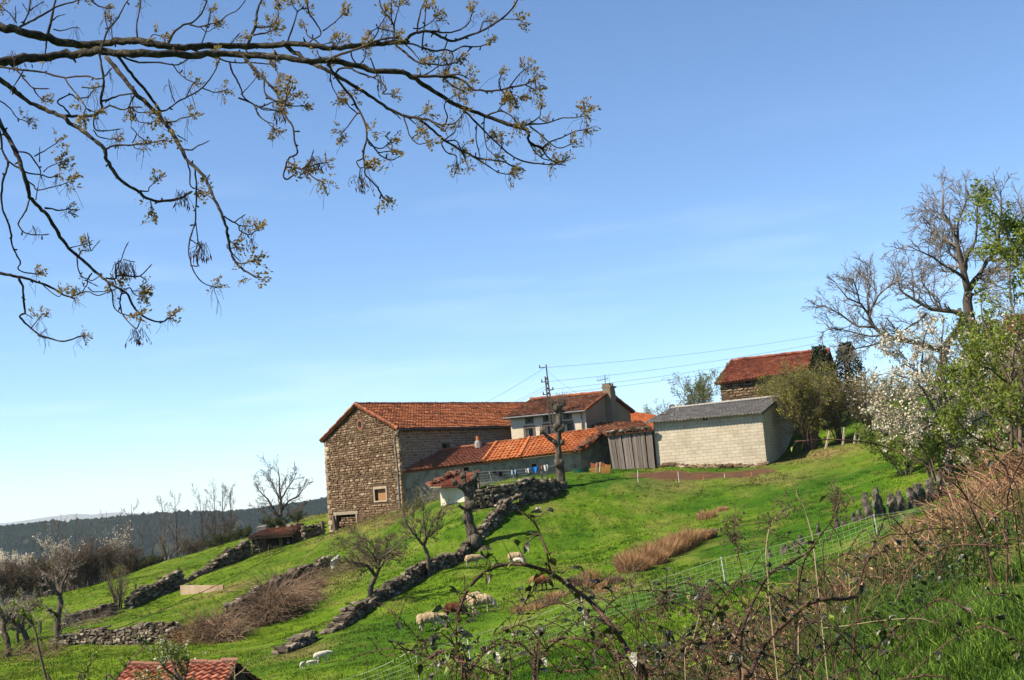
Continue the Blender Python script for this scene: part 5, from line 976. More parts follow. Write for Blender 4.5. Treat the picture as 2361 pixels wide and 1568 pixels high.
# --- blossoming trees and hedge on the left crest
for i, (u, v, D, h, wd, lb, n) in enumerate([(15, 1365, 90, 3.4, 2.6, 'white blossoming tree at the left edge behind the crest', 3000), (150, 1335, 97, 4.0, 2.6, 'white blossoming tree above the green hedge bush', 1700), (262, 1312, 104, 3.4, 1.3, 'small slender blossoming tree right of the hedge', 600)]):
    b = P(u, v, D); b[2] = min(b[2], GZC(b[0], b[1])); b = g3(b[0], b[1]); b = b if i else b
    topz = P(u, (1282, 1238, 1228)[i], D)[2]
    bush('blossom_tree', lb, b, max(2.5, topz - b[2]), wd, 250 + i, 9, [('blossom', int(n * 1.5), .11, M_blossom, .2, .07, .9)], twig=M_twiggrey, cat='tree', group='blossoming trees on the crest', rtw=.012)
for i, (u, D, vt, wd, mt, tw, lb, n, sz) in enumerate([(95, 93, 1298, 2.6, M_bush, M_twig, 'yellow green bush at the left between the blossoming trees', 5200, .12), (45, 92, 1330, 1.8, M_bush, M_twig, 'small yellow green bush left of the larger one', 2000, .11), (190, 97, 1276, 2.4, M_broom, M_twig, 'dull brown bush in the hedge under the second blossoming tree', 2600, .09), (225, 98, 1285, 2.2, M_broom, M_twig, 'dull brown bush in the hedge left of the slender blossoming tree', 2600, .09), (318, 98, 1302, 1.8, M_broom, M_broom, 'dark broom bush on the crest left of the pale poplar pair', 3400, .10), (352, 99, 1288, 1.8, M_broom, M_broom, 'dark broom bush on the crest at the foot of the poplar pair', 3400, .10), (272, 96, 1312, 1.7, M_bush, M_twig, 'thin olive bush on the crest in the middle of the left hedge', 1300, .09),
      (528, 101, 1234, 1.9, M_broom, M_broom, 'dark broom bush on the crest left of the field shed', 3400, .10), (563, 100, 1222, 1.6, M_broom, M_broom, 'dark broom bush just behind the left corner of the field shed', 3000, .10), (640, 100, 1198, 1.8, M_broom, M_broom, 'broom bush behind the field shed roof below the round bare tree', 3000, .10), (490, 102, 1252, 1.0, M_broom, M_broom, 'low broom clump on the crest right of the bare tree row', 1200, .09), (690, 101, 1196, 1.6, M_broom, M_broom, 'low broom clump on the crest between field shed and barn', 1400, .09)]):
    q = P(u, 1300, D); b = g3(q[0], q[1]); bush('hedge_bush', lb, b, max(.9, P(u, vt, D)[2] - b[2]), wd, 260 + i, 16, [('foliage', n, sz, mt, .1, .08, .6)], twig=tw, group='bushes along the left crest', rtw=.011, lv3=False)
for i, (u, D, dh, lb) in enumerate([(10, 88, 95, 'brown leafless hedge bush at the very left of the crest'), (62, 89, 80, 'brown leafless hedge bush under the left blossoming tree'), (118, 90, 85, 'brown leafless hedge bush below the yellow green bush'), (165, 92, 100, 'brown leafless hedge bush right of the yellow green bush'), (208, 93, 92, 'brown leafless hedge bush below the dull brown ones'), (246, 94, 78, 'brown leafless hedge bush under the slender blossoming tree'), (296, 96, 60, 'low brown hedge bush left of the dark broom'), (440, 104, 46, 'low grey hedge bush between the poplars and the row of four')]):
    q = P(u, 1300, D); b = g3(q[0], q[1]); bush('hedge_bush', lb, b, dh * D / F, 1.7, 620 + i, 16, [('foliage', 500, .08, M_broom, .1, .08, .6)], twig=M_twig, group='bushes along the left crest', rtw=.014, up=.12)
# --- poplars and other bare trees beyond the crest
def barefar(name, label, u, vb, ut, vt, D, seed, wide, r0, n1, twig=M_twiggrey, bark=M_barkpale, group='bare trees beyond the left crest', rt=.015, t0=.22, ang=(18, 42), lean=0, trop=.09, three=True, leaf=None):
    top = P(ut, vt, D); q = P(u, vb, D); gzb = GZC(q[0], q[1]); b = V3(q[0], q[1], min(gzb, q[2])); h = top[2] - b[2]; b0 = V3(q[0], q[1], gzb - .2); r = np.random.default_rng(seed)
    mid = (b0 + top) / 2 + r.normal(0, h * .012, 3); path = np.array([b0, b0 * .7 + top * .3 + r.normal(0, h * .01, 3), mid, top])
    lv = [(n1, t0, .97, wide, ang, 7, .07, trop, .5, rt, True), (8, .15, 1, .45, (20, 48), 5, .1, trop, .6, rt * .8, False)]
    if three: lv.append((5, .15, 1, .5, (20, 50), 4, .12, .06, .7, rt * .65, False))
    return tree(name, label, V3(q[0], q[1], gzb), [(path, r0, rt)], seed, lv, leaf, bark, twig, 'tree', group)
barefar('poplar_tree', 'tall pale bare poplar, left one of the close pair on the crest', 389, 1295, 371, 1150, 112, 301, 2.0, .17, 20)
barefar('poplar_tree', 'tall pale bare poplar, right one of the close pair on the crest', 408, 1290, 403, 1138, 112, 302, 2.0, .17, 20)
barefar('poplar_tree', 'slim pale bare poplar standing alone left of the pair', 300, 1292, 303, 1160, 114, 303, 1.7, .15, 18)
for i, (u, vb, ut, vt, lb) in enumerate([(473, 1260, 460, 1145, 'bare tree at the left of the row of four near the field shed'), (495, 1258, 492, 1126, 'second bare tree in the row of four near the field shed'), (513, 1245, 512, 1119, 'tallest bare tree in the row of four near the field shed'), (529, 1232, 532, 1123, 'bare tree at the right end of the row of four near the field shed')]):
    barefar('bare_tree', lb, u, vb, ut, vt, 113, 310 + i, 1.9, .15, 18, twig=M_twig, bark=M_bark)
D = 108; q = P(645, 1216, D); gb = GZC(q[0], q[1]); b = V3(q[0], q[1], gb)
tree('round_bare_tree', 'rounded bare tree with spreading limbs between field shed and barn', b, [(np.array([b - V3(0, 0, .3), P(646, 1205, D), P(648, 1170, D), P(645, 1130, D), P(641, 1078, D)]), .22, .03), (PL([(646, 1195), (625, 1165, -.6), (605, 1140, -1), (585, 1118, -1.2)], D), .11, .02), (PL([(648, 1180), (665, 1155, .6), (690, 1140, .9), (703, 1115, 1)], D), .11, .02), (PL([(646, 1150), (630, 1120, 1), (618, 1092, 1.3)], D), .08, .02), (PL([(648, 1150), (670, 1115, -1), (685, 1090, -1.2)], D), .08, .02), (PL([(646, 1205), (620, 1190, .5), (592, 1170, .8)], D), .08, .02), (PL([(648, 1200), (672, 1180, -.5), (698, 1168, -.6)], D), .08, .02)], 320,
     [(9, .2, 1, .42, (25, 55), 6, .1, .06, .5, .018, False), (6, .15, 1, .5, (22, 55), 5, .14, .06, .6, .014, False), (5, .1, 1, .5, (25, 60), 4, .15, .06, .7, .011, False)], [('buds', 500, .1, M_twig, .6, .02, .6)], twig=M_twig, group='bare trees beyond the left crest', nokid=0)
rg = np.random.default_rng(77)
hed = [(125, 1195, 'brown'), (140, 1185, 'thick'), (152, 1200, 'low'), (172, 1198, 'thin'), (190, 1205, 'short'), (205, 1200, 'brushy'), (222, 1204, 'bent'), (245, 1178, 'tall'), (272, 1186, 'straight'), (287, 1195, 'small'), (330, 1205, 'dim'), (345, 1190, 'spindly'), (427, 1205, 'slight'), (440, 1198, 'narrow'), (100, 1218, 'squat'), (75, 1232, 'faint')]
for i, (u, vt, adj) in enumerate(hed):
    nb = hed[i - 1][0] if i else 0
    barefar('hedge_tree', f'{adj} bare brown tree in the hedge line beyond the left crest', u + rg.normal(0, 5), 1310, u, vt, 128 + rg.uniform(-8, 14), 330 + i, 1.7, .12, 14, twig=M_twig, bark=M_bark, rt=.018, ang=(15, 38), three=i % 2 == 0)
# woodland in the hollow behind: a mass nobody could count
m = MB(); rg = np.random.default_rng(5); M_wood = mat('bare_wood', [(.05, .036, .028), (.12, .090, .070), (.21, .165, .135)], scale=.05, bump=0, attr='rnd', avar=.6, spec=0)
def proto(seed):
    r = np.random.default_rng(seed); Pt, Rt = trunk_path(V3(0, 0, 0), V3(0, 0, 1), 6, .01, r, .012, .003); a, ra = kids(r, Pt, Rt, 16, .2, .97, .28, (18, 45), 5, .09, .08, .6, rmin=.0024, absl=True); b_, rb = kids(r, a, ra, 6, .2, 1, .42, (20, 50), 4, .12, .06, .7, rmin=.0018); q = MB(); tubes(q, Pt, Rt, 4); tubes(q, a, ra, 3, cap=False); tubes(q, b_, rb, 3, cap=False); return np.concatenate(q.v), [(l.reshape(-1, 4) if t[0] == 4 else l.reshape(-1, t[0])) for l, t in zip(q.lo, q.lt) if t[0] == 4]
PR = [proto(s) for s in range(5)]
nW = 1000
for k in range(nW):
    D = 135 * (3.4 ** rg.random()); u = rg.uniform(-200, 800); q = P(u, 1250, D); z = GZC(q[0], D); V, Fs = PR[k % 5]; a = rg.uniform(0, 6.28); h = rg.uniform(5.5, 10) * (1 if D > 190 else .85); c_, s_ = math.cos(a), math.sin(a); wdt = rg.uniform(.9, 1.4)
    Vv = np.stack([(V[:, 0] * c_ - V[:, 1] * s_) * h * wdt, (V[:, 0] * s_ + V[:, 1] * c_) * h * wdt, V[:, 2] * h], 1) + V3(q[0], D, z - .3)
    Fc = np.concatenate(Fs); m.add(Vv, Fc, rg.random())
tag(m.build('bare_woodland', M_wood), kind='stuff')
# conifer forest on the far hill
m = MB(); rg = np.random.default_rng(6); M_con = mat('conifer_needles', [(.003, .009, .010), (.008, .021, .019), (.022, .040, .026)], scale=.02, bump=0, attr='rnd', avar=.7, spec=0)
hu = [p[0] for p in hillpx]; hv = [p[1] for p in hillpx]; nC = 42000; us = rg.uniform(-250, 850, nC); t = 1 - (rg.random(nC) ** 1.35) * .78; D = 620 + 730 * t; fz = t ** 1.25
top = np.array([P(a, np.interp(a, hu, hv), 1350) for a in us]); zz = -118 + (top[:, 2] + 118) * fz; X = top[:, 0] * D / 1350
Yh = D; zz += (vn(X, Yh, 144, 7) - .5) * 16 * np.clip(1 - np.abs(t - 1), 0, 1)
# clearings: two pale meadows on the hillside
keep = ~(((us - 372) / 34) ** 2 + ((t - .80) / .035) ** 2 < 1) & ~(((us - 600) / 40) ** 2 + ((t - .72) / .03) ** 2 < 1) & ~(vn(us / 40, t * 9, 1, 3) < .24); us, X, Yh, zz = us[keep], X[keep], Yh[keep], zz[keep]; n = len(X)
th = np.arange(6) / 6 * 2 * math.pi; ring_ = np.stack([np.cos(th), np.sin(th)], 1); h = rg.uniform(2.0, 4.2, n) * np.where(rg.random(n) < .06, 1.3, 1); rad = h * rg.uniform(.7, 1.2, n); jz = 1 + rg.normal(0, .25, (n, 6))
V = np.zeros((n, 13, 3)); V[:, :6, :2] = ring_[None] * rad[:, None, None] * jz[..., None]; V[:, :6, 2] = h[:, None] * .12; V[:, 6:12, :2] = ring_[None] * rad[:, None, None] * .62 * np.roll(jz, 2, 1)[..., None]; V[:, 6:12, 2] = h[:, None] * .5; V[:, 12, 2] = h
V += np.stack([X, Yh, zz], 1)[:, None]; f4 = np.array([[i, (i + 1) % 6, 6 + (i + 1) % 6, 6 + i] for i in range(6)]); f3 = np.array([[6 + i, 6 + (i + 1) % 6, 12] for i in range(6)]); base_ = (np.arange(n) * 13)[:, None, None]
rv = np.repeat(np.clip(vn(X, Yh, 120, 8, 3) * .9 + rg.normal(0, .15, n), 0, 1), 13); m.add(V.reshape(-1, 3), (base_ + f4[None]).reshape(-1, 4), rv); m.lo.append((base_ + f3[None]).ravel()); m.lt.append(np.full(n * 6, 3)); m.mi.append(np.zeros(n * 6))
tag(m.build('conifer_forest', M_con), kind='stuff')

# ============================================================ right-hand side
def XC(lst, D): return PL([(1844.6 + a[0] * .4045, 403.5 + a[1] * .4045, (a[2] if len(a) > 2 else 0)) for a in lst], D)
D = 64; q = P(2262, 1000, D); b = g3(q[0], q[1])
tree('walnut_tree', 'large bare walnut tree towering over the blossoming plum', b,
     [(np.vstack([b - V3(0, 0, .3), XC([(1005, 980), (985, 890), (968, 780), (962, 670)], D)]), .36, .24), (XC([(962, 670), (945, 600), (930, 520), (905, 440), (895, 370), (860, 290), (825, 220), (815, 110)], D), .20, .03), (XC([(968, 650), (1000, 595, .5), (1035, 545, .8), (1080, 485, 1), (1130, 430, 1.2), (1190, 330, 1.4), (1235, 230, 1.5)], D), .17, .03), (XC([(938, 530), (950, 470, -.5), (985, 410, -.8), (1010, 330, -1), (1005, 220, -1.2), (1020, 110, -1.3)], D), .11, .02),
      (XC([(945, 600), (890, 560, -.5), (830, 520, -.9), (760, 470, -1.2), (690, 440, -1.4), (610, 400, -1.5)], D), .10, .02), (XC([(905, 440), (850, 385, .6), (790, 355, 1), (720, 310, 1.2)], D), .07, .018), (XC([(895, 370), (905, 280, -.6), (930, 190, -1), (960, 100, -1.2)], D), .07, .018), (XC([(860, 290), (800, 225, .5), (735, 190, .8)], D), .05, .016), (XC([(1130, 430, 1.2), (1135, 320, .4), (1150, 200, .2), (1140, 70, 0)], D), .09, .018), (XC([(972, 690), (1030, 660, -.6), (1090, 640, -1)], D), .08, .02), (XC([(1000, 595), (1080, 560, .8), (1160, 540, 1.2), (1250, 480, 1.5)], D), .07, .02), (XC([(1080, 485, 1), (1160, 470, 1.8), (1250, 380, 2.2)], D), .07, .02), (XC([(940, 560), (890, 480, 1.5), (840, 430, 2)], D), .06, .02), (XC([(1190, 330, 1.4), (1260, 260, 1), (1310, 180, .6)], D), .06, .02)], 351,
     [(10, .15, 1, 2.0, (30, 65), 7, .17, .03, .5, .022, True), (7, .12, 1, .55, (25, 60), 6, .2, .04, .6, .016, False), (5, .12, 1, .55, (25, 65), 5, .22, .05, .8, .010, False)], None, group='large bare trees on the right', bark=M_bark, twig=M_twiggrey)
D = 70; q = P(2150, 1000, D); b = g3(q[0], q[1])
tree('spreading_tree', 'bare tree with long left-leaning limbs behind the blossoming plum', b,
     [(np.vstack([b - V3(0, 0, .3), XC([(800, 1150), (850, 960), (930, 830), (900, 770)], D)]), .30, .17), (XC([(930, 800), (870, 770), (800, 768), (720, 748), (640, 700), (585, 675), (555, 600), (550, 540)], D), .15, .025), (XC([(720, 790), (680, 830, -.5), (600, 880, -.8), (540, 930, -1)], D), .09, .03), (XC([(800, 1000), (640, 960), (540, 930), (480, 905), (420, 862), (390, 800), (340, 735), (275, 705), (220, 640)], D), .17, .025), (XC([(425, 868), (330, 862, .5), (250, 812, .9), (180, 760, 1), (95, 745, 1.2)], D), .08, .02), (XC([(400, 800), (440, 700, -.6), (500, 640, -1), (565, 600, -1.2)], D), .07, .02), (XC([(390, 800), (385, 700, .6), (395, 620, .9), (385, 560, 1)], D), .06, .02),
      (XC([(650, 705), (640, 610, .6), (635, 530, .9)], D), .06, .02), (XC([(340, 735), (320, 650, -.6), (300, 590, -.8)], D), .05, .018), (XC([(800, 768), (760, 690, .8), (700, 620, 1.2), (690, 560, 1.3)], D), .07, .02), (XC([(480, 905), (400, 920, .7), (310, 900, 1), (200, 870, 1.3), (120, 900, 1.4)], D), .07, .018), (XC([(540, 930), (430, 960, -.8), (330, 990, -1), (250, 980, -1.2)], D), .07, .018)], 352,
     [(12, .1, 1, 1.7, (30, 65), 6, .17, .05, .5, .020, True), (7, .12, 1, .5, (25, 60), 5, .2, .04, .6, .014, False), (5, .12, 1, .55, (25, 65), 4, .22, .05, .8, .010, False)], [('foliage', 400, .09, M_leafy, .3, .25, .6)], group='large bare trees on the right', bark=M_bark, twig=M_twiggrey)
D = 42; q = P(2188, 1112, D); b = g3(q[0], q[1])
tree('plum_tree', 'plum tree covered in white blossom on the right slope', b,
     [(np.vstack([b - V3(0, 0, .2), PL([(2186, 1060), (2184, 1000), (2182, 940), (2178, 880), (2172, 800), (2175, 750)], D)]), .10, .02), (PL([(2184, 1010), (2165, 975, -.3), (2150, 940, -.5), (2130, 900, -.7), (2090, 870, -.9), (2040, 860, -1)], D), .06, .012), (PL([(2183, 960), (2150, 900, .4), (2125, 850, .7), (2130, 790, .9), (2140, 745, 1)], D), .06, .012), (PL([(2182, 930), (2220, 890, -.3), (2255, 850, -.6), (2300, 830, -.8)], D), .06, .012), (PL([(2180, 880), (2215, 830, .5), (2240, 780, .8), (2265, 745, .9)], D), .05, .012), (PL([(2185, 990), (2230, 975, .3), (2280, 960, .6), (2330, 960, .8)], D), .05, .012), (PL([(2168, 985), (2120, 965, .4), (2070, 955, .7), (2020, 960, .9)], D), .05, .012), (PL([(2130, 880), (2090, 830, .4), (2060, 790, .5)], D), .04, .01), (PL([(2186, 1030), (2240, 1025, -.5), (2290, 1040, -.8)], D), .04, .01), (PL([(2160, 970), (2110, 1000, -.5), (2060, 1000, -.8)], D), .04, .01), (PL([(2150, 900, .4), (2090, 905, .9), (2040, 900, 1.2)], D), .04, .01)], 353,
     [(14, .1, 1, 1.05, (30, 70), 6, .16, .02, .5, .010, True), (10, .1, 1, .55, (25, 65), 5, .18, .02, .6, .008, False)], [('blossom', 8000, .085, M_blossom, .05, .04, .95), ('foliage', 2200, .07, M_leafy, .2, .05, .6)], twig=M_twig, nokid=0)
bush('hawthorn_bush', 'leafing pale green hawthorn over the upper end of the standing stones', GD(2165, 1118, 56.5), 3.7, 4.2, 354, 18, [('foliage', 17000, .115, M_leafy, .1, .08, .7)], group=None, rtw=.006, spread=.75)
bush('hawthorn_bush', 'smaller pale green bush left of the hawthorn below the plum', GD(2090, 1098, 60), 2.4, 2.2, 355, 10, [('foliage', 5500, .11, M_leafy, .1, .08, .7)], rtw=.006, spread=.8)
b = g3(*P(1866, 1022, 78.5)[:2]); bush('willow_bush', 'big yellow green willow bush covering the right end of the block shed', b, P(1868, 858, 78.5)[2] - b[2], 3.3, 356, 24, [('foliage', 12000, .12, M_bush, .1, .12, .55)], rtw=.012, group='bushes behind the block shed', spread=.7)
b = g3(*P(1800, 985, 87)[:2]); bush('willow_bush', 'olive bush in front of the upper stone house wall', b, P(1790, 868, 87)[2] - b[2], 2.6, 366, 14, [('foliage', 5500, .12, M_bush, .1, .12, .55)], rtw=.012, group='bushes behind the block shed', spread=.8)
b = g3(*P(1612, 960, 93)[:2]); bush('young_tree', 'airy pale green young tree behind the block shed roof', b, P(1612, 866, 93)[2] - b[2], 2.4, 357, 12, [('foliage', 3200, .13, M_leafy, .15, .10, .55)], rtw=.012, group='bushes behind the block shed', spread=.75)
b = g3(*P(1512, 990, 99)[:2]); bush('young_tree', 'small grey green shrub top between farmhouse and block shed', b, P(1512, 934, 99)[2] - b[2], 1.6, 358, 9, [('foliage', 500, .11, M_leafy, .2, .06, .55)], rtw=.012, group='bushes behind the block shed', dens=.8)
for i, (u, vt, vb, D, wd, lb) in enumerate([(1896, 798, 880, 88, 1.1, 'ivy smothered stump right against the upper stone house roof'), (1958, 790, 880, 89, 1.2, 'ivy clad trunk standing right of the ivy smothered stump')]):
    q = P(u, vb, D); b = g3(q[0], q[1]); r = np.random.default_rng(370 + i); topz = P(u, vt, D)[2]; t_ = thing('ivy_trunk', lb, 'ivy', b, 'ivy clad trunks'); m = MB(); tubes(m, np.array([b - V3(0, 0, .2), xy(b, topz - .6)]), np.array([.3, .2]), 8); m.build('trunk', M_bark, t_); m = MB(); n = 3600
    z = r.random(n); rad = wd * (.35 + .65 * np.sin(np.clip(z * 1.05, 0, 1) * math.pi * .92 + .2)) * (.72 + .5 * vn(z * 5, np.full(n, i * 9.), 1, 3)); a = r.uniform(0, 6.28, n); k_ = r.random(n) ** .35; cen = np.stack([b[0] + np.cos(a) * rad * k_, b[1] + np.sin(a) * rad * k_, b[2] + .6 + z * (topz - b[2] - .6)], 1)
    leaves(m, cen, .16, r, .8); m.build('ivy_foliage', M_ivy, t_)
for i, (u, vb, D, vt, wd, bl, lb) in enumerate([(1935, 1005, 79, 880, 2.0, 160, 'brown leafless thicket behind the pale posts'), (2000, 1005, 78, 872, 2.2, 500, 'leafless thicket with a little blossom right of the pale posts'), (2075, 1010, 74, 880, 2.4, 500, 'brown thicket below the spreading bare tree'), (1905, 1000, 84, 900, 1.8, 60, 'dark twiggy thicket between willow bush and ivy trunk'), (2290, 1000, 60, 760, 2.6, 300, 'grey twiggy thicket behind the plum on the right'), (2370, 990, 52, 700, 2.6, 300, 'grey thicket at the right edge behind the leafy shrub')]):
    b = g3(*P(u, vb, D)[:2]); bush('thicket', lb, b, P(u, vt, D)[2] - b[2], wd, 380 + i, 16, [('blossom', bl * 3, .12, M_blossom, .2, .08, .9), ('foliage', 2200, .11, M_bush, .1, .12, .5)], rtw=.010, group='thickets on the right', spread=.8)
# leafy shrub close on the right
D = 15; b = GD(2330, 1150, D)
tree('leafy_shrub', 'tall shrub with fresh green leaf sprays at the right edge', b,
     [(np.vstack([b - V3(0, 0, .2), PL([(2335, 1000), (2320, 880), (2290, 780), (2262, 700)], D)]), .03, .008), (np.vstack([b + V3(.1, 0, -.2), PL([(2350, 950, .3), (2340, 820, .4), (2335, 700, .5), (2330, 590, .5)], D)]), .03, .008), (PL([(2400, 1150), (2400, 900, -.4), (2385, 760, -.6), (2370, 640, -.7)], D), .03, .008), (PL([(2330, 1000), (2280, 950, .3), (2240, 905, .5), (2215, 860, .6)], D), .018, .006), (PL([(2340, 1050), (2290, 1030, -.3), (2240, 1000, -.5), (2200, 965, -.6)], D), .018, .006), (PL([(2322, 880), (2280, 850, -.4), (2240, 840, -.6)], D), .014, .005), (PL([(2345, 900), (2300, 830, .6), (2265, 770, .8)], D), .014, .005), (PL([(2440, 760), (2390, 640), (2350, 570, -.1), (2300, 500, -.2), (2270, 470, -.2)], D), .016, .005), (PL([(2390, 640), (2350, 600, .2), (2310, 560, .3)], D), .01, .004), (PL([(2440, 700), (2400, 580), (2340, 520, .2)], D), .012, .005), (PL([(2420, 1100), (2370, 1000, -.6), (2330, 930, -.8)], D), .016, .005)], 391,
     [(7, .2, 1, .55, (25, 60), 5, .12, .05, .6, .0035, True), (5, .2, 1, .55, (25, 60), 4, .14, .05, .7, .0028, False)], [('foliage', 8500, .06, M_leafyg, .1, .04, .42)], bark=M_twig, twig=M_twig, cat='bush')
# ============================================================ brambles and dry rushes on the slope
def tangle(name, label, spots, n, seed, matr, rad=.006, hgt=1.0, green=0, group=None, cat='bramble', k=7, gm=M_leafy, arch=1.0, part='stems', up=.6):
    r = np.random.default_rng(seed); c0 = np.mean([s[0] for s in spots], 0); c0 = g3(c0[0], c0[1]); t = thing(name, label, cat, c0, group); m = MB(); PPs = []
    wts = np.array([s[1] * s[2] for s in spots]); wts = wts / wts.sum(); si = r.choice(len(spots), n, p=wts); cx = np.array([s[0][0] for s in spots])[si]; cy = np.array([s[0][1] for s in spots])[si]; rx = np.array([s[1] for s in spots])[si]; hh = np.array([s[2] for s in spots])[si]
    a = r.uniform(0, 6.28, n); q = np.sqrt(r.random(n)); x = cx + np.cos(a) * rx * q; y = cy + np.sin(a) * rx * q; z = gz(x, y); dome = hh * np.sqrt(np.clip(1.05 - q * q, .05, 1)) * hgt
    d = nrm(np.stack([r.normal(0, 1, n), r.normal(0, 1, n), np.full(n, up * 2)], 1)); ln = dome * r.uniform(.6, 1.5, n); p = np.stack([x, y, z - .05], 1) + np.stack([0 * x, 0 * x, dome * r.random(n) ** 1.5 * .55], 1); pts = [p]
    for i in range(k - 1): p = p + d * (ln / (k - 1))[:, None]; d = nrm(d + r.normal(0, .16, (n, 3)) - np.array([0, 0, arch * .22])); pts.append(p)
    PP = np.stack(pts, 1); tubes(m, PP, np.tile(np.linspace(rad, rad * .5, k), (n, 1)), 3, r.random(n), cap=False); tag(m.build(part, matr, t), kind='stuff')
    if green: m = MB(); leaves(m, along(PP, r, green, .1, 1, .03), .06, r, .6); tag(m.build('leaves', gm, t), kind='stuff')
    return t
S_ = lambda u, v, d, rx, h: (GD(u, v, d), rx, h)
tangle('bramble_bank', 'broad brown bramble bank in front of the diagonal wall', [S_(610, 1432, 55, .7, 1.2), S_(642, 1417, 56, .9, 2.1), S_(685, 1395, 58, .9, 1.15), S_(718, 1368, 61, .8, .8)], 1900, 401, M_drytwig, rad=.011, green=6500, group='brambles on the slope', gm=M_drytwig, up=.42, arch=.6)
tangle('bramble_clump', 'dark brown bramble clump at the right end of the lowest grey wall', [S_(500, 1490, 53, .9, 1.5), S_(525, 1498, 52, .7, 1.0)], 1200, 402, M_drytwig, rad=.011, green=2600, group='brambles on the slope', gm=M_drytwig, up=.22, arch=.5)
tangle('dry_bramble', 'pale dry stems arching out at the end of the grey wall', [S_(440, 1490, 53, 1.0, 1.5), S_(470, 1500, 52, 1.1, 1.2)], 130, 403, M_reed, rad=.011, group='brambles on the slope', k=9, arch=.8)
tangle('bramble_clump', 'thin bramble scrub between the white plastic sheet and the bramble bank', [S_(775, 1320, 66, 1.6, .9), S_(810, 1318, 64, 1.4, .7)], 600, 404, M_drytwig, rad=.010, up=.3, green=1600, group='brambles on the slope', gm=M_leafy)
tangle('scrub_patch', 'dry scrub at the foot of the barn gable', [S_(905, 1205, 76, 1.4, .8), S_(850, 1212, 78, 1.5, .7), S_(930, 1215, 74, 1.2, .8)], 420, 405, M_drytwig, rad=.010, up=.3, green=1200, gm=M_bush, group='scrub on the slope')
tangle('scrub_patch', 'straggly scrub under the bare trees at far left', [S_(30, 1510, 55, 1.6, .9), S_(80, 1505, 56, 1.4, .8), S_(110, 1515, 54, 1.2, .5)], 300, 406, M_drytwig, rad=.010, up=.4, green=1200, gm=M_bush, group='scrub on the slope')
tangle('scrub_patch', 'grey twigs lying over the wall by the leaning bare tree', [S_(185, 1445, 67, 1.8, .9), S_(225, 1425, 68.5, 1.5, .7)], 240, 407, M_twig, rad=.011, up=.4, group='scrub on the slope')
tangle('scrub_patch', 'green weeds in front of the field shed', [S_(628, 1281, 81, .5, .5), S_(650, 1276, 81.5, .4, .45)], 70, 408, M_broom, rad=.007, green=160, gm=M_leafyg, group='scrub on the slope')
def rushes(name, label, spots, n, seed, hgt=.8, wd=.012, matr=M_reed, group='dry rush tufts', cat='rush clump', lean=.35):
    r = np.random.default_rng(seed); c0 = np.mean([s[0] for s in spots], 0); c0 = g3(c0[0], c0[1]); nt_ = len(spots); si = r.integers(0, nt_, n); S = np.array([[s[0][0], s[0][1], s[1], s[2]] for s in spots])[si]
    a = r.uniform(0, 6.28, n); q = np.sqrt(r.random(n)); x = S[:, 0] + np.cos(a) * S[:, 2] * q; y = S[:, 1] + np.sin(a) * S[:, 2] * q; z = gz(x, y) - .03; h = S[:, 3] * r.uniform(.55, 1.1, n) * (1 - .35 * q); o = np.stack([np.cos(a), np.sin(a), 0 * a], 1) * q[:, None] + r.normal(0, .3, (n, 3)) * np.array([1, 1, 0])
    p0 = np.stack([x, y, z], 1); p1 = p0 + o * (h * lean * .5)[:, None] + np.array([0, 0, 1]) * (h * .6)[:, None]; p2 = p0 + o * (h * lean * 1.5)[:, None] + np.array([0, 0, 1]) * (h * .95)[:, None]; s = nrm(np.cross(r.normal(0, 1, (n, 3)), [0, 0, 1])) * wd / 2
    V = np.stack([p0 - s, p0 + s, p1 - s * .8, p1 + s * .8, p2], 1); m = MB(); b_ = (np.arange(n) * 5)[:, None]; m.add(V.reshape(-1, 3), b_ + np.array([[0, 1, 3, 2]]), np.repeat(r.random(n), 5)); m.lo.append((b_ + np.array([[2, 3, 4]])).ravel()); m.lt.append(np.full(n, 3)); m.mi.append(np.zeros(n))
    o = tag(m.build(name, matr), label, cat, group); return base_at(o, c0)
rushes('rush_clump', 'large tawny clump of dry rushes in the middle of the pasture', [(GD(u, v, d), rx, h) for u, v, d, rx, h in ((1455, 1318, 50, .55, 1.0), (1490, 1300, 51.5, .6, 1.05), (1530, 1290, 52.5, .6, 1.15), (1560, 1282, 53.5, .6, 1.15), (1585, 1278, 54, .55, 1.05), (1510, 1308, 51, .5, .9), (1445, 1300, 51.5, .4, .8), (1618, 1270, 55, .4, .75), (1480, 1325, 49.8, .4, .7))], 7500, 421, wd=.02)
rushes('rush_tuft', 'dark rush tuft at the right end of the large tawny clump', [(GD(1637, 1268, 55.3), .35, .65)], 700, 422, wd=.02, matr=M_drytwig)
rushes('rush_tuft', 'brown grass tuft high in the pasture near the block shed', [(GD(1628, 1190, 64), .5, .6), (GD(1665, 1180, 65), .35, .25)], 900, 423, wd=.022)
for i, (u, v, d, rx, h, lb) in enumerate([(1330, 1342, 48.5, .4, .5, 'brown tuft left of the small pair above the netting'), (1360, 1330, 49.3, .4, .6, 'brown tuft of the small pair above the netting'), (1372, 1355, 47, .4, .5, 'low brown tuft just above the netting, centre'), (1415, 1345, 47.5, .35, .45, 'low brown tuft right of the centre tufts by the netting'), (1280, 1372, 46.5, .4, .35, 'flat brown tuft right below the brown sheep'), (1215, 1405, 43.5, .6, .35, 'wide flat brown patch of rush above the netting'), (1255, 1395, 44, .5, .4, 'brown rush patch between netting and brown sheep'), (1395, 1368, 45.5, .6, .3, 'flattened rush patch touching the netting')]):
    rushes('rush_tuft', lb, [(GD(u, v, d), rx, h)], 420, 430 + i, wd=.018, matr=M_reed if i % 3 else M_drytwig)
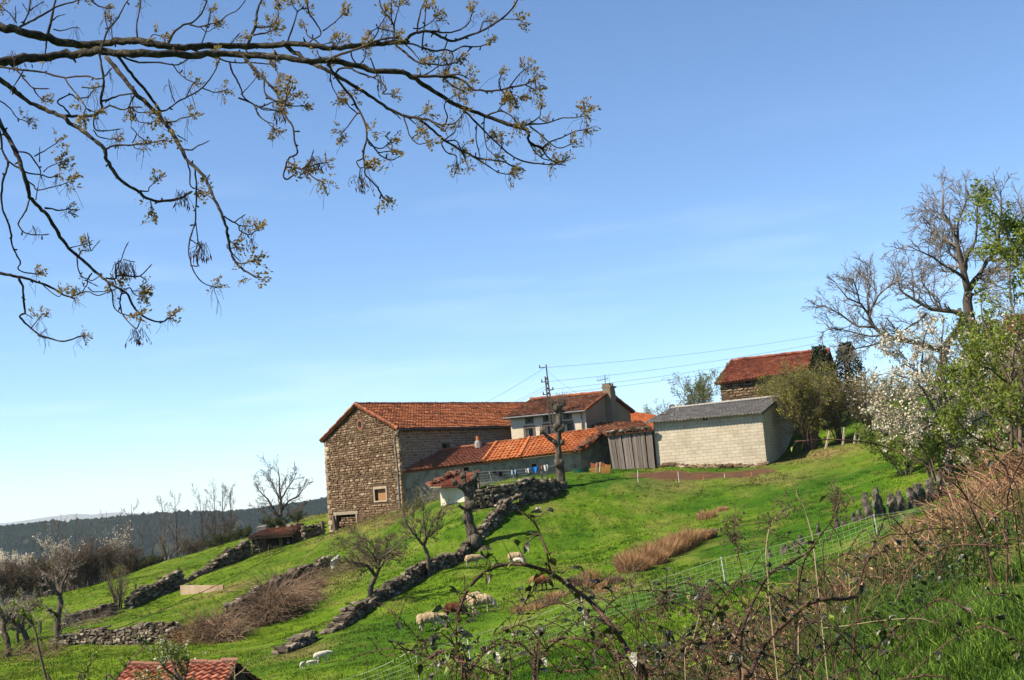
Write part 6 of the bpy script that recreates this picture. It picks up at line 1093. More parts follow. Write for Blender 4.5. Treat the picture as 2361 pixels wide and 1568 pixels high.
# ============================================================ sheep
M_fleece = mat('cream_fleece', [(.28, .19, .10), (.50, .37, .22), (.66, .53, .35)], scale=9, bump=1.0, bscale=22, bdist=.08, rough=1, spec=0, stretch=(1, 1, .45))
M_fleeceb = mat('brown_fleece', [(.035, .014, .008), (.12, .05, .025), (.22, .10, .05)], scale=9, bump=1.0, bscale=22, bdist=.08, rough=1, spec=0, stretch=(1, 1, .45))
M_fleecew = mat('white_lamb_wool', [(.62, .54, .42), (.80, .72, .60)], scale=8, bump=.6, bscale=24, rough=1, spec=0)
M_face = mat('pale_sheep_face', [(.38, .31, .23), (.55, .47, .37)], scale=8, bump=.1, rough=.9)
M_dface = mat('dark_sheep_face', [(.012, .009, .008), (.03, .02, .016)], scale=8, bump=.1, rough=.9)
def sheep_mesh(seed, low, woolly, mats):
    """one continuous body facing +x, about 1.2 m long"""
    r = np.random.default_rng(seed); m = MB()
    def ball(c, rx, ry, rz): 
        k = 12; th = np.linspace(0, math.pi, 8); pts = np.stack([np.cos(th) * -rx, 0 * th, 0 * th], 1) + c; tubes_ell(m, c, rx, ry, rz)
    def tubes_ell(m_, c, rx, ry, rz):
        u = np.linspace(.12, math.pi - .12, 9); v = np.arange(14) / 14 * 2 * math.pi; U_, V_ = np.meshgrid(u, v, indexing='ij'); X = np.stack([np.cos(U_) * -rx, np.sin(U_) * np.cos(V_) * ry, np.sin(U_) * np.sin(V_) * rz], -1) + np.asarray(c, float); i = np.arange(9 * 14).reshape(9, 14)
        q = np.stack([i[:-1], i[1:], np.roll(i[1:], -1, 1), np.roll(i[:-1], -1, 1)], -1).reshape(-1, 4); b_ = m_.n; m_.add(X.reshape(-1, 3), q)
        for e in (0, 8): f = i[e][::-1] if e else i[e]; m_.lo.append(f + b_); m_.lt.append(np.array([14])); m_.mi.append(np.array([0]))
    w_ = 1.0 if woolly else .80
    ball((-.05, 0, .60), .50, .25 * w_, .26 * w_); ball((-.32, 0, .59), .26, .235 * w_, .25 * w_); ball((.22, 0, .585), .26, .225 * w_, .26 * w_)
    if low: nk = [(.36, 0, .62), (.50, 0, .52), (.60, 0, .38), (.66, 0, .27)]; hd = [(.63, 0, .33), (.69, 0, .22), (.745, 0, .10)]; ear = [(.615, .05, .33), (.60, .16, .31)]
    else: nk = [(.34, 0, .64), (.50, 0, .64), (.62, 0, .60), (.68, 0, .57)]; hd = [(.66, 0, .60), (.77, 0, .56), (.88, 0, .49)]; ear = [(.68, .05, .63), (.665, .16, .62)]
    tubes(m, smooth_path(nk, 8), np.linspace(.17 * w_, .10, 8), 10); tubes(m, smooth_path(hd, 7), np.array([.085, .09, .088, .08, .07, .06, .045]), 10)
    for s in (1, -1):
        tubes(m, np.array([(e[0], e[1] * s, e[2]) for e in ear]), np.array([.03, .024]), 6)
        sw = r.normal(0, .05); tubes(m, smooth_path([(.27 + sw, .12 * s, .45), (.275 + sw, .12 * s, .26), (.265 + sw * 1.2, .12 * s, .14), (.27 + sw * 1.3, .12 * s, -.02)], 8), np.array([.075, .06, .05, .043, .042, .036, .036, .042]), 8)
        sw = r.normal(0, .05); tubes(m, smooth_path([(-.34 + sw, .12 * s, .46), (-.29 + sw, .12 * s, .32), (-.385 + sw, .12 * s, .19), (-.365 + sw, .12 * s, -.02)], 8), np.array([.105, .085, .062, .05, .043, .038, .038, .043]), 8)
    tubes(m, smooth_path([(-.50, 0, .66), (-.56, 0, .56), (-.565, 0, .40)], 5), np.array([.05, .05, .045, .04, .03]), 6)
    o = m.build('sheep_shape', mats); md = o.modifiers.new('r', 'REMESH'); md.mode = 'VOXEL'; md.voxel_size = .026; ms = o.modifiers.new('s', 'SMOOTH'); ms.factor = .5; ms.iterations = 3
    me = bpy.data.meshes.new_from_object(o.evaluated_get(bpy.context.evaluated_depsgraph_get())); bpy.data.objects.remove(o)
    n = len(me.vertices); co = np.empty(n * 3, np.float32); me.vertices.foreach_get('co', co); co = co.reshape(-1, 3).astype(float); nn = np.empty(n * 3, np.float32); me.vertices.foreach_get('normal', nn); nn = nn.reshape(-1, 3)
    fle = (co[:, 2] > .36) & (co[:, 0] < .46) | ((co[:, 2] > .42) & (co[:, 0] < .54))
    if woolly: co += nn * ((vn(co[:, 0] * 10 + co[:, 1] * 6, co[:, 2] * 5 + co[:, 1] * 3, 1, seed, 2) - .35) * .075 * fle)[:, None]
    me.vertices.foreach_set('co', co.astype(np.float32).ravel()); me.materials.clear()
    for mt in mats: me.materials.append(mt)
    pi = np.zeros(len(me.polygons), np.int32)
    for i, p in enumerate(me.polygons): c = p.center; pi[i] = 0 if (c.z > .36 and c.x < .46) or (c.z > .42 and c.x < .54) or (c.x < -.5) else 1
    me.polygons.foreach_set('material_index', pi); me.polygons.foreach_set('use_smooth', np.ones(len(pi), bool)); me.update(); return me
MS = {'graze': sheep_mesh(1, True, True, [M_fleece, M_face]), 'walk': sheep_mesh(2, False, True, [M_fleece, M_face]), 'brown': sheep_mesh(3, True, True, [M_fleeceb, M_dface]), 'lamb': sheep_mesh(4, True, False, [M_fleecew, M_fleecew]), 'lambup': sheep_mesh(5, False, False, [M_fleecew, M_fleecew])}
M_sheepmix = sheep_mesh(6, True, True, [mat('two_tone_fleece', [(.055, .022, .012), (.25, .105, .045), (.58, .40, .22)], scale=2.2, bump=1.0, bscale=22, bdist=.08, rough=1, spec=0), M_dface]); MS['mix'] = M_sheepmix
for (nm, kind, u, v, d, yaw, sc, lb) in [('sheep', 'walk', 1091, 1303, 57, 14, .80, 'cream sheep walking right just below the big pollard'), ('sheep', 'graze', 1189, 1293, 58, -12, .80, 'cream sheep with a white lamb under its head'), ('sheep', 'mix', 1247, 1365, 48, -8, .84, 'brown fleeced sheep with dark head grazing alone above the netting'), ('sheep', 'graze', 1096, 1403, 46.5, 35, .86, 'woolly cream sheep partly hidden behind another'), ('sheep', 'graze', 1112, 1413, 45, -4, .92, 'woolly cream sheep in front of the pair in the pasture'),
      ('sheep', 'graze', 990, 1454, 42, 6, .86, 'shaggy cream sheep grazing lowest in the pasture'), ('sheep', 'graze', 1019, 1446, 43, -28, .52, 'small sheep right beside the lowest shaggy one'), ('sheep', 'brown', 1050, 1431, 44, -15, .84, 'dark brown sheep behind the bramble leaves'), ('lamb', 'lamb', 1194, 1296, 57.4, -20, .50, 'white lamb beneath the cream sheep with its head down'),
      ('lamb', 'lambup', 699, 1556, 38, 80, .34, 'smallest white lamb facing away near the bottom edge'), ('lamb', 'lamb', 719, 1548, 38.3, 20, .32, 'white lamb in the middle of the three by the broken wall'), ('sheep', 'lambup', 745, 1541, 38.8, 25, .56, 'shorn white sheep right of the two lambs by the broken wall')]:
    sc *= .79; q = GD(u, v, d); o = bpy.data.objects.new(nm, MS[kind]); COL.objects.link(o); a, b2 = math.radians(yaw), .6
    e = .5 * sc; sl2 = math.atan2(GZC(q[0] + math.cos(a) * e, q[1] + math.sin(a) * e) - GZC(q[0] - math.cos(a) * e, q[1] - math.sin(a) * e), 2 * e)
    o.rotation_euler = (0, -sl2, a); o.location = q + V3(0, 0, .045); o.scale = (sc, sc, sc); tag(o, lb, 'lamb' if nm == 'lamb' else 'sheep', 'sheep in the pasture')

# ============================================================ grass
rg = np.random.default_rng(41)
M_grass = mat('grass_blade', [(.7, .7, .7), (1.1, 1.1, 1.0), (1.7, 1.6, 1.3)], scale=2, bump=0, rough=.7, attr='rnd', avar=.85, transl=.35, usecol=True, spec=.15)
def blades(mb, x, y, h, wd, rng, lean=.45, col=None, segs=1):
    n = len(x); z = gz(x, y) - .01; a = rng.uniform(0, 6.28, n); o = np.stack([np.cos(a), np.sin(a), 0 * a], 1) * (h * lean * rng.random(n))[:, None]; s = nrm(np.stack([rng.normal(0, 1, n), rng.normal(0, 1, n) * .5, 0 * a], 1)) * (wd / 2)[:, None]; p = np.stack([x, y, z], 1); rv = rng.random(n)
    up = np.array([0, 0, 1.0])
    if segs == 1:
        V = np.stack([p - s, p + s, p + o + up * h[:, None]], 1); mb.add(V.reshape(-1, 3), (np.arange(n) * 3)[:, None] + np.arange(3)[None], np.repeat(rv, 3), 0, np.repeat(col, 3, 0))
    else:
        p1 = p + o * .4 + up * (h * .6)[:, None]; p2 = p + o * 1.35 + up * (h * .95)[:, None]; V = np.stack([p - s, p + s, p1 - s * .75, p1 + s * .75, p2], 1); b_ = (np.arange(n) * 5)[:, None]
        mb.add(V.reshape(-1, 3), b_ + np.array([[0, 1, 3, 2]]), np.repeat(rv, 5), 0, np.repeat(col, 5, 0)); mb.lo.append((b_ + np.array([[2, 3, 4]]) + mb.n - n * 5).ravel()); mb.lt.append(np.full(n, 3)); mb.mi.append(np.zeros(n))
m = MB(); nT = 95000; D = 17 * (112 / 17) ** rg.random(nT); u = rg.uniform(-120, 2500, nT); x = (u - 1180) / F * D; y = D
zt = gz(x, y); ok = (x < 2.5 + y * .9)
col, so_, dr_ = gcol(x, y); clump = vn(x, y, 1.1, 51, 3) * .6 + vn(x, y, 4, 52, 2) * .4
ok &= (so_ < .3) & (clump > .33); x, y, col, dr_, clump = x[ok], y[ok], col[ok], dr_[ok], clump[ok]; k = 5; n = len(x)
hh = (.04 + .13 * np.clip(clump - .42, 0, 1) ** 1.0 * 1.6) * (1 + .8 * dr_); X = np.repeat(x, k) + rg.normal(0, .09, n * k); Y = np.repeat(y, k) + rg.normal(0, .09, n * k); Hh = np.repeat(hh, k) * rg.uniform(.6, 1.35, n * k); Wd = np.repeat(.010 + .0006 * y, k) * rg.uniform(.7, 1.3, n * k)
cc2 = np.repeat(col, k, 0) * rg.uniform(.6, 1.35, (n * k, 1)); blades(m, X, Y, Hh, Wd, rg, .8, cc2); tag(m.build('pasture_grass', M_grass, usecol=True), kind='stuff')
# ============================================================ overhanging ash branch (traced limb by limb, each limb with its own depth)
ASH = {'A': (.2941, 0, 0), 'B': (.2941, 0, 345.9), 'C': (.3418, 576.4, 0)}
T = []
def L_(crop, w, *pts): T.append((crop, w, pts))
# main limbs
L_('A',(42,22),(-900,190),(-400,215),(0,225),(120,235),(250,270),(370,300),(480,335),(600,345),(720,345),(850,330),(1000,320),(1130,325),(1250,350),(1400,375),(1550,365),(1700,355),(1850,365),(2000,360),(2156,352),(2320,345),(2480,362),(2610,375),(2750,365),(2900,350),(3050,338),(3180,325))
L_('A',(44,24),(-900,520),(-400,505),(0,480),(150,465),(300,450),(450,430),(600,420),(750,405),(900,410),(1050,420),(1250,425),(1450,425),(1650,420),(1900,425),(2156,446),(2320,466),(2440,482),(2580,476))
L_('C',(23,10),(540,410),(620,420),(740,450),(860,478),(1000,485),(1080,510),(1160,565),(1270,635),(1380,700),(1460,735),(1600,785),(1720,830),(1800,855),(1880,890),(1875,940),(1900,970),(1970,1000))
L_('A',(24,10),(-500,300),(-250,450),(0,630),(90,690),(160,750),(250,810),(370,870),(480,910),(560,970),(640,1020),(740,1090),(820,1170),(830,1230),(870,1310),(930,1400),(1010,1460),(1090,1500),(1140,1550),(1230,1576),(1330,1571),(1420,1550),(1480,1516))
L_('A',(21,8),(830,440),(900,530),(980,620),(1050,720),(1130,790),(1200,860),(1260,920),(1300,980),(1350,1040),(1390,1110),(1430,1190),(1480,1270),(1550,1330),(1610,1400),(1640,1470),(1690,1576),(1740,1686),(1770,1776),(1790,1876),(1810,1976),(1850,2056),(1910,2116),(1990,2161))
L_('A',(14,12),(900,400),(930,450),(1000,540),(1060,620),(1130,700),(1190,780),(1240,850),(1262,910))
L_('A',(22,7),(-300,560),(-120,780),(0,960),(50,1060),(110,1160),(150,1250),(190,1370),(220,1476),(240,1556),(300,1616),(370,1686),(430,1776),(470,1856),(540,1946),(620,2016),(700,2086),(770,2146),(830,2196),(900,2246),(960,2276),(1010,2316),(1030,2376),(1070,2436),(1130,2486),(1210,2516),(1280,2521),(1320,2496))
L_('A',(11,6),(-80,860),(0,1040),(20,1180),(60,1260),(50,1340),(20,1430),(12,1556),(20,1646),(60,1736),(90,1856),(100,1936),(140,2016),(160,2066),(140,2106),(190,2136),(265,2146))
L_('B',(18,9),(-400,900),(-180,930),(0,965),(100,985),(200,1005),(320,1045),(420,1085),(490,1130),(570,1160))
L_('C',(19,9),(215,285),(280,340),(350,390),(420,430),(500,465),(570,500),(640,545),(740,600),(840,670),(940,735),(1040,780),(1130,795),(1200,810),(1290,845))
L_('C',(11,6),(1130,795),(1200,850),(1260,900),(1320,950),(1400,1000),(1480,1040),(1550,1070),(1640,1080),(1710,1090),(1770,1120))
L_('C',(14,7),(930,300),(1040,275),(1090,235),(1150,215),(1230,215),(1310,260),(1380,275),(1480,240),(1570,205),(1650,160),(1740,90),(1780,40),(1810,-15))
L_('C',(12,6),(1100,512),(1220,515),(1300,515),(1400,525),(1460,560),(1500,600),(1560,610),(1680,610),(1750,590),(1850,570),(1910,545))
L_('C',(10,6),(525,430),(570,500),(620,580),(690,660),(730,740),(770,810),(790,920),(770,1000),(765,1060),(775,1130),(780,1180),(830,1230),(870,1280),(890,1320))
L_('C',(10,6),(-30,400),(0,440),(60,500),(130,570),(180,630),(210,710),(240,780),(290,860),(300,950),(320,1030),(260,1070),(240,1130),(225,1180),(240,1210),(270,1200))
# side branches and twigs
for c, w, tx in [('A',14,'480 905 570 910 680 915 760 895 800 850 790 790 810 680 810 600 790 480 775 415'),('A',7,'-60 760 0 790 80 850 130 920 190 945'),('A',9,'40 1240 100 1290 170 1330 230 1360 320 1370 390 1390 450 1370'),('A',8,'130 1190 220 1200 270 1260 310 1320 320 1380'),('A',6,'270 1225 350 1180 430 1130'),('A',6,'310 1270 310 1180'),('A',6,'340 1350 380 1310 440 1285'),('A',7,'205 1410 260 1450 290 1490 400 1470 510 1440'),('A',5,'280 1568 290 1500'),
 ('A',10,'-60 510 0 520 100 540 190 550 300 560 420 590 520 610 600 600 700 600 760 620 820 600 860 550'),('A',8,'120 530 200 630 260 690 350 695'),('A',7,'260 690 290 740 320 770'),('A',7,'180 560 130 640 95 700'),('A',8,'510 620 560 690 620 760 670 840 660 890'),('A',6,'670 850 750 880'),('A',6,'640 685 720 690 790 680'),('A',9,'560 915 510 850 450 800 500 760 560 740 600 770 690 760 720 720'),('A',10,'800 790 860 780 930 750 1030 735'),('A',8,'1060 745 1020 810 1020 840'),('A',9,'790 870 850 830 900 840 960 860 1030 840 1090 840'),('A',6,'1030 850 1080 880 1150 880'),('A',6,'1060 890 1080 950 1150 965'),
 ('A',8,'740 900 735 980 760 1020 840 1025 920 1015'),('A',6,'735 1020 770 1070 850 1090 890 1090'),('A',9,'830 1170 900 1140 1000 1140 1080 1130 1180 1120 1280 1100'),('A',6,'1040 1120 1070 1050 1050 1020'),('A',6,'1070 1050 1130 1100'),('A',6,'1040 1130 1060 1160 1100 1170'),('A',9,'1240 870 1310 860 1390 800 1470 760 1560 710 1630 640 1690 550 1710 490'),('A',6,'1370 800 1340 720 1325 650'),('A',6,'1460 760 1500 680'),('A',6,'1590 690 1680 725 1740 715'),('A',8,'1310 960 1380 950 1410 930 1475 915'),('A',6,'1390 1060 1440 1090'),('A',8,'1420 1170 1500 1175 1550 1145 1610 1120'),
 ('A',8,'1465 1260 1490 1350 1490 1450 1530 1480'),('A',8,'1530 1320 1540 1476 1535 1626 1530 1746 1490 1866 1480 1976 1500 2076 1530 2146 1590 2216 1680 2251'),('A',6,'1535 1746 1550 1876 1560 1916'),('A',7,'1095 1495 1160 1500 1170 1470 1200 1440'),('A',9,'950 440 1050 480 1130 490 1250 490 1380 510 1430 490 1480 460'),('A',6,'1350 500 1400 570 1460 620 1510 640'),('A',10,'1490 380 1620 430 1720 460 1820 490 1950 490 2080 500'),('A',10,'1800 490 1820 560 1860 630 1890 700 1910 760 1970 810 2040 840 2156 865'),('A',7,'1890 740 1940 690 2000 620'),('A',6,'2000 840 2030 900 2080 950 2140 970 2140 1010'),('A',14,'1890 420 1980 520 2050 600 2156 700'),('A',6,'2070 640 2080 730 2156 790'),
 ('A',12,'120 230 200 190 290 140 380 90 450 50 560 20 640 -10'),('A',8,'180 200 230 90 320 25'),('A',7,'230 80 240 -20'),('A',7,'130 180 80 110 35 70'),('A',6,'120 170 120 80'),('A',6,'230 110 190 50'),('A',14,'365 300 400 170 420 60 440 -20'),('A',7,'400 170 450 130 485 120'),('A',7,'420 230 480 240 560 220 590 215'),('A',10,'365 305 355 415'),('A',9,'780 440 820 300 850 230 920 150 960 70 1010 -10'),('A',6,'850 230 830 170 825 110'),('A',6,'870 330 880 290 870 190'),('A',9,'1080 310 1070 200 1090 100 1105 -10'),('A',11,'1320 340 1360 260 1430 200 1500 180 1570 120 1610 40 1620 -15'),('A',8,'1490 190 1560 210 1640 190 1720 170 1780 120 1860 80 1910 20'),('A',5,'1570 210 1620 250 1680 220'),('A',7,'1575 360 1620 230 1650 100'),('A',15,'1940 350 2000 210 2010 120 2030 50 2060 -20'),('A',6,'2010 205 2110 205'),('A',6,'1990 270 2110 250'),('A',9,'1690 460 1690 380 1740 350 1800 350 1860 280'),('A',6,'1160 320 1200 270 1250 280'),('A',9,'700 -15 760 40 815 60'),
 ('B',8,'560 1150 640 1120 700 1110 760 1140 830 1120 890 1095'),('B',7,'340 1060 400 1115 460 1150 480 1130'),('B',12,'145 1000 180 1080 185 1190 195 1270 155 1300 190 1350 260 1410 310 1450 390 1475 480 1500 550 1490 600 1470 630 1460'),('B',6,'195 1280 235 1305'),('B',6,'250 1390 300 1325'),('B',6,'310 1450 345 1420'),('B',6,'300 1455 345 1475'),('B',8,'230 390 200 480 150 560 150 600 200 650 280 665 350 665'),('B',5,'280 660 270 620'),('B',9,'350 455 410 460 460 475 520 465'),('B',6,'540 770 615 750'),('B',7,'620 830 640 790 710 790 765 730'),('B',6,'710 780 690 680'),('B',7,'600 830 610 920 640 990 690 1010 720 1025 780 990'),('B',7,'720 965 690 1010 680 1060 660 1090'),('B',6,'690 1030 740 1055'),('B',6,'690 1075 730 1110 790 1110'),('B',9,'825 1005 900 1010 930 985 1000 990 1090 990 1120 970 1170 920'),('B',7,'905 1000 910 900 950 860 970 800 990 750'),('B',6,'970 860 1040 875'),('B',6,'1100 990 1140 1015'),('B',6,'860 965 890 1000'),('B',8,'840 1030 880 1120 890 1220 930 1270 1000 1295 1050 1295'),('B',8,'960 1100 940 1180 950 1260 970 1300 1010 1350 1070 1400 1095 1355'),('B',7,'985 1095 1020 1080 1050 1130 1090 1145'),('B',5,'1040 1105 1085 1105'),('B',6,'1180 400 1190 440'),('B',7,'1755 520 1820 560 1870 590 1880 630 1950 665 1995 640'),('B',6,'1830 570 1900 520'),('B',6,'1870 590 1900 595'),('B',6,'1790 700 1840 745'),('B',6,'1810 800 1860 850'),('B',7,'1840 870 1890 890 1950 880'),('B',6,'1780 740 1785 770 1815 770'),('B',6,'1495 905 1550 910 1545 885'),('B',6,'1490 700 1540 735'),
 ('C',9,'1195 215 1250 210 1320 222 1420 200 1480 150 1490 110'),('C',6,'1550 210 1570 150 1600 140'),('C',5,'1700 130 1790 130'),('C',9,'1040 290 1110 300 1160 325'),('C',9,'1160 340 1165 270 1175 180 1185 80'),('C',9,'1125 225 1140 120 1160 50 1190 -10'),('C',6,'1100 190 1150 190 1220 150 1240 130'),('C',9,'975 290 970 180 940 120 890 60 870 -10'),('C',7,'970 200 980 130 1010 30'),('C',6,'955 140 955 40'),('C',8,'790 310 850 240 865 190 830 205'),('C',6,'865 190 910 120'),('C',6,'860 190 890 195 950 210'),('C',11,'500 420 600 370 700 340 800 300 870 270 950 255 975 260'),('C',10,'980 300 1040 350 1100 400 1160 430 1210 430 1310 440 1380 425'),('C',7,'1040 290 1100 350 1140 400'),('C',7,'1120 520 1190 500 1250 460 1310 410'),('C',9,'1165 325 1250 345 1310 335 1370 345 1430 315 1530 315 1600 300'),('C',7,'1360 345 1370 390 1350 430 1310 480 1310 500'),('C',6,'1500 318 1430 380 1370 420 1340 460'),
 ('C',6,'1690 605 1680 550 1690 520'),('C',6,'1750 590 1800 520 1840 480'),('C',6,'1700 610 1720 640'),('C',6,'1750 595 1780 660'),('C',6,'1850 570 1890 590'),('C',6,'1300 520 1370 580 1430 610'),('C',8,'1300 515 1400 500 1450 520'),('C',7,'1475 1040 1560 1090 1620 1130 1680 1165 1740 1175'),('C',7,'1285 915 1295 980 1330 1030 1390 1050 1395 1090'),('C',7,'1310 945 1370 900 1390 870'),('C',7,'1325 950 1390 950 1410 980'),('C',7,'1255 845 1310 885 1320 870'),('C',7,'1290 845 1320 830 1330 780 1310 720 1330 680 1370 650'),('C',6,'1310 838 1380 830 1440 765'),('C',9,'1440 735 1470 770 1530 830 1600 900 1660 960 1720 1015 1790 1065 1880 1095 1960 1105 2030 1110'),('C',6,'1530 835 1525 930 1540 1010 1550 1060'),('C',6,'1580 785 1580 900 1590 960 1600 1000 1640 1040'),('C',5,'1590 960 1620 930'),('C',5,'1700 1005 1700 980'),('C',8,'1590 780 1650 760 1700 750 1760 780 1800 830'),('C',6,'1670 755 1695 715'),
 ('C',7,'1790 850 1880 840 1960 835 2040 820 2110 795 2180 795 2250 785'),('C',6,'1870 840 1950 790 1960 740'),('C',6,'1950 795 1985 820'),('C',6,'2225 787 2250 760'),('C',7,'1885 850 1960 910 2020 960 2080 1000 2150 980'),('C',7,'1970 1000 2020 960 2100 930 2180 890 2260 875'),('C',7,'1970 1005 2010 1060 2080 1110 2110 1095'),('C',6,'1890 965 1920 1020 1980 1070 2050 1085'),('C',6,'540 480 550 570 590 650'),('C',6,'600 625 680 630'),('C',6,'750 765 720 770 660 850 635 880'),('C',6,'730 768 680 730 660 705'),('C',7,'785 930 850 1010 880 1050 950 1080 1000 1060'),('C',6,'800 960 820 985 890 1000 930 970'),('C',6,'860 1030 870 1030 940 1020'),('C',6,'765 1070 720 1090 740 1130 770 1130'),('C',5,'745 1130 740 1180'),('C',7,'100 530 95 600 120 660 210 690 270 715 340 715'),('C',6,'215 690 260 660'),('C',6,'240 690 245 680 250 620'),('C',8,'-80 660 0 690 70 720 150 690 205 685'),('C',6,'40 710 90 740 170 745'),('C',6,'20 700 60 780 110 820 155 860'),
 ('C',7,'250 1080 310 1130 370 1150 430 1200 480 1220'),('C',6,'350 1140 400 1100 420 1040'),('C',6,'360 1145 440 1110 500 1100'),('C',6,'245 1125 350 1140'),('C',8,'575 495 610 460 680 460 710 480 790 510 830 520 870 510 890 560 920 600 890 630 940 635'),('C',7,'680 345 690 390 730 440 770 400 780 360'),('C',7,'1035 785 1060 860 1080 920 1130 970 1190 965'),('C',5,'1090 930 1110 915'),('C',6,'945 740 1000 785'),('C',6,'1125 792 1170 770'),('C',6,'40 185 130 180 190 110 190 70'),('C',6,'20 240 120 220 140 180'),('C',8,'250 290 300 150 320 80 350 60'),('C',6,'320 80 290 40'),('C',8,'380 -10 400 90 450 160 480 230 430 260 390 240 370 190'),('C',7,'400 290 430 265 480 300 530 290'),('C',6,'490 210 560 160 630 95'),('C',6,'570 330 600 280'),('C',6,'130 390 170 460 195 515'),('C',6,'450 340 465 380')]:
    v_ = [float(x) for x in tx.split()]; T.append((c, (w, max(4.0, w * .6)), list(zip(v_[0::2], v_[1::2]))))
rg = np.random.default_rng(88); AD = 7.0
ash_base = V3(-6.3, 7.6, GZC(-6.3, 7.6)); ash = thing('ash_tree', 'ash tree whose dark budding branches hang in from the upper left', 'tree', ash_base)
placed_uv = []; placed_d = []; main = MB(); tw = MB(); tips = []; nodes = []
for ti, (c, w_, pts) in enumerate(T):
    k, ox, oy = ASH[c]; uv = np.array([(ox + p[0] * k, oy + p[1] * k) for p in pts]); uv = smooth_path(uv, max(5, len(uv) * 3)); ln = np.concatenate([[0], np.cumsum(np.linalg.norm(np.diff(uv, axis=0), axis=1))])
    d0 = AD + (0.45 if ti == 0 else -.15 if ti == 1 else 0)
    if placed_uv and ti > 1:
        A_uv = np.concatenate(placed_uv); A_d = np.concatenate(placed_d); ds = np.linalg.norm(A_uv - uv[0], axis=1); j = ds.argmin()
        d0 = A_d[j] if ds[j] < 28 else AD + rg.normal(0, .5)
    slope = rg.normal(0, .45) if ti > 1 else .06; dd = d0 + slope * ln / F * AD + .10 * np.sin(ln / 60 + ti) * np.clip(ln / 120, 0, 1); dd = np.clip(dd, 5.6, 8.6)
    placed_uv.append(uv); placed_d.append(dd); p3 = np.array([P(a, b, d) for (a, b), d in zip(uv, dd)]); n = len(p3)
    sc = k / F * AD; rad = np.linspace(w_[0], w_[1], n) * sc * .92; L3 = ln[-1] / F * AD
    # knobbly bark: nodes along thin twigs
    rad = rad * (1 + rg.normal(0, .07, n)); p3 = p3 + rg.normal(0, .35, (n, 3)) * rad[:, None] * .6
    tubes(main if w_[0] > 11.5 else tw, p3, rad, 8 if w_[0] > 11.5 else 6, rg.random())
    nd = int(L3 / .15)
    for _ in range(nd):
        i = rg.integers(1, n - 1); q = p3[i]; d_ = nrm(rg.normal(0, 1, 3)); r_ = rad[i]; l_ = rg.uniform(.006, .03) + r_; tubes(tw, np.array([q, q + d_ * l_ * .7, q + d_ * l_]), np.array([r_ * .55, .0055, .004]) if r_ < .02 else np.array([.008, .007, .005]), 5, rg.random())
    tips.append((p3[-1], nrm(p3[-1] - p3[-3]), uv[-1])); 
    tubes(tw, np.array([p3[-1], p3[-1] + nrm(p3[-1] - p3[-2]) * .012, p3[-1] + nrm(p3[-1] - p3[-2]) * .03]), np.array([rad[-1] * 1.25, rad[-1] * 1.2, rad[-1] * .3]), 6)
    for _ in range(int(L3 / .32)):
        i = rg.integers(n // 3, n - 1); nodes.append((p3[i], nrm(nrm(p3[min(i + 1, n - 1)] - p3[i - 1]) * .6 + rg.normal(0, .6, 3) + V3(0, 0, .25)), uv[i]))
# the trunk and the limbs' roots stand left of the view
M_ashbark = mat('ash_bark', [(.010, .008, .006), (.045, .038, .029), (.15, .125, .095)], scale=26, bump=.8, bscale=60, bdist=.01, rough=.95, spec=.08)
M_ashtwig = mat('ash_twig', [(.02, .015, .011), (.06, .046, .034), (.13, .10, .075)], scale=30, bump=.4, bscale=80, bdist=.005, rough=.95, spec=.08, attr='rnd', avar=.3)
tk = MB(); tubes(tk, smooth_path([ash_base - V3(0, 0, .4), ash_base + V3(.15, 0, 2.5), ash_base + V3(.1, -.1, 4.6), ash_base + V3(-.1, .1, 7.5), ash_base + V3(-.3, .2, 9.5)], 16), np.linspace(.34, .12, 16), 14); tk.build('trunk', M_ashbark, ash, smooth=True)
for ti in (0, 1, 3, 6, 7, 8):
    q = P(*placed_uv[ti][0], placed_d[ti][0]); h = float(np.clip(q[2] - .2 + (0.3 if ti > 2 else 0), ash_base[2] + 2.0, ash_base[2] + 7)); s = ash_base + V3(0.1, 0, h - ash_base[2]); kk = ASH[T[ti][0]][0] / F * AD * .92; tubes(main, smooth_path([s, (s + q) / 2 + V3(0, 0, .12), q], 8), np.linspace(T[ti][1][0] * kk * 1.25, T[ti][1][0] * kk, 8), 8)
main.build('branches', M_ashbark, ash, smooth=True); tw.build('twigs', M_ashtwig, ash, smooth=True)
# young leaf tufts at twig tips (denser towards the right end) and a few along the twigs
lf = MB()
def tuft(q, d, s):
    n = int(rg.uniform(80, 130)); sub = 8; dirs = nrm(d + rg.normal(0, .62, (sub, 3)) + V3(0, 0, .15)); a = rg.integers(0, sub, n); t = rg.uniform(.1, 1, n) ** .8; cen = q + dirs[a] * (t * s)[:, None] + rg.normal(0, s * .07, (n, 3)); leaves(lf, cen, s * .245, rg, .5, dirs=nrm(dirs[a] + rg.normal(0, .5, (n, 3))), rnd=np.clip(t * .7 + rg.normal(.1, .2, n), 0, 1))
for (q, d, uv) in tips:
    if not (-40 < uv[0] < 2400 and -40 < uv[1] < 1568): continue
    if rg.random() < (.92 if uv[0] > 560 else .5): tuft(q, d, rg.uniform(.06, .10))
for (q, d, uv) in nodes:
    pr = .50 if uv[0] > 900 else .22 if uv[0] > 560 else .05
    if rg.random() < pr: 
        e = q + d * rg.uniform(.03, .12); tubes(lf, np.array([q, (q + e) / 2, e]), np.array([.005, .0045, .004]), 4, .05); tuft(e, d, rg.uniform(.045, .08))
lf.build('young_leaves', M_budleaf, ash)
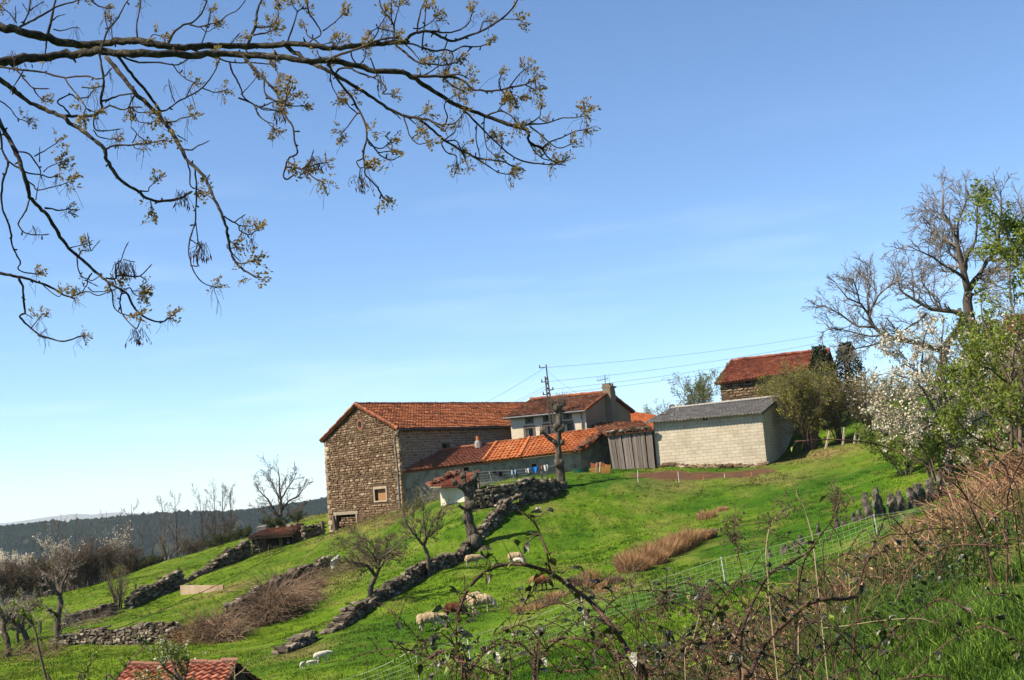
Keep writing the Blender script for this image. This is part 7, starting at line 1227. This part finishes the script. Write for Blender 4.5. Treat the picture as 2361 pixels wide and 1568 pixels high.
# hanging bunches of old seed keys
M_key = mat('dry_seed_key', [(.035, .018, .010), (.10, .05, .028), (.20, .12, .07)], scale=20, bump=0, rough=.8, attr='rnd', avar=.8, transl=.2)
for (c, x, y, n, ln) in (('A', 100, 420, 16, .13), ('B', 1430, 330, 26, .14), ('B', 940, 880, 30, .15), ('B', 1010, 890, 26, .13), ('B', 1580, 730, 34, .15), ('B', 1075, 1400, 22, .15), ('C', 205, 740, 12, .10), ('C', 440, 1060, 22, .13), ('C', 745, 1190, 24, .13), ('C', 870, 520, 14, .12), ('B', 1960, 690, 9, .10), ('C', 1790, 790, 10, .08)):
    k, ox, oy = ASH[c]; uv = np.array([ox + x * k, oy + y * k]); A_uv = np.concatenate(placed_uv); A_d = np.concatenate(placed_d); q = P(uv[0], uv[1], A_d[np.linalg.norm(A_uv - uv, axis=1).argmin()]); m = MB(); l_ = ln * rg.uniform(.55, 1.1, n); st = q + rg.normal(0, .018, (n, 3)) * np.array([1, 1, .5]); en = st + rg.normal(0, .022, (n, 3)) * np.array([1, 1, .2]) - np.array([0, 0, 1]) * (l_ * .5)[:, None]
    tubes(m, np.stack([st, (st + en) / 2 + rg.normal(0, .008, (n, 3)), en], 1), np.full((n, 3), .0014), 3, .2); leaves(m, en, .042, rg, .22, dirs=np.tile(np.array([[0, 0, -1.0]]), (n, 1))); m.build('seed_bunch', M_key, ash)
# stringy old flower stalks
m = MB(); sel = [t for t in tips if -20 < t[2][0] < 1400]
for (q, d, uv) in sel:
    if rg.random() < .42:
        n = rg.integers(4, 9); st = q + rg.normal(0, .012, (n, 3)); en = st + rg.normal(0, .03, (n, 3)) - np.array([0, 0, 1]) * rg.uniform(.04, .11, n)[:, None]; tubes(m, np.stack([st, (st + en) / 2 + rg.normal(0, .012, (n, 3)), en], 1), np.full((n, 3), .0011), 3, .3)
tag(m.build('old_stalks', M_key, ash), kind='stuff')
# ============================================================ foreground bank
rg = np.random.default_rng(909)
CR = {'N': (1.0, 0, 0), 'D': (.3015, 1037.6, 1095.2), 'E': (.375, 1614.0, 979.9)}
M_cane = mat('bramble_cane', [(.022, .011, .008), (.075, .038, .026), (.17, .09, .06)], scale=18, bump=.5, bscale=60, bdist=.004, rough=.75, spec=.2)
M_canered = mat('reddish_cane', [(.06, .024, .018), (.16, .075, .055), (.26, .15, .11)], scale=18, bump=.3, bscale=60, bdist=.004, rough=.75, spec=.2)
M_brleaf = mat('bramble_leaf', [(.012, .016, .008), (.04, .045, .018), (.13, .10, .045)], scale=20, bump=.2, rough=.38, attr='rnd', avar=.8, transl=.2, spec=.5)
M_brnew = mat('bramble_shoot', [(.10, .16, .02), (.20, .28, .03), (.30, .36, .05)], scale=20, bump=0, rough=.5, attr='rnd', avar=.8, transl=.45)
M_seed = mat('dry_seed_head', [(.05, .03, .02), (.13, .085, .055), (.22, .15, .10)], scale=20, bump=0, rough=.95, attr='rnd', avar=.8)
M_strawst = mat('straw_stem', [(.24, .16, .085), (.45, .33, .19), (.62, .50, .32)], scale=6, bump=0, rough=.85, attr='rnd', avar=.6)
M_brack = mat('dead_bracken', [(.10, .045, .024), (.33, .17, .088), (.64, .42, .25)], scale=2, bump=0, rough=.95, attr='rnd', avar=.85, transl=.15)
def bleaf(mb, q, d, size, rng, rnd=None, droop=.25):
    """pointed oval leaves, folded along the midrib"""
    n = len(q); d = nrm(d + rng.normal(0, .35, (n, 3))); b = nrm(np.cross(d, rng.normal(0, .5, (n, 3)) + np.array([0, 0, 1.0]))); c = np.cross(b, d); s = (size * rng.uniform(.6, 1.25, n))[:, None]; dz = np.array([0, 0, -1.0])
    f = rng.uniform(-.05, .25, n)[:, None]
    V = np.stack([q, q + d * s * .3 + b * s * .30 + c * s * f, q + d * s * .65 + b * s * .27 + c * s * f * .8 + dz * s * droop * .4, q + d * s + dz * s * droop, q + d * s * .65 - b * s * .27 + c * s * f * .8 + dz * s * droop * .4, q + d * s * .3 - b * s * .30 + c * s * f, q + d * s * .5 + dz * s * droop * .2], 1)
    Fc = np.array([[0, 1, 6, 5], [1, 2, 3, 6], [6, 3, 4, 5]]); rv = rng.random(n) if rnd is None else rnd
    mb.add(V.reshape(-1, 3), ((np.arange(n) * 7)[:, None, None] + Fc[None]).reshape(-1, 4), np.repeat(rv, 7))
def bramble(label, canes, seed, D0, nleaf, nnew, group='brambles in front', extra=0):
    r = np.random.default_rng(seed); base = GD(canes[0][2][-1][0] * CR[canes[0][0]][0] + CR[canes[0][0]][1], 1568, D0); t = thing('bramble_bush', label, 'bramble', base, group); LF = MB(); NW = MB(); paths = []
    for _ in range(extra[0] if extra else 0):                      # lesser canes of the same bush
        u0 = r.uniform(*extra[1]); sgn = r.choice([-1, 1]); sp_ = r.uniform(120, 420); hgt_ = r.uniform(*extra[2]); k_ = [(u0 + sgn * sp_ * f, 1600 - hgt_ * math.sin(min(1, f * 1.25) * math.pi / 2) + max(0, f - .6) ** 2 * hgt_ * 2.2) for f in (0, .15, .32, .5, .68, .85, 1.0)]; canes = canes + [('N', (r.uniform(1.1, 2.2), .9), k_, D0 * r.uniform(.9, 1.35))]
    for (c, w_, pts, *dd) in canes:
        k, ox, oy = CR[c]; uv = [(ox + p[0] * k, oy + p[1] * k) for p in pts]; dlt = r.normal(0, .25, len(uv)).cumsum() * .4; d = (dd[0] if dd else D0) + dlt - dlt.mean(); p3 = [P(a, b, x) for (a, b), x in zip(uv, d)]
        for e in (0, -1):                                          # canes that leave the frame run on to the ground
            if uv[e][1] > 1535:
                q = p3[e]; g = g3(q[0] + r.normal(0, .15), q[1] + r.normal(0, .15)); ins = [g - V3(0, 0, .05)]; p3 = (ins + p3) if e == 0 else (p3 + ins)
        p = smooth_path(np.array(p3), max(10, len(p3) * 4)); n = len(p); rad = np.linspace(w_[0], w_[1], n) * k / F * D0 * (1 + r.normal(0, .06, n)); m = MB(); tubes(m, p, rad, 7)
        ln = np.linalg.norm(np.diff(p, axis=0), axis=1).sum(); nt_ = int(ln / .022); i = r.integers(1, n - 1, nt_); st = p[i]; dr = nrm(r.normal(0, 1, (nt_, 3))); tubes(m, np.stack([st, st + dr * (rad[i] + .003)[:, None], st + dr * (rad[i] + .008)[:, None]], 1), np.tile(np.array([.0028, .0018, .0004]), (nt_, 1)), 3)
        tag(m.build('cane', M_canered if r.random() < .12 else M_cane, t, smooth=True)); paths.append((p, ln))
    W_ = np.array([l for _, l in paths]); W_ = W_ / W_.sum(); pet = MB()
    def sprays(mbx, n, size, mt):
        for _ in range(n):
            p, ln = paths[r.choice(len(paths), p=W_)]; i = r.integers(1, len(p) - 1); q = p[i]
            if proj(q)[1] > 1600: continue
            d = nrm(r.normal(0, 1, 3) + V3(0, 0, .35)); e = q + d * r.uniform(.02, .07); tubes(pet, np.array([q, (q + e) / 2 + V3(0, 0, .004), e]), np.array([.0022, .0018, .0014]), 4, .4); k3 = 3 if r.random() < .7 else 1
            dirs = np.array([d + V3(0, 0, -.1), d + nrm(np.cross(d, V3(0, 0, 1))) * 1.1, d - nrm(np.cross(d, V3(0, 0, 1))) * 1.1])[:k3]; bleaf(mbx, np.tile(e, (k3, 1)), dirs, size, r, rnd=np.clip(r.random() + r.normal(0, .1, k3), 0, 1), droop=r.uniform(0, .6))
    sprays(LF, nleaf, .036, 0); tag(LF.build('old_leaves', M_brleaf, t), kind='stuff'); sprays(NW, nnew, .026, 1); tag(NW.build('new_shoots', M_brnew, t), kind='stuff'); tag(pet.build('leaf_stalks', M_cane, t), kind='stuff'); return t
bramble('bramble with one great thorny arch rising in front of the sheep', [
 ('D', (21, 12), [(1560, 1640), (1500, 1590), (1470, 1520), (1420, 1430), (1360, 1340), (1310, 1260), (1250, 1180), (1180, 1090), (1100, 1000), (1030, 930), (930, 860), (850, 800), (760, 745), (660, 710), (560, 685), (460, 680), (370, 695), (280, 735), (200, 800), (140, 870), (100, 950), (60, 1060)]),
 ('D', (10, 5), [(130, 1590), (100, 1500), (80, 1420), (55, 1300), (45, 1180), (52, 1090), (75, 1010)]), ('D', (8, 4), [(770, 745), (745, 620), (710, 500), (660, 390), (600, 320), (520, 270)]), ('D', (5, 3), [(1100, 1130), (1160, 1060), (1210, 1000), (1290, 930), (1400, 890), (1540, 885), (1700, 890), (1860, 920), (1900, 905)]), ('D', (5, 3), [(980, 905), (1030, 880), (1100, 840), (1200, 780), (1280, 720), (1370, 690), (1450, 670)]), ('D', (4, 3), [(745, 620), (770, 590)]), ('D', (4, 2), [(760, 740), (820, 742), (870, 750)])], 1, 4.2, 52, 40)
bramble('low reddish bramble arching over the netting, left of the great arch', [
 ('D', (12, 7), [(640, 1600), (650, 1560), (690, 1440), (740, 1340), (810, 1270), (900, 1245), (1020, 1255), (1140, 1290), (1240, 1350), (1330, 1420), (1440, 1530), (1470, 1580)]), ('D', (6, 4), [(90, 1590), (150, 1500), (230, 1400), (330, 1310), (450, 1275), (540, 1290), (610, 1360), (650, 1430), (670, 1500)]), ('D', (7, 5), [(-140, 1380), (-60, 1340), (20, 1400), (100, 1430), (250, 1480), (380, 1530), (460, 1590)]), ('D', (5, 3), [(-430, 1270), (-340, 1330), (-250, 1340), (-150, 1300), (-60, 1290), (20, 1310), (90, 1300)]), ('D', (4, 3), [(660, 1600), (850, 1510), (1000, 1490), (1150, 1480), (1300, 1510)]), ('D', (5, 3), [(740, 1340), (660, 1240), (600, 1170), (520, 1150), (420, 1180), (330, 1230)]), ('D', (4, 3), [(810, 1270), (900, 1180), (980, 1100), (1060, 1060)]), ('D', (4, 2), [(1020, 1255), (1080, 1180), (1180, 1130), (1270, 1080)]), ('D', (4, 3), [(100, 1440), (60, 1360), (20, 1280), (-40, 1230)]), ('D', (4, 2), [(-60, 1340), (-150, 1400), (-240, 1480)])], 2, 4.0, 110, 90, extra=(16, (980, 1650), (90, 300)))
bramble('tangled bramble in the middle of the bank with a thick hairy cane', [
 ('E', (15, 11), [(290, 1620), (310, 1540), (370, 1400), (450, 1290), (560, 1190), (650, 1110), (760, 1070), (880, 1070), (960, 1050)], 5.2), ('E', (11, 7), [(240, 1600), (250, 1400), (260, 1260), (300, 1150), (350, 1040), (410, 940), (480, 880), (560, 840), (640, 800), (700, 750)]), ('E', (6, 3), [(1580, 1600), (1500, 1440), (1400, 1220)][:1] + [(1000, 1580), (960, 1200), (1000, 900), (1080, 800), (1180, 760), (1300, 760), (1420, 840)]), ('E', (5, 3), [(900, 1580), (1000, 1000), (1050, 780), (1150, 680), (1280, 670), (1400, 640), (1540, 640), (1660, 670), (1780, 730), (1900, 760)], 6), ('E', (5, 3), [(1200, 1100), (1300, 860), (1450, 780), (1560, 740), (1700, 735), (1850, 750)], 6.5), ('E', (5, 3), [(820, 1580), (880, 900), (1000, 650), (1080, 700), (1150, 560), (1250, 640), (1350, 760), (1400, 830)], 6), ('D', (6, 3), [(2200, 1560), (2103, 1460), (1980, 1380), (1850, 1300), (1740, 1220), (1620, 1160), (1500, 1120)]), ('D', (5, 3), [(1480, 1590), (1540, 1390), (1640, 1300), (1780, 1275), (1900, 1280)]), ('D', (5, 3), [(1330, 1590), (1400, 1400), (1500, 1360), (1600, 1370), (1700, 1430), (1800, 1590)]), ('E', (5, 3), [(560, 1590), (600, 1100), (610, 980), (640, 840), (690, 760), (740, 680), (800, 600), (840, 520), (850, 450)], 5), ('E', (4, 3), [(700, 1590), (740, 1200), (720, 1000), (800, 860), (900, 790), (980, 830), (1060, 960)], 5.4), ('E', (4, 3), [(0, 1400), (80, 1330), (180, 1290), (230, 1180)], 4.8)], 3, 5.0, 260, 170, extra=(26, (1450, 2100), (90, 330)))
bramble('bramble arching from the right over the standing stones', [
 ('E', (6, 3), [(1900, 1600), (1840, 1100), (1760, 760), (1740, 640), (1650, 460), (1560, 360), (1470, 300), (1380, 245), (1280, 185), (1160, 140), (1040, 110), (920, 95), (800, 90), (680, 95), (580, 100)]), ('E', (6, 4), [(1880, 1400), (1890, 700), (1890, 490), (1900, 400), (1940, 290), (1992, 200), (2050, 120)]), ('E', (6, 3), [(1800, 1300), (1780, 800), (1690, 560), (1620, 420), (1570, 320), (1540, 250)]), ('E', (5, 3), [(2000, 1200), (1992, 600), (1900, 520), (1800, 420), (1700, 330), (1620, 300)]), ('E', (5, 3), [(2020, 1000), (1960, 420), (1860, 300), (1760, 240), (1680, 200)]), ('E', (5, 3), [(1950, 1100), (1860, 640), (1740, 520), (1600, 440), (1480, 400), (1400, 390)]), ('E', (4, 3), [(1980, 900), (1900, 330), (1820, 200), (1790, 150)])], 4, 7.5, 70, 60, extra=(10, (1950, 2350), (200, 430)))
def stalk(label, c, pts, w_, d, head, seed, matr, cat='dry stalk'):
    k, ox, oy = CR[c]; r = np.random.default_rng(seed); p3 = np.array([P(ox + a * k, oy + b * k, d) for a, b in pts]); g = g3(p3[0][0], p3[0][1]); g[2] = min(g[2], p3[0][2] - .02); p = smooth_path(np.vstack([g, p3]), 26); t = thing('dry_stalk', label, cat, g, 'dry stalks in front'); m = MB(); tubes(m, p, np.linspace(w_, w_ * .6, 26) * k / F * d, 6); m.build('stem', matr, t)
    if head:
        m = MB(); n = head; q = p[r.integers(17, 26, n)]; e = q + nrm(r.normal(0, 1, (n, 3)) + np.array([0, 0, .3])) * r.uniform(.02, .075, n)[:, None]; tubes(m, np.stack([q, (q + e) / 2 + r.normal(0, .006, (n, 3)), e], 1), np.full((n, 3), .0011), 3); 
        for _ in range(2): stones(m, e + r.normal(0, .008, e.shape), r.uniform(.0014, .0038, (n, 3)), np.eye(3), r)
        tag(m.build('seed_head', M_seed, t), kind='stuff')
stalk('upright dry stalk with a dark round seed head in front of the pasture', 'E', [(330, 1300), (290, 1050), (260, 900), (230, 770), (215, 680), (210, 590)], 4, 4.6, 70, 1, M_cane)
stalk('dry forked stalk with small brown heads right of the round headed one', 'E', [(440, 1200), (420, 960), (405, 800), (420, 660), (450, 590), (530, 520)], 4, 4.7, 40, 2, M_strawst)
stalk('pale bent bare stalk in front of the field below the garden bed', 'E', [(700, 760), (690, 690), (660, 570), (630, 490), (600, 440), (590, 400)], 4, 6.0, 12, 3, M_strawst)
stalk('tall dark feathery seed stalk left of the standing stones', 'E', [(760, 900), (800, 700), (830, 600), (845, 500), (850, 430)], 4, 5.2, 75, 4, M_cane)
stalk('leaning dry stalk with feathery brown head low in the middle', 'D', [(1480, 1330), (1530, 1250), (1580, 1130), (1640, 1010), (1665, 930)], 4, 4.6, 80, 5, M_cane)
stalk('thin upright bramble shoot between arch and netting', 'D', [(1440, 1400), (1445, 1200), (1430, 1050), (1400, 920), (1380, 830), (1370, 790)], 5, 4.4, 14, 6, M_cane)
stalk('pale dry stem lying across the dark grass at the bottom', 'E', [(600, 1275), (760, 1250), (900, 1235), (1060, 1210), (1200, 1195), (1340, 1190), (1440, 1215)], 4, 5.4, 0, 7, M_strawst)
stalk('dry brown flower head stalk at the bottom centre', 'D', [(1800, 1568), (1850, 1300), (1900, 1100), (1930, 980), (1935, 940)], 4, 4.8, 70, 8, M_strawst)
stalk('curled pale stem near the bottom left of the bank', 'D', [(300, 1568), (285, 1480), (240, 1410), (190, 1380)], 4, 4.2, 0, 9, M_strawst)

# dead bracken and dry grass on the crest of the bank
def scatter_uv(n, poly, Dr, r):                 # plan points whose ground shows inside a patch of the bank
    u = r.uniform(poly[0], poly[1], n); d = r.uniform(*Dr, n); return (u - 1180) / F * d, d
def bankd(u): return np.interp(u, [1250, 1600, 1800, 2000, 2200, 2361, 2450], [8.0, 9.6, 11, 13, 15, 17, 17.5])
n = 6400; u = rg.uniform(1330, 2460, n); u = np.where(rg.random(n) < .5, np.maximum(u, rg.uniform(1600, 2460, n)), u); d = bankd(u) * rg.uniform(.66, 1.09, n); x = (u - 1180) / F * d; y = d; z = gz(x, y); hh = np.interp(u, [1330, 1600, 1800, 2000, 2361], [.24, .28, .27, .25, .44]) * rg.uniform(.5, 1.25, n) * (.55 + .8 * vn(x, y, 1.0, 61))
dirn = nrm(np.stack([rg.normal(-.1, .8, n), rg.normal(0, .7, n), np.full(n, .8)], 1)); p = np.stack([x, y, z - .03], 1); pts = [p]; k = 7
for i in range(k - 1): p = p + dirn * (hh * 1.5 / (k - 1))[:, None]; dirn = nrm(dirn + rg.normal(0, .2, (n, 3)) - np.array([0, 0, .13])); pts.append(p)
BP = np.stack(pts, 1); m = MB(); tubes(m, BP, np.tile(np.linspace(.0052, .0022, k), (n, 1)) * rg.uniform(.6, 1.5, n)[:, None], 4, rg.random(n), cap=False)
sub = along(BP, rg, 26000, .15, 1, .0); sd_ = nrm(rg.normal(0, 1, sub.shape) - np.array([0, 0, .25])); e1 = sub + sd_ * rg.uniform(.02, .085, len(sub))[:, None]; tubes(m, np.stack([sub, (sub + e1) / 2 + rg.normal(0, .006, sub.shape), e1], 1), np.tile(np.array([.0016, .0014, .0008]), (len(sub), 1)), 3, rg.random(len(sub)), cap=False)
leaves(m, along(BP, rg, 15000, .2, 1, .02), .035, rg, .4)
tag(m.build('dead_bracken', M_brack), kind='stuff')
M_grassd = mat('bank_grass_blade', [(.55, .55, .55), (1.0, 1.0, 1.0), (1.8, 1.7, 1.4)], scale=6, bump=0, rough=.55, attr='rnd', avar=.9, transl=.35, usecol=True, spec=.3)
m = MB(); n = 15000; u = rg.uniform(1250, 2460, n); d = bankd(u) * rg.uniform(.62, 1.12, n); x = (u - 1180) / F * d; y = d; keepd = vn(x, y, .9, 71) > .36; x, y, u = x[keepd], y[keepd], u[keepd]; n = len(x)
blades(m, x, y, rg.uniform(.08, .34, n), rg.uniform(.003, .006, n), rg, 1.1, np.array([.33, .235, .115]) * rg.uniform(.6, 1.3, (n, 1)), segs=2); tag(m.build('dry_grass', M_grassd, usecol=True), kind='stuff')
m = MB()
def lush(n, u0, u1, d0, d1, h0, h1, thr, seed):
    u = rg.uniform(u0, u1, n); d = rg.uniform(d0, d1, n); x = (u - 1180) / F * d; y = d; k_ = vn(x, y, .7, seed, 3) > thr; x, y = x[k_], y[k_]; n2 = len(x); tl = np.clip(vn(x, y, .5, seed + 1, 2) * 1.3, .3, 1.3); cl = np.array([.065, .14, .016]) * (1 - rg.random((n2, 1)) ** 2 * .9) + np.array([.20, .31, .038]) * rg.random((n2, 1)) ** 2
    blades(m, x, y, rg.uniform(h0, h1, n2) * tl, rg.uniform(.0035, .0075, n2), rg, .75, cl, segs=2)
lush(60000, 1780, 2500, 3.9, 8.5, .10, .27, .28, 81); lush(16000, 1450, 2050, 6.0, 8.6, .08, .22, .42, 83); lush(16000, 1150, 1800, 8, 16, .10, .26, .45, 85); lush(16000, 1250, 2300, 15, 30, .08, .2, .45, 87)
nq = 26000; uq = rg.uniform(1350, 2460, nq); dq = bankd(uq) * rg.uniform(.6, 1.1, nq); xq = (uq - 1180) / F * dq; kq = vn(xq, dq, .8, 95, 3) > .47; xq, dq = xq[kq], dq[kq]; blades(m, xq, dq, rg.uniform(.10, .36, len(xq)), rg.uniform(.004, .008, len(xq)), rg, .8, np.array([.085, .15, .02]) * rg.uniform(.5, 1.5, (len(xq), 1)), segs=2)
lush(26000, 2450, 4200, 4, 11, .10, .27, .30, 81); lush(9000, 2450, 3600, 11, 20, .10, .3, .34, 82)
tag(m.build('bank_grass', M_grassd, usecol=True), kind='stuff')
m = MB(); n = 16000; u = rg.uniform(1400, 2350, n); d = bankd(u) * rg.uniform(.55, .98, n); x = (u - 1180) / F * d; y = d; kk = vn(x, y, .6, 91, 2) > .45; x, y = x[kk], y[kk]; n = len(x); q = np.stack([x, y, gz(x, y) + rg.uniform(.02, .22, n)], 1); bleaf(m, q, rg.normal(0, 1, (n, 3)) + np.array([0, 0, .3]), .03, rg); tag(m.build('bank_weeds', mat('weed_leaf', [(.018, .045, .010), (.045, .095, .018), (.09, .15, .03)], scale=8, bump=0, rough=.5, attr='rnd', avar=.8, transl=.3)), kind='stuff')
# young shoots in front at the lower left, and the budding bush before the hut roof
for i, (pts, lb, w_) in enumerate([([(118, 1620), (107, 1568), (90, 1500), (80, 1450), (62, 1425), (50, 1408), (36, 1393)], 'slender budding shoot at the lower left, leftmost of three', .012), ([(180, 1620), (193, 1568), (205, 1535), (222, 1513)], 'short budding shoot at the lower left, middle of three', .009), ([(240, 1620), (268, 1567), (292, 1535), (315, 1508), (338, 1487)], 'straight budding twig slanting beside the hut roof', .012)]):
    D = 9.0 + i * .7; p3 = PL(pts, D); g = g3(p3[0][0], p3[0][1]); g[2] = min(g[2], p3[0][2] - .2); p = smooth_path(np.vstack([g, p3]), 24); t = thing('young_shoot', lb, 'sapling', g, 'young shoots at the lower left'); m = MB(); tubes(m, p, np.linspace(w_ * 1.0, w_ * .4, 24), 6)
    r = np.random.default_rng(500 + i); q = p[r.integers(8, 23, 9)]; dn = nrm(r.normal(0, 1, (9, 3)) + np.array([0, 0, .9])); e = q + dn * r.uniform(.03, .10, 9)[:, None]; tubes(m, np.stack([q, (q + e) / 2, e], 1), np.full((9, 3), .004), 4); m.build('stem', M_twig, t); m = MB(); src = np.vstack([e, p[-1:], q[:4]]); src = np.repeat(src, 4, 0); bleaf(m, src, r.normal(0, 1, src.shape) + np.array([0, 0, 1.2]), .034, r, droop=-.1); m.build('leaves', M_brnew, t)
D = 29.5; q = P(405, 1500, D); g = g3(q[0], q[1]); hb = P(405, 1568, D)
tree('budding_bush', 'pale green budding bush in front of the hut roof', g, [(np.vstack([g, PL([(425, 1600), (405, 1545), (390, 1510), (382, 1488)], D)]), .05, .01), (PL([(420, 1590), (430, 1550, .2), (437, 1515, .3)], D), .03, .008), (PL([(415, 1570), (385, 1545, -.3), (368, 1520, -.4), (362, 1495, -.4)], D), .03, .008), (PL([(425, 1600), (390, 1575, .3), (355, 1560, .4), (330, 1565, .4)], D), .03, .008), (PL([(405, 1545), (412, 1520, .3), (408, 1495, .4)], D), .02, .008)], 510,
     [(9, .2, 1, .45, (25, 60), 5, .14, .06, .6, .005, True), (5, .2, 1, .5, (25, 60), 4, .16, .05, .7, .004, False)], [('foliage', 1700, .055, M_leafy, .1, .03, .7), ('blossom', 200, .07, M_blossom, .3, .03, .9)], cat='bush')
# dry tips of a shrub in front of the hut gable
tree('dry_shrub', 'bare pale twigs of a shrub in front of the hut gable', GD(545, 1575, 30.5), [(np.vstack([GD(545, 1575, 30.5), PL([(540, 1568), (542, 1540), (535, 1520)], 30.5)]), .018, .005), (PL([(541, 1560), (560, 1545), (572, 1530)], 30.5), .012, .004), (PL([(542, 1550), (528, 1538), (524, 1528)], 30.5), .01, .004)], 511, [(5, .3, 1, .4, (25, 50), 4, .1, .05, .6, .004, True)], None, bark=M_strawst, twig=M_strawst, cat='bush')
# ------------------------------------------------------------ haze: the air between here and the far hills
m = bpy.data.materials.new('haze_air'); m.use_nodes = True; n = m.node_tree; n.nodes.clear(); o_ = n.nodes.new('ShaderNodeOutputMaterial'); pv = n.nodes.new('ShaderNodeVolumePrincipled')
pv.inputs['Color'].default_value = (.84, .93, 1.0, 1); pv.inputs['Density'].default_value = HAZE; pv.inputs['Anisotropy'].default_value = 0.0
n.links.new(pv.outputs[0], o_.inputs['Volume'])
mb = MB(); box(mb, V3(-14200, -14200, -124), V3(28400, 0, 0), V3(0, 28400, 0), V3(0, 0, 124 + 215)); hz_ = tag(mb.build('haze', m), kind='stuff')
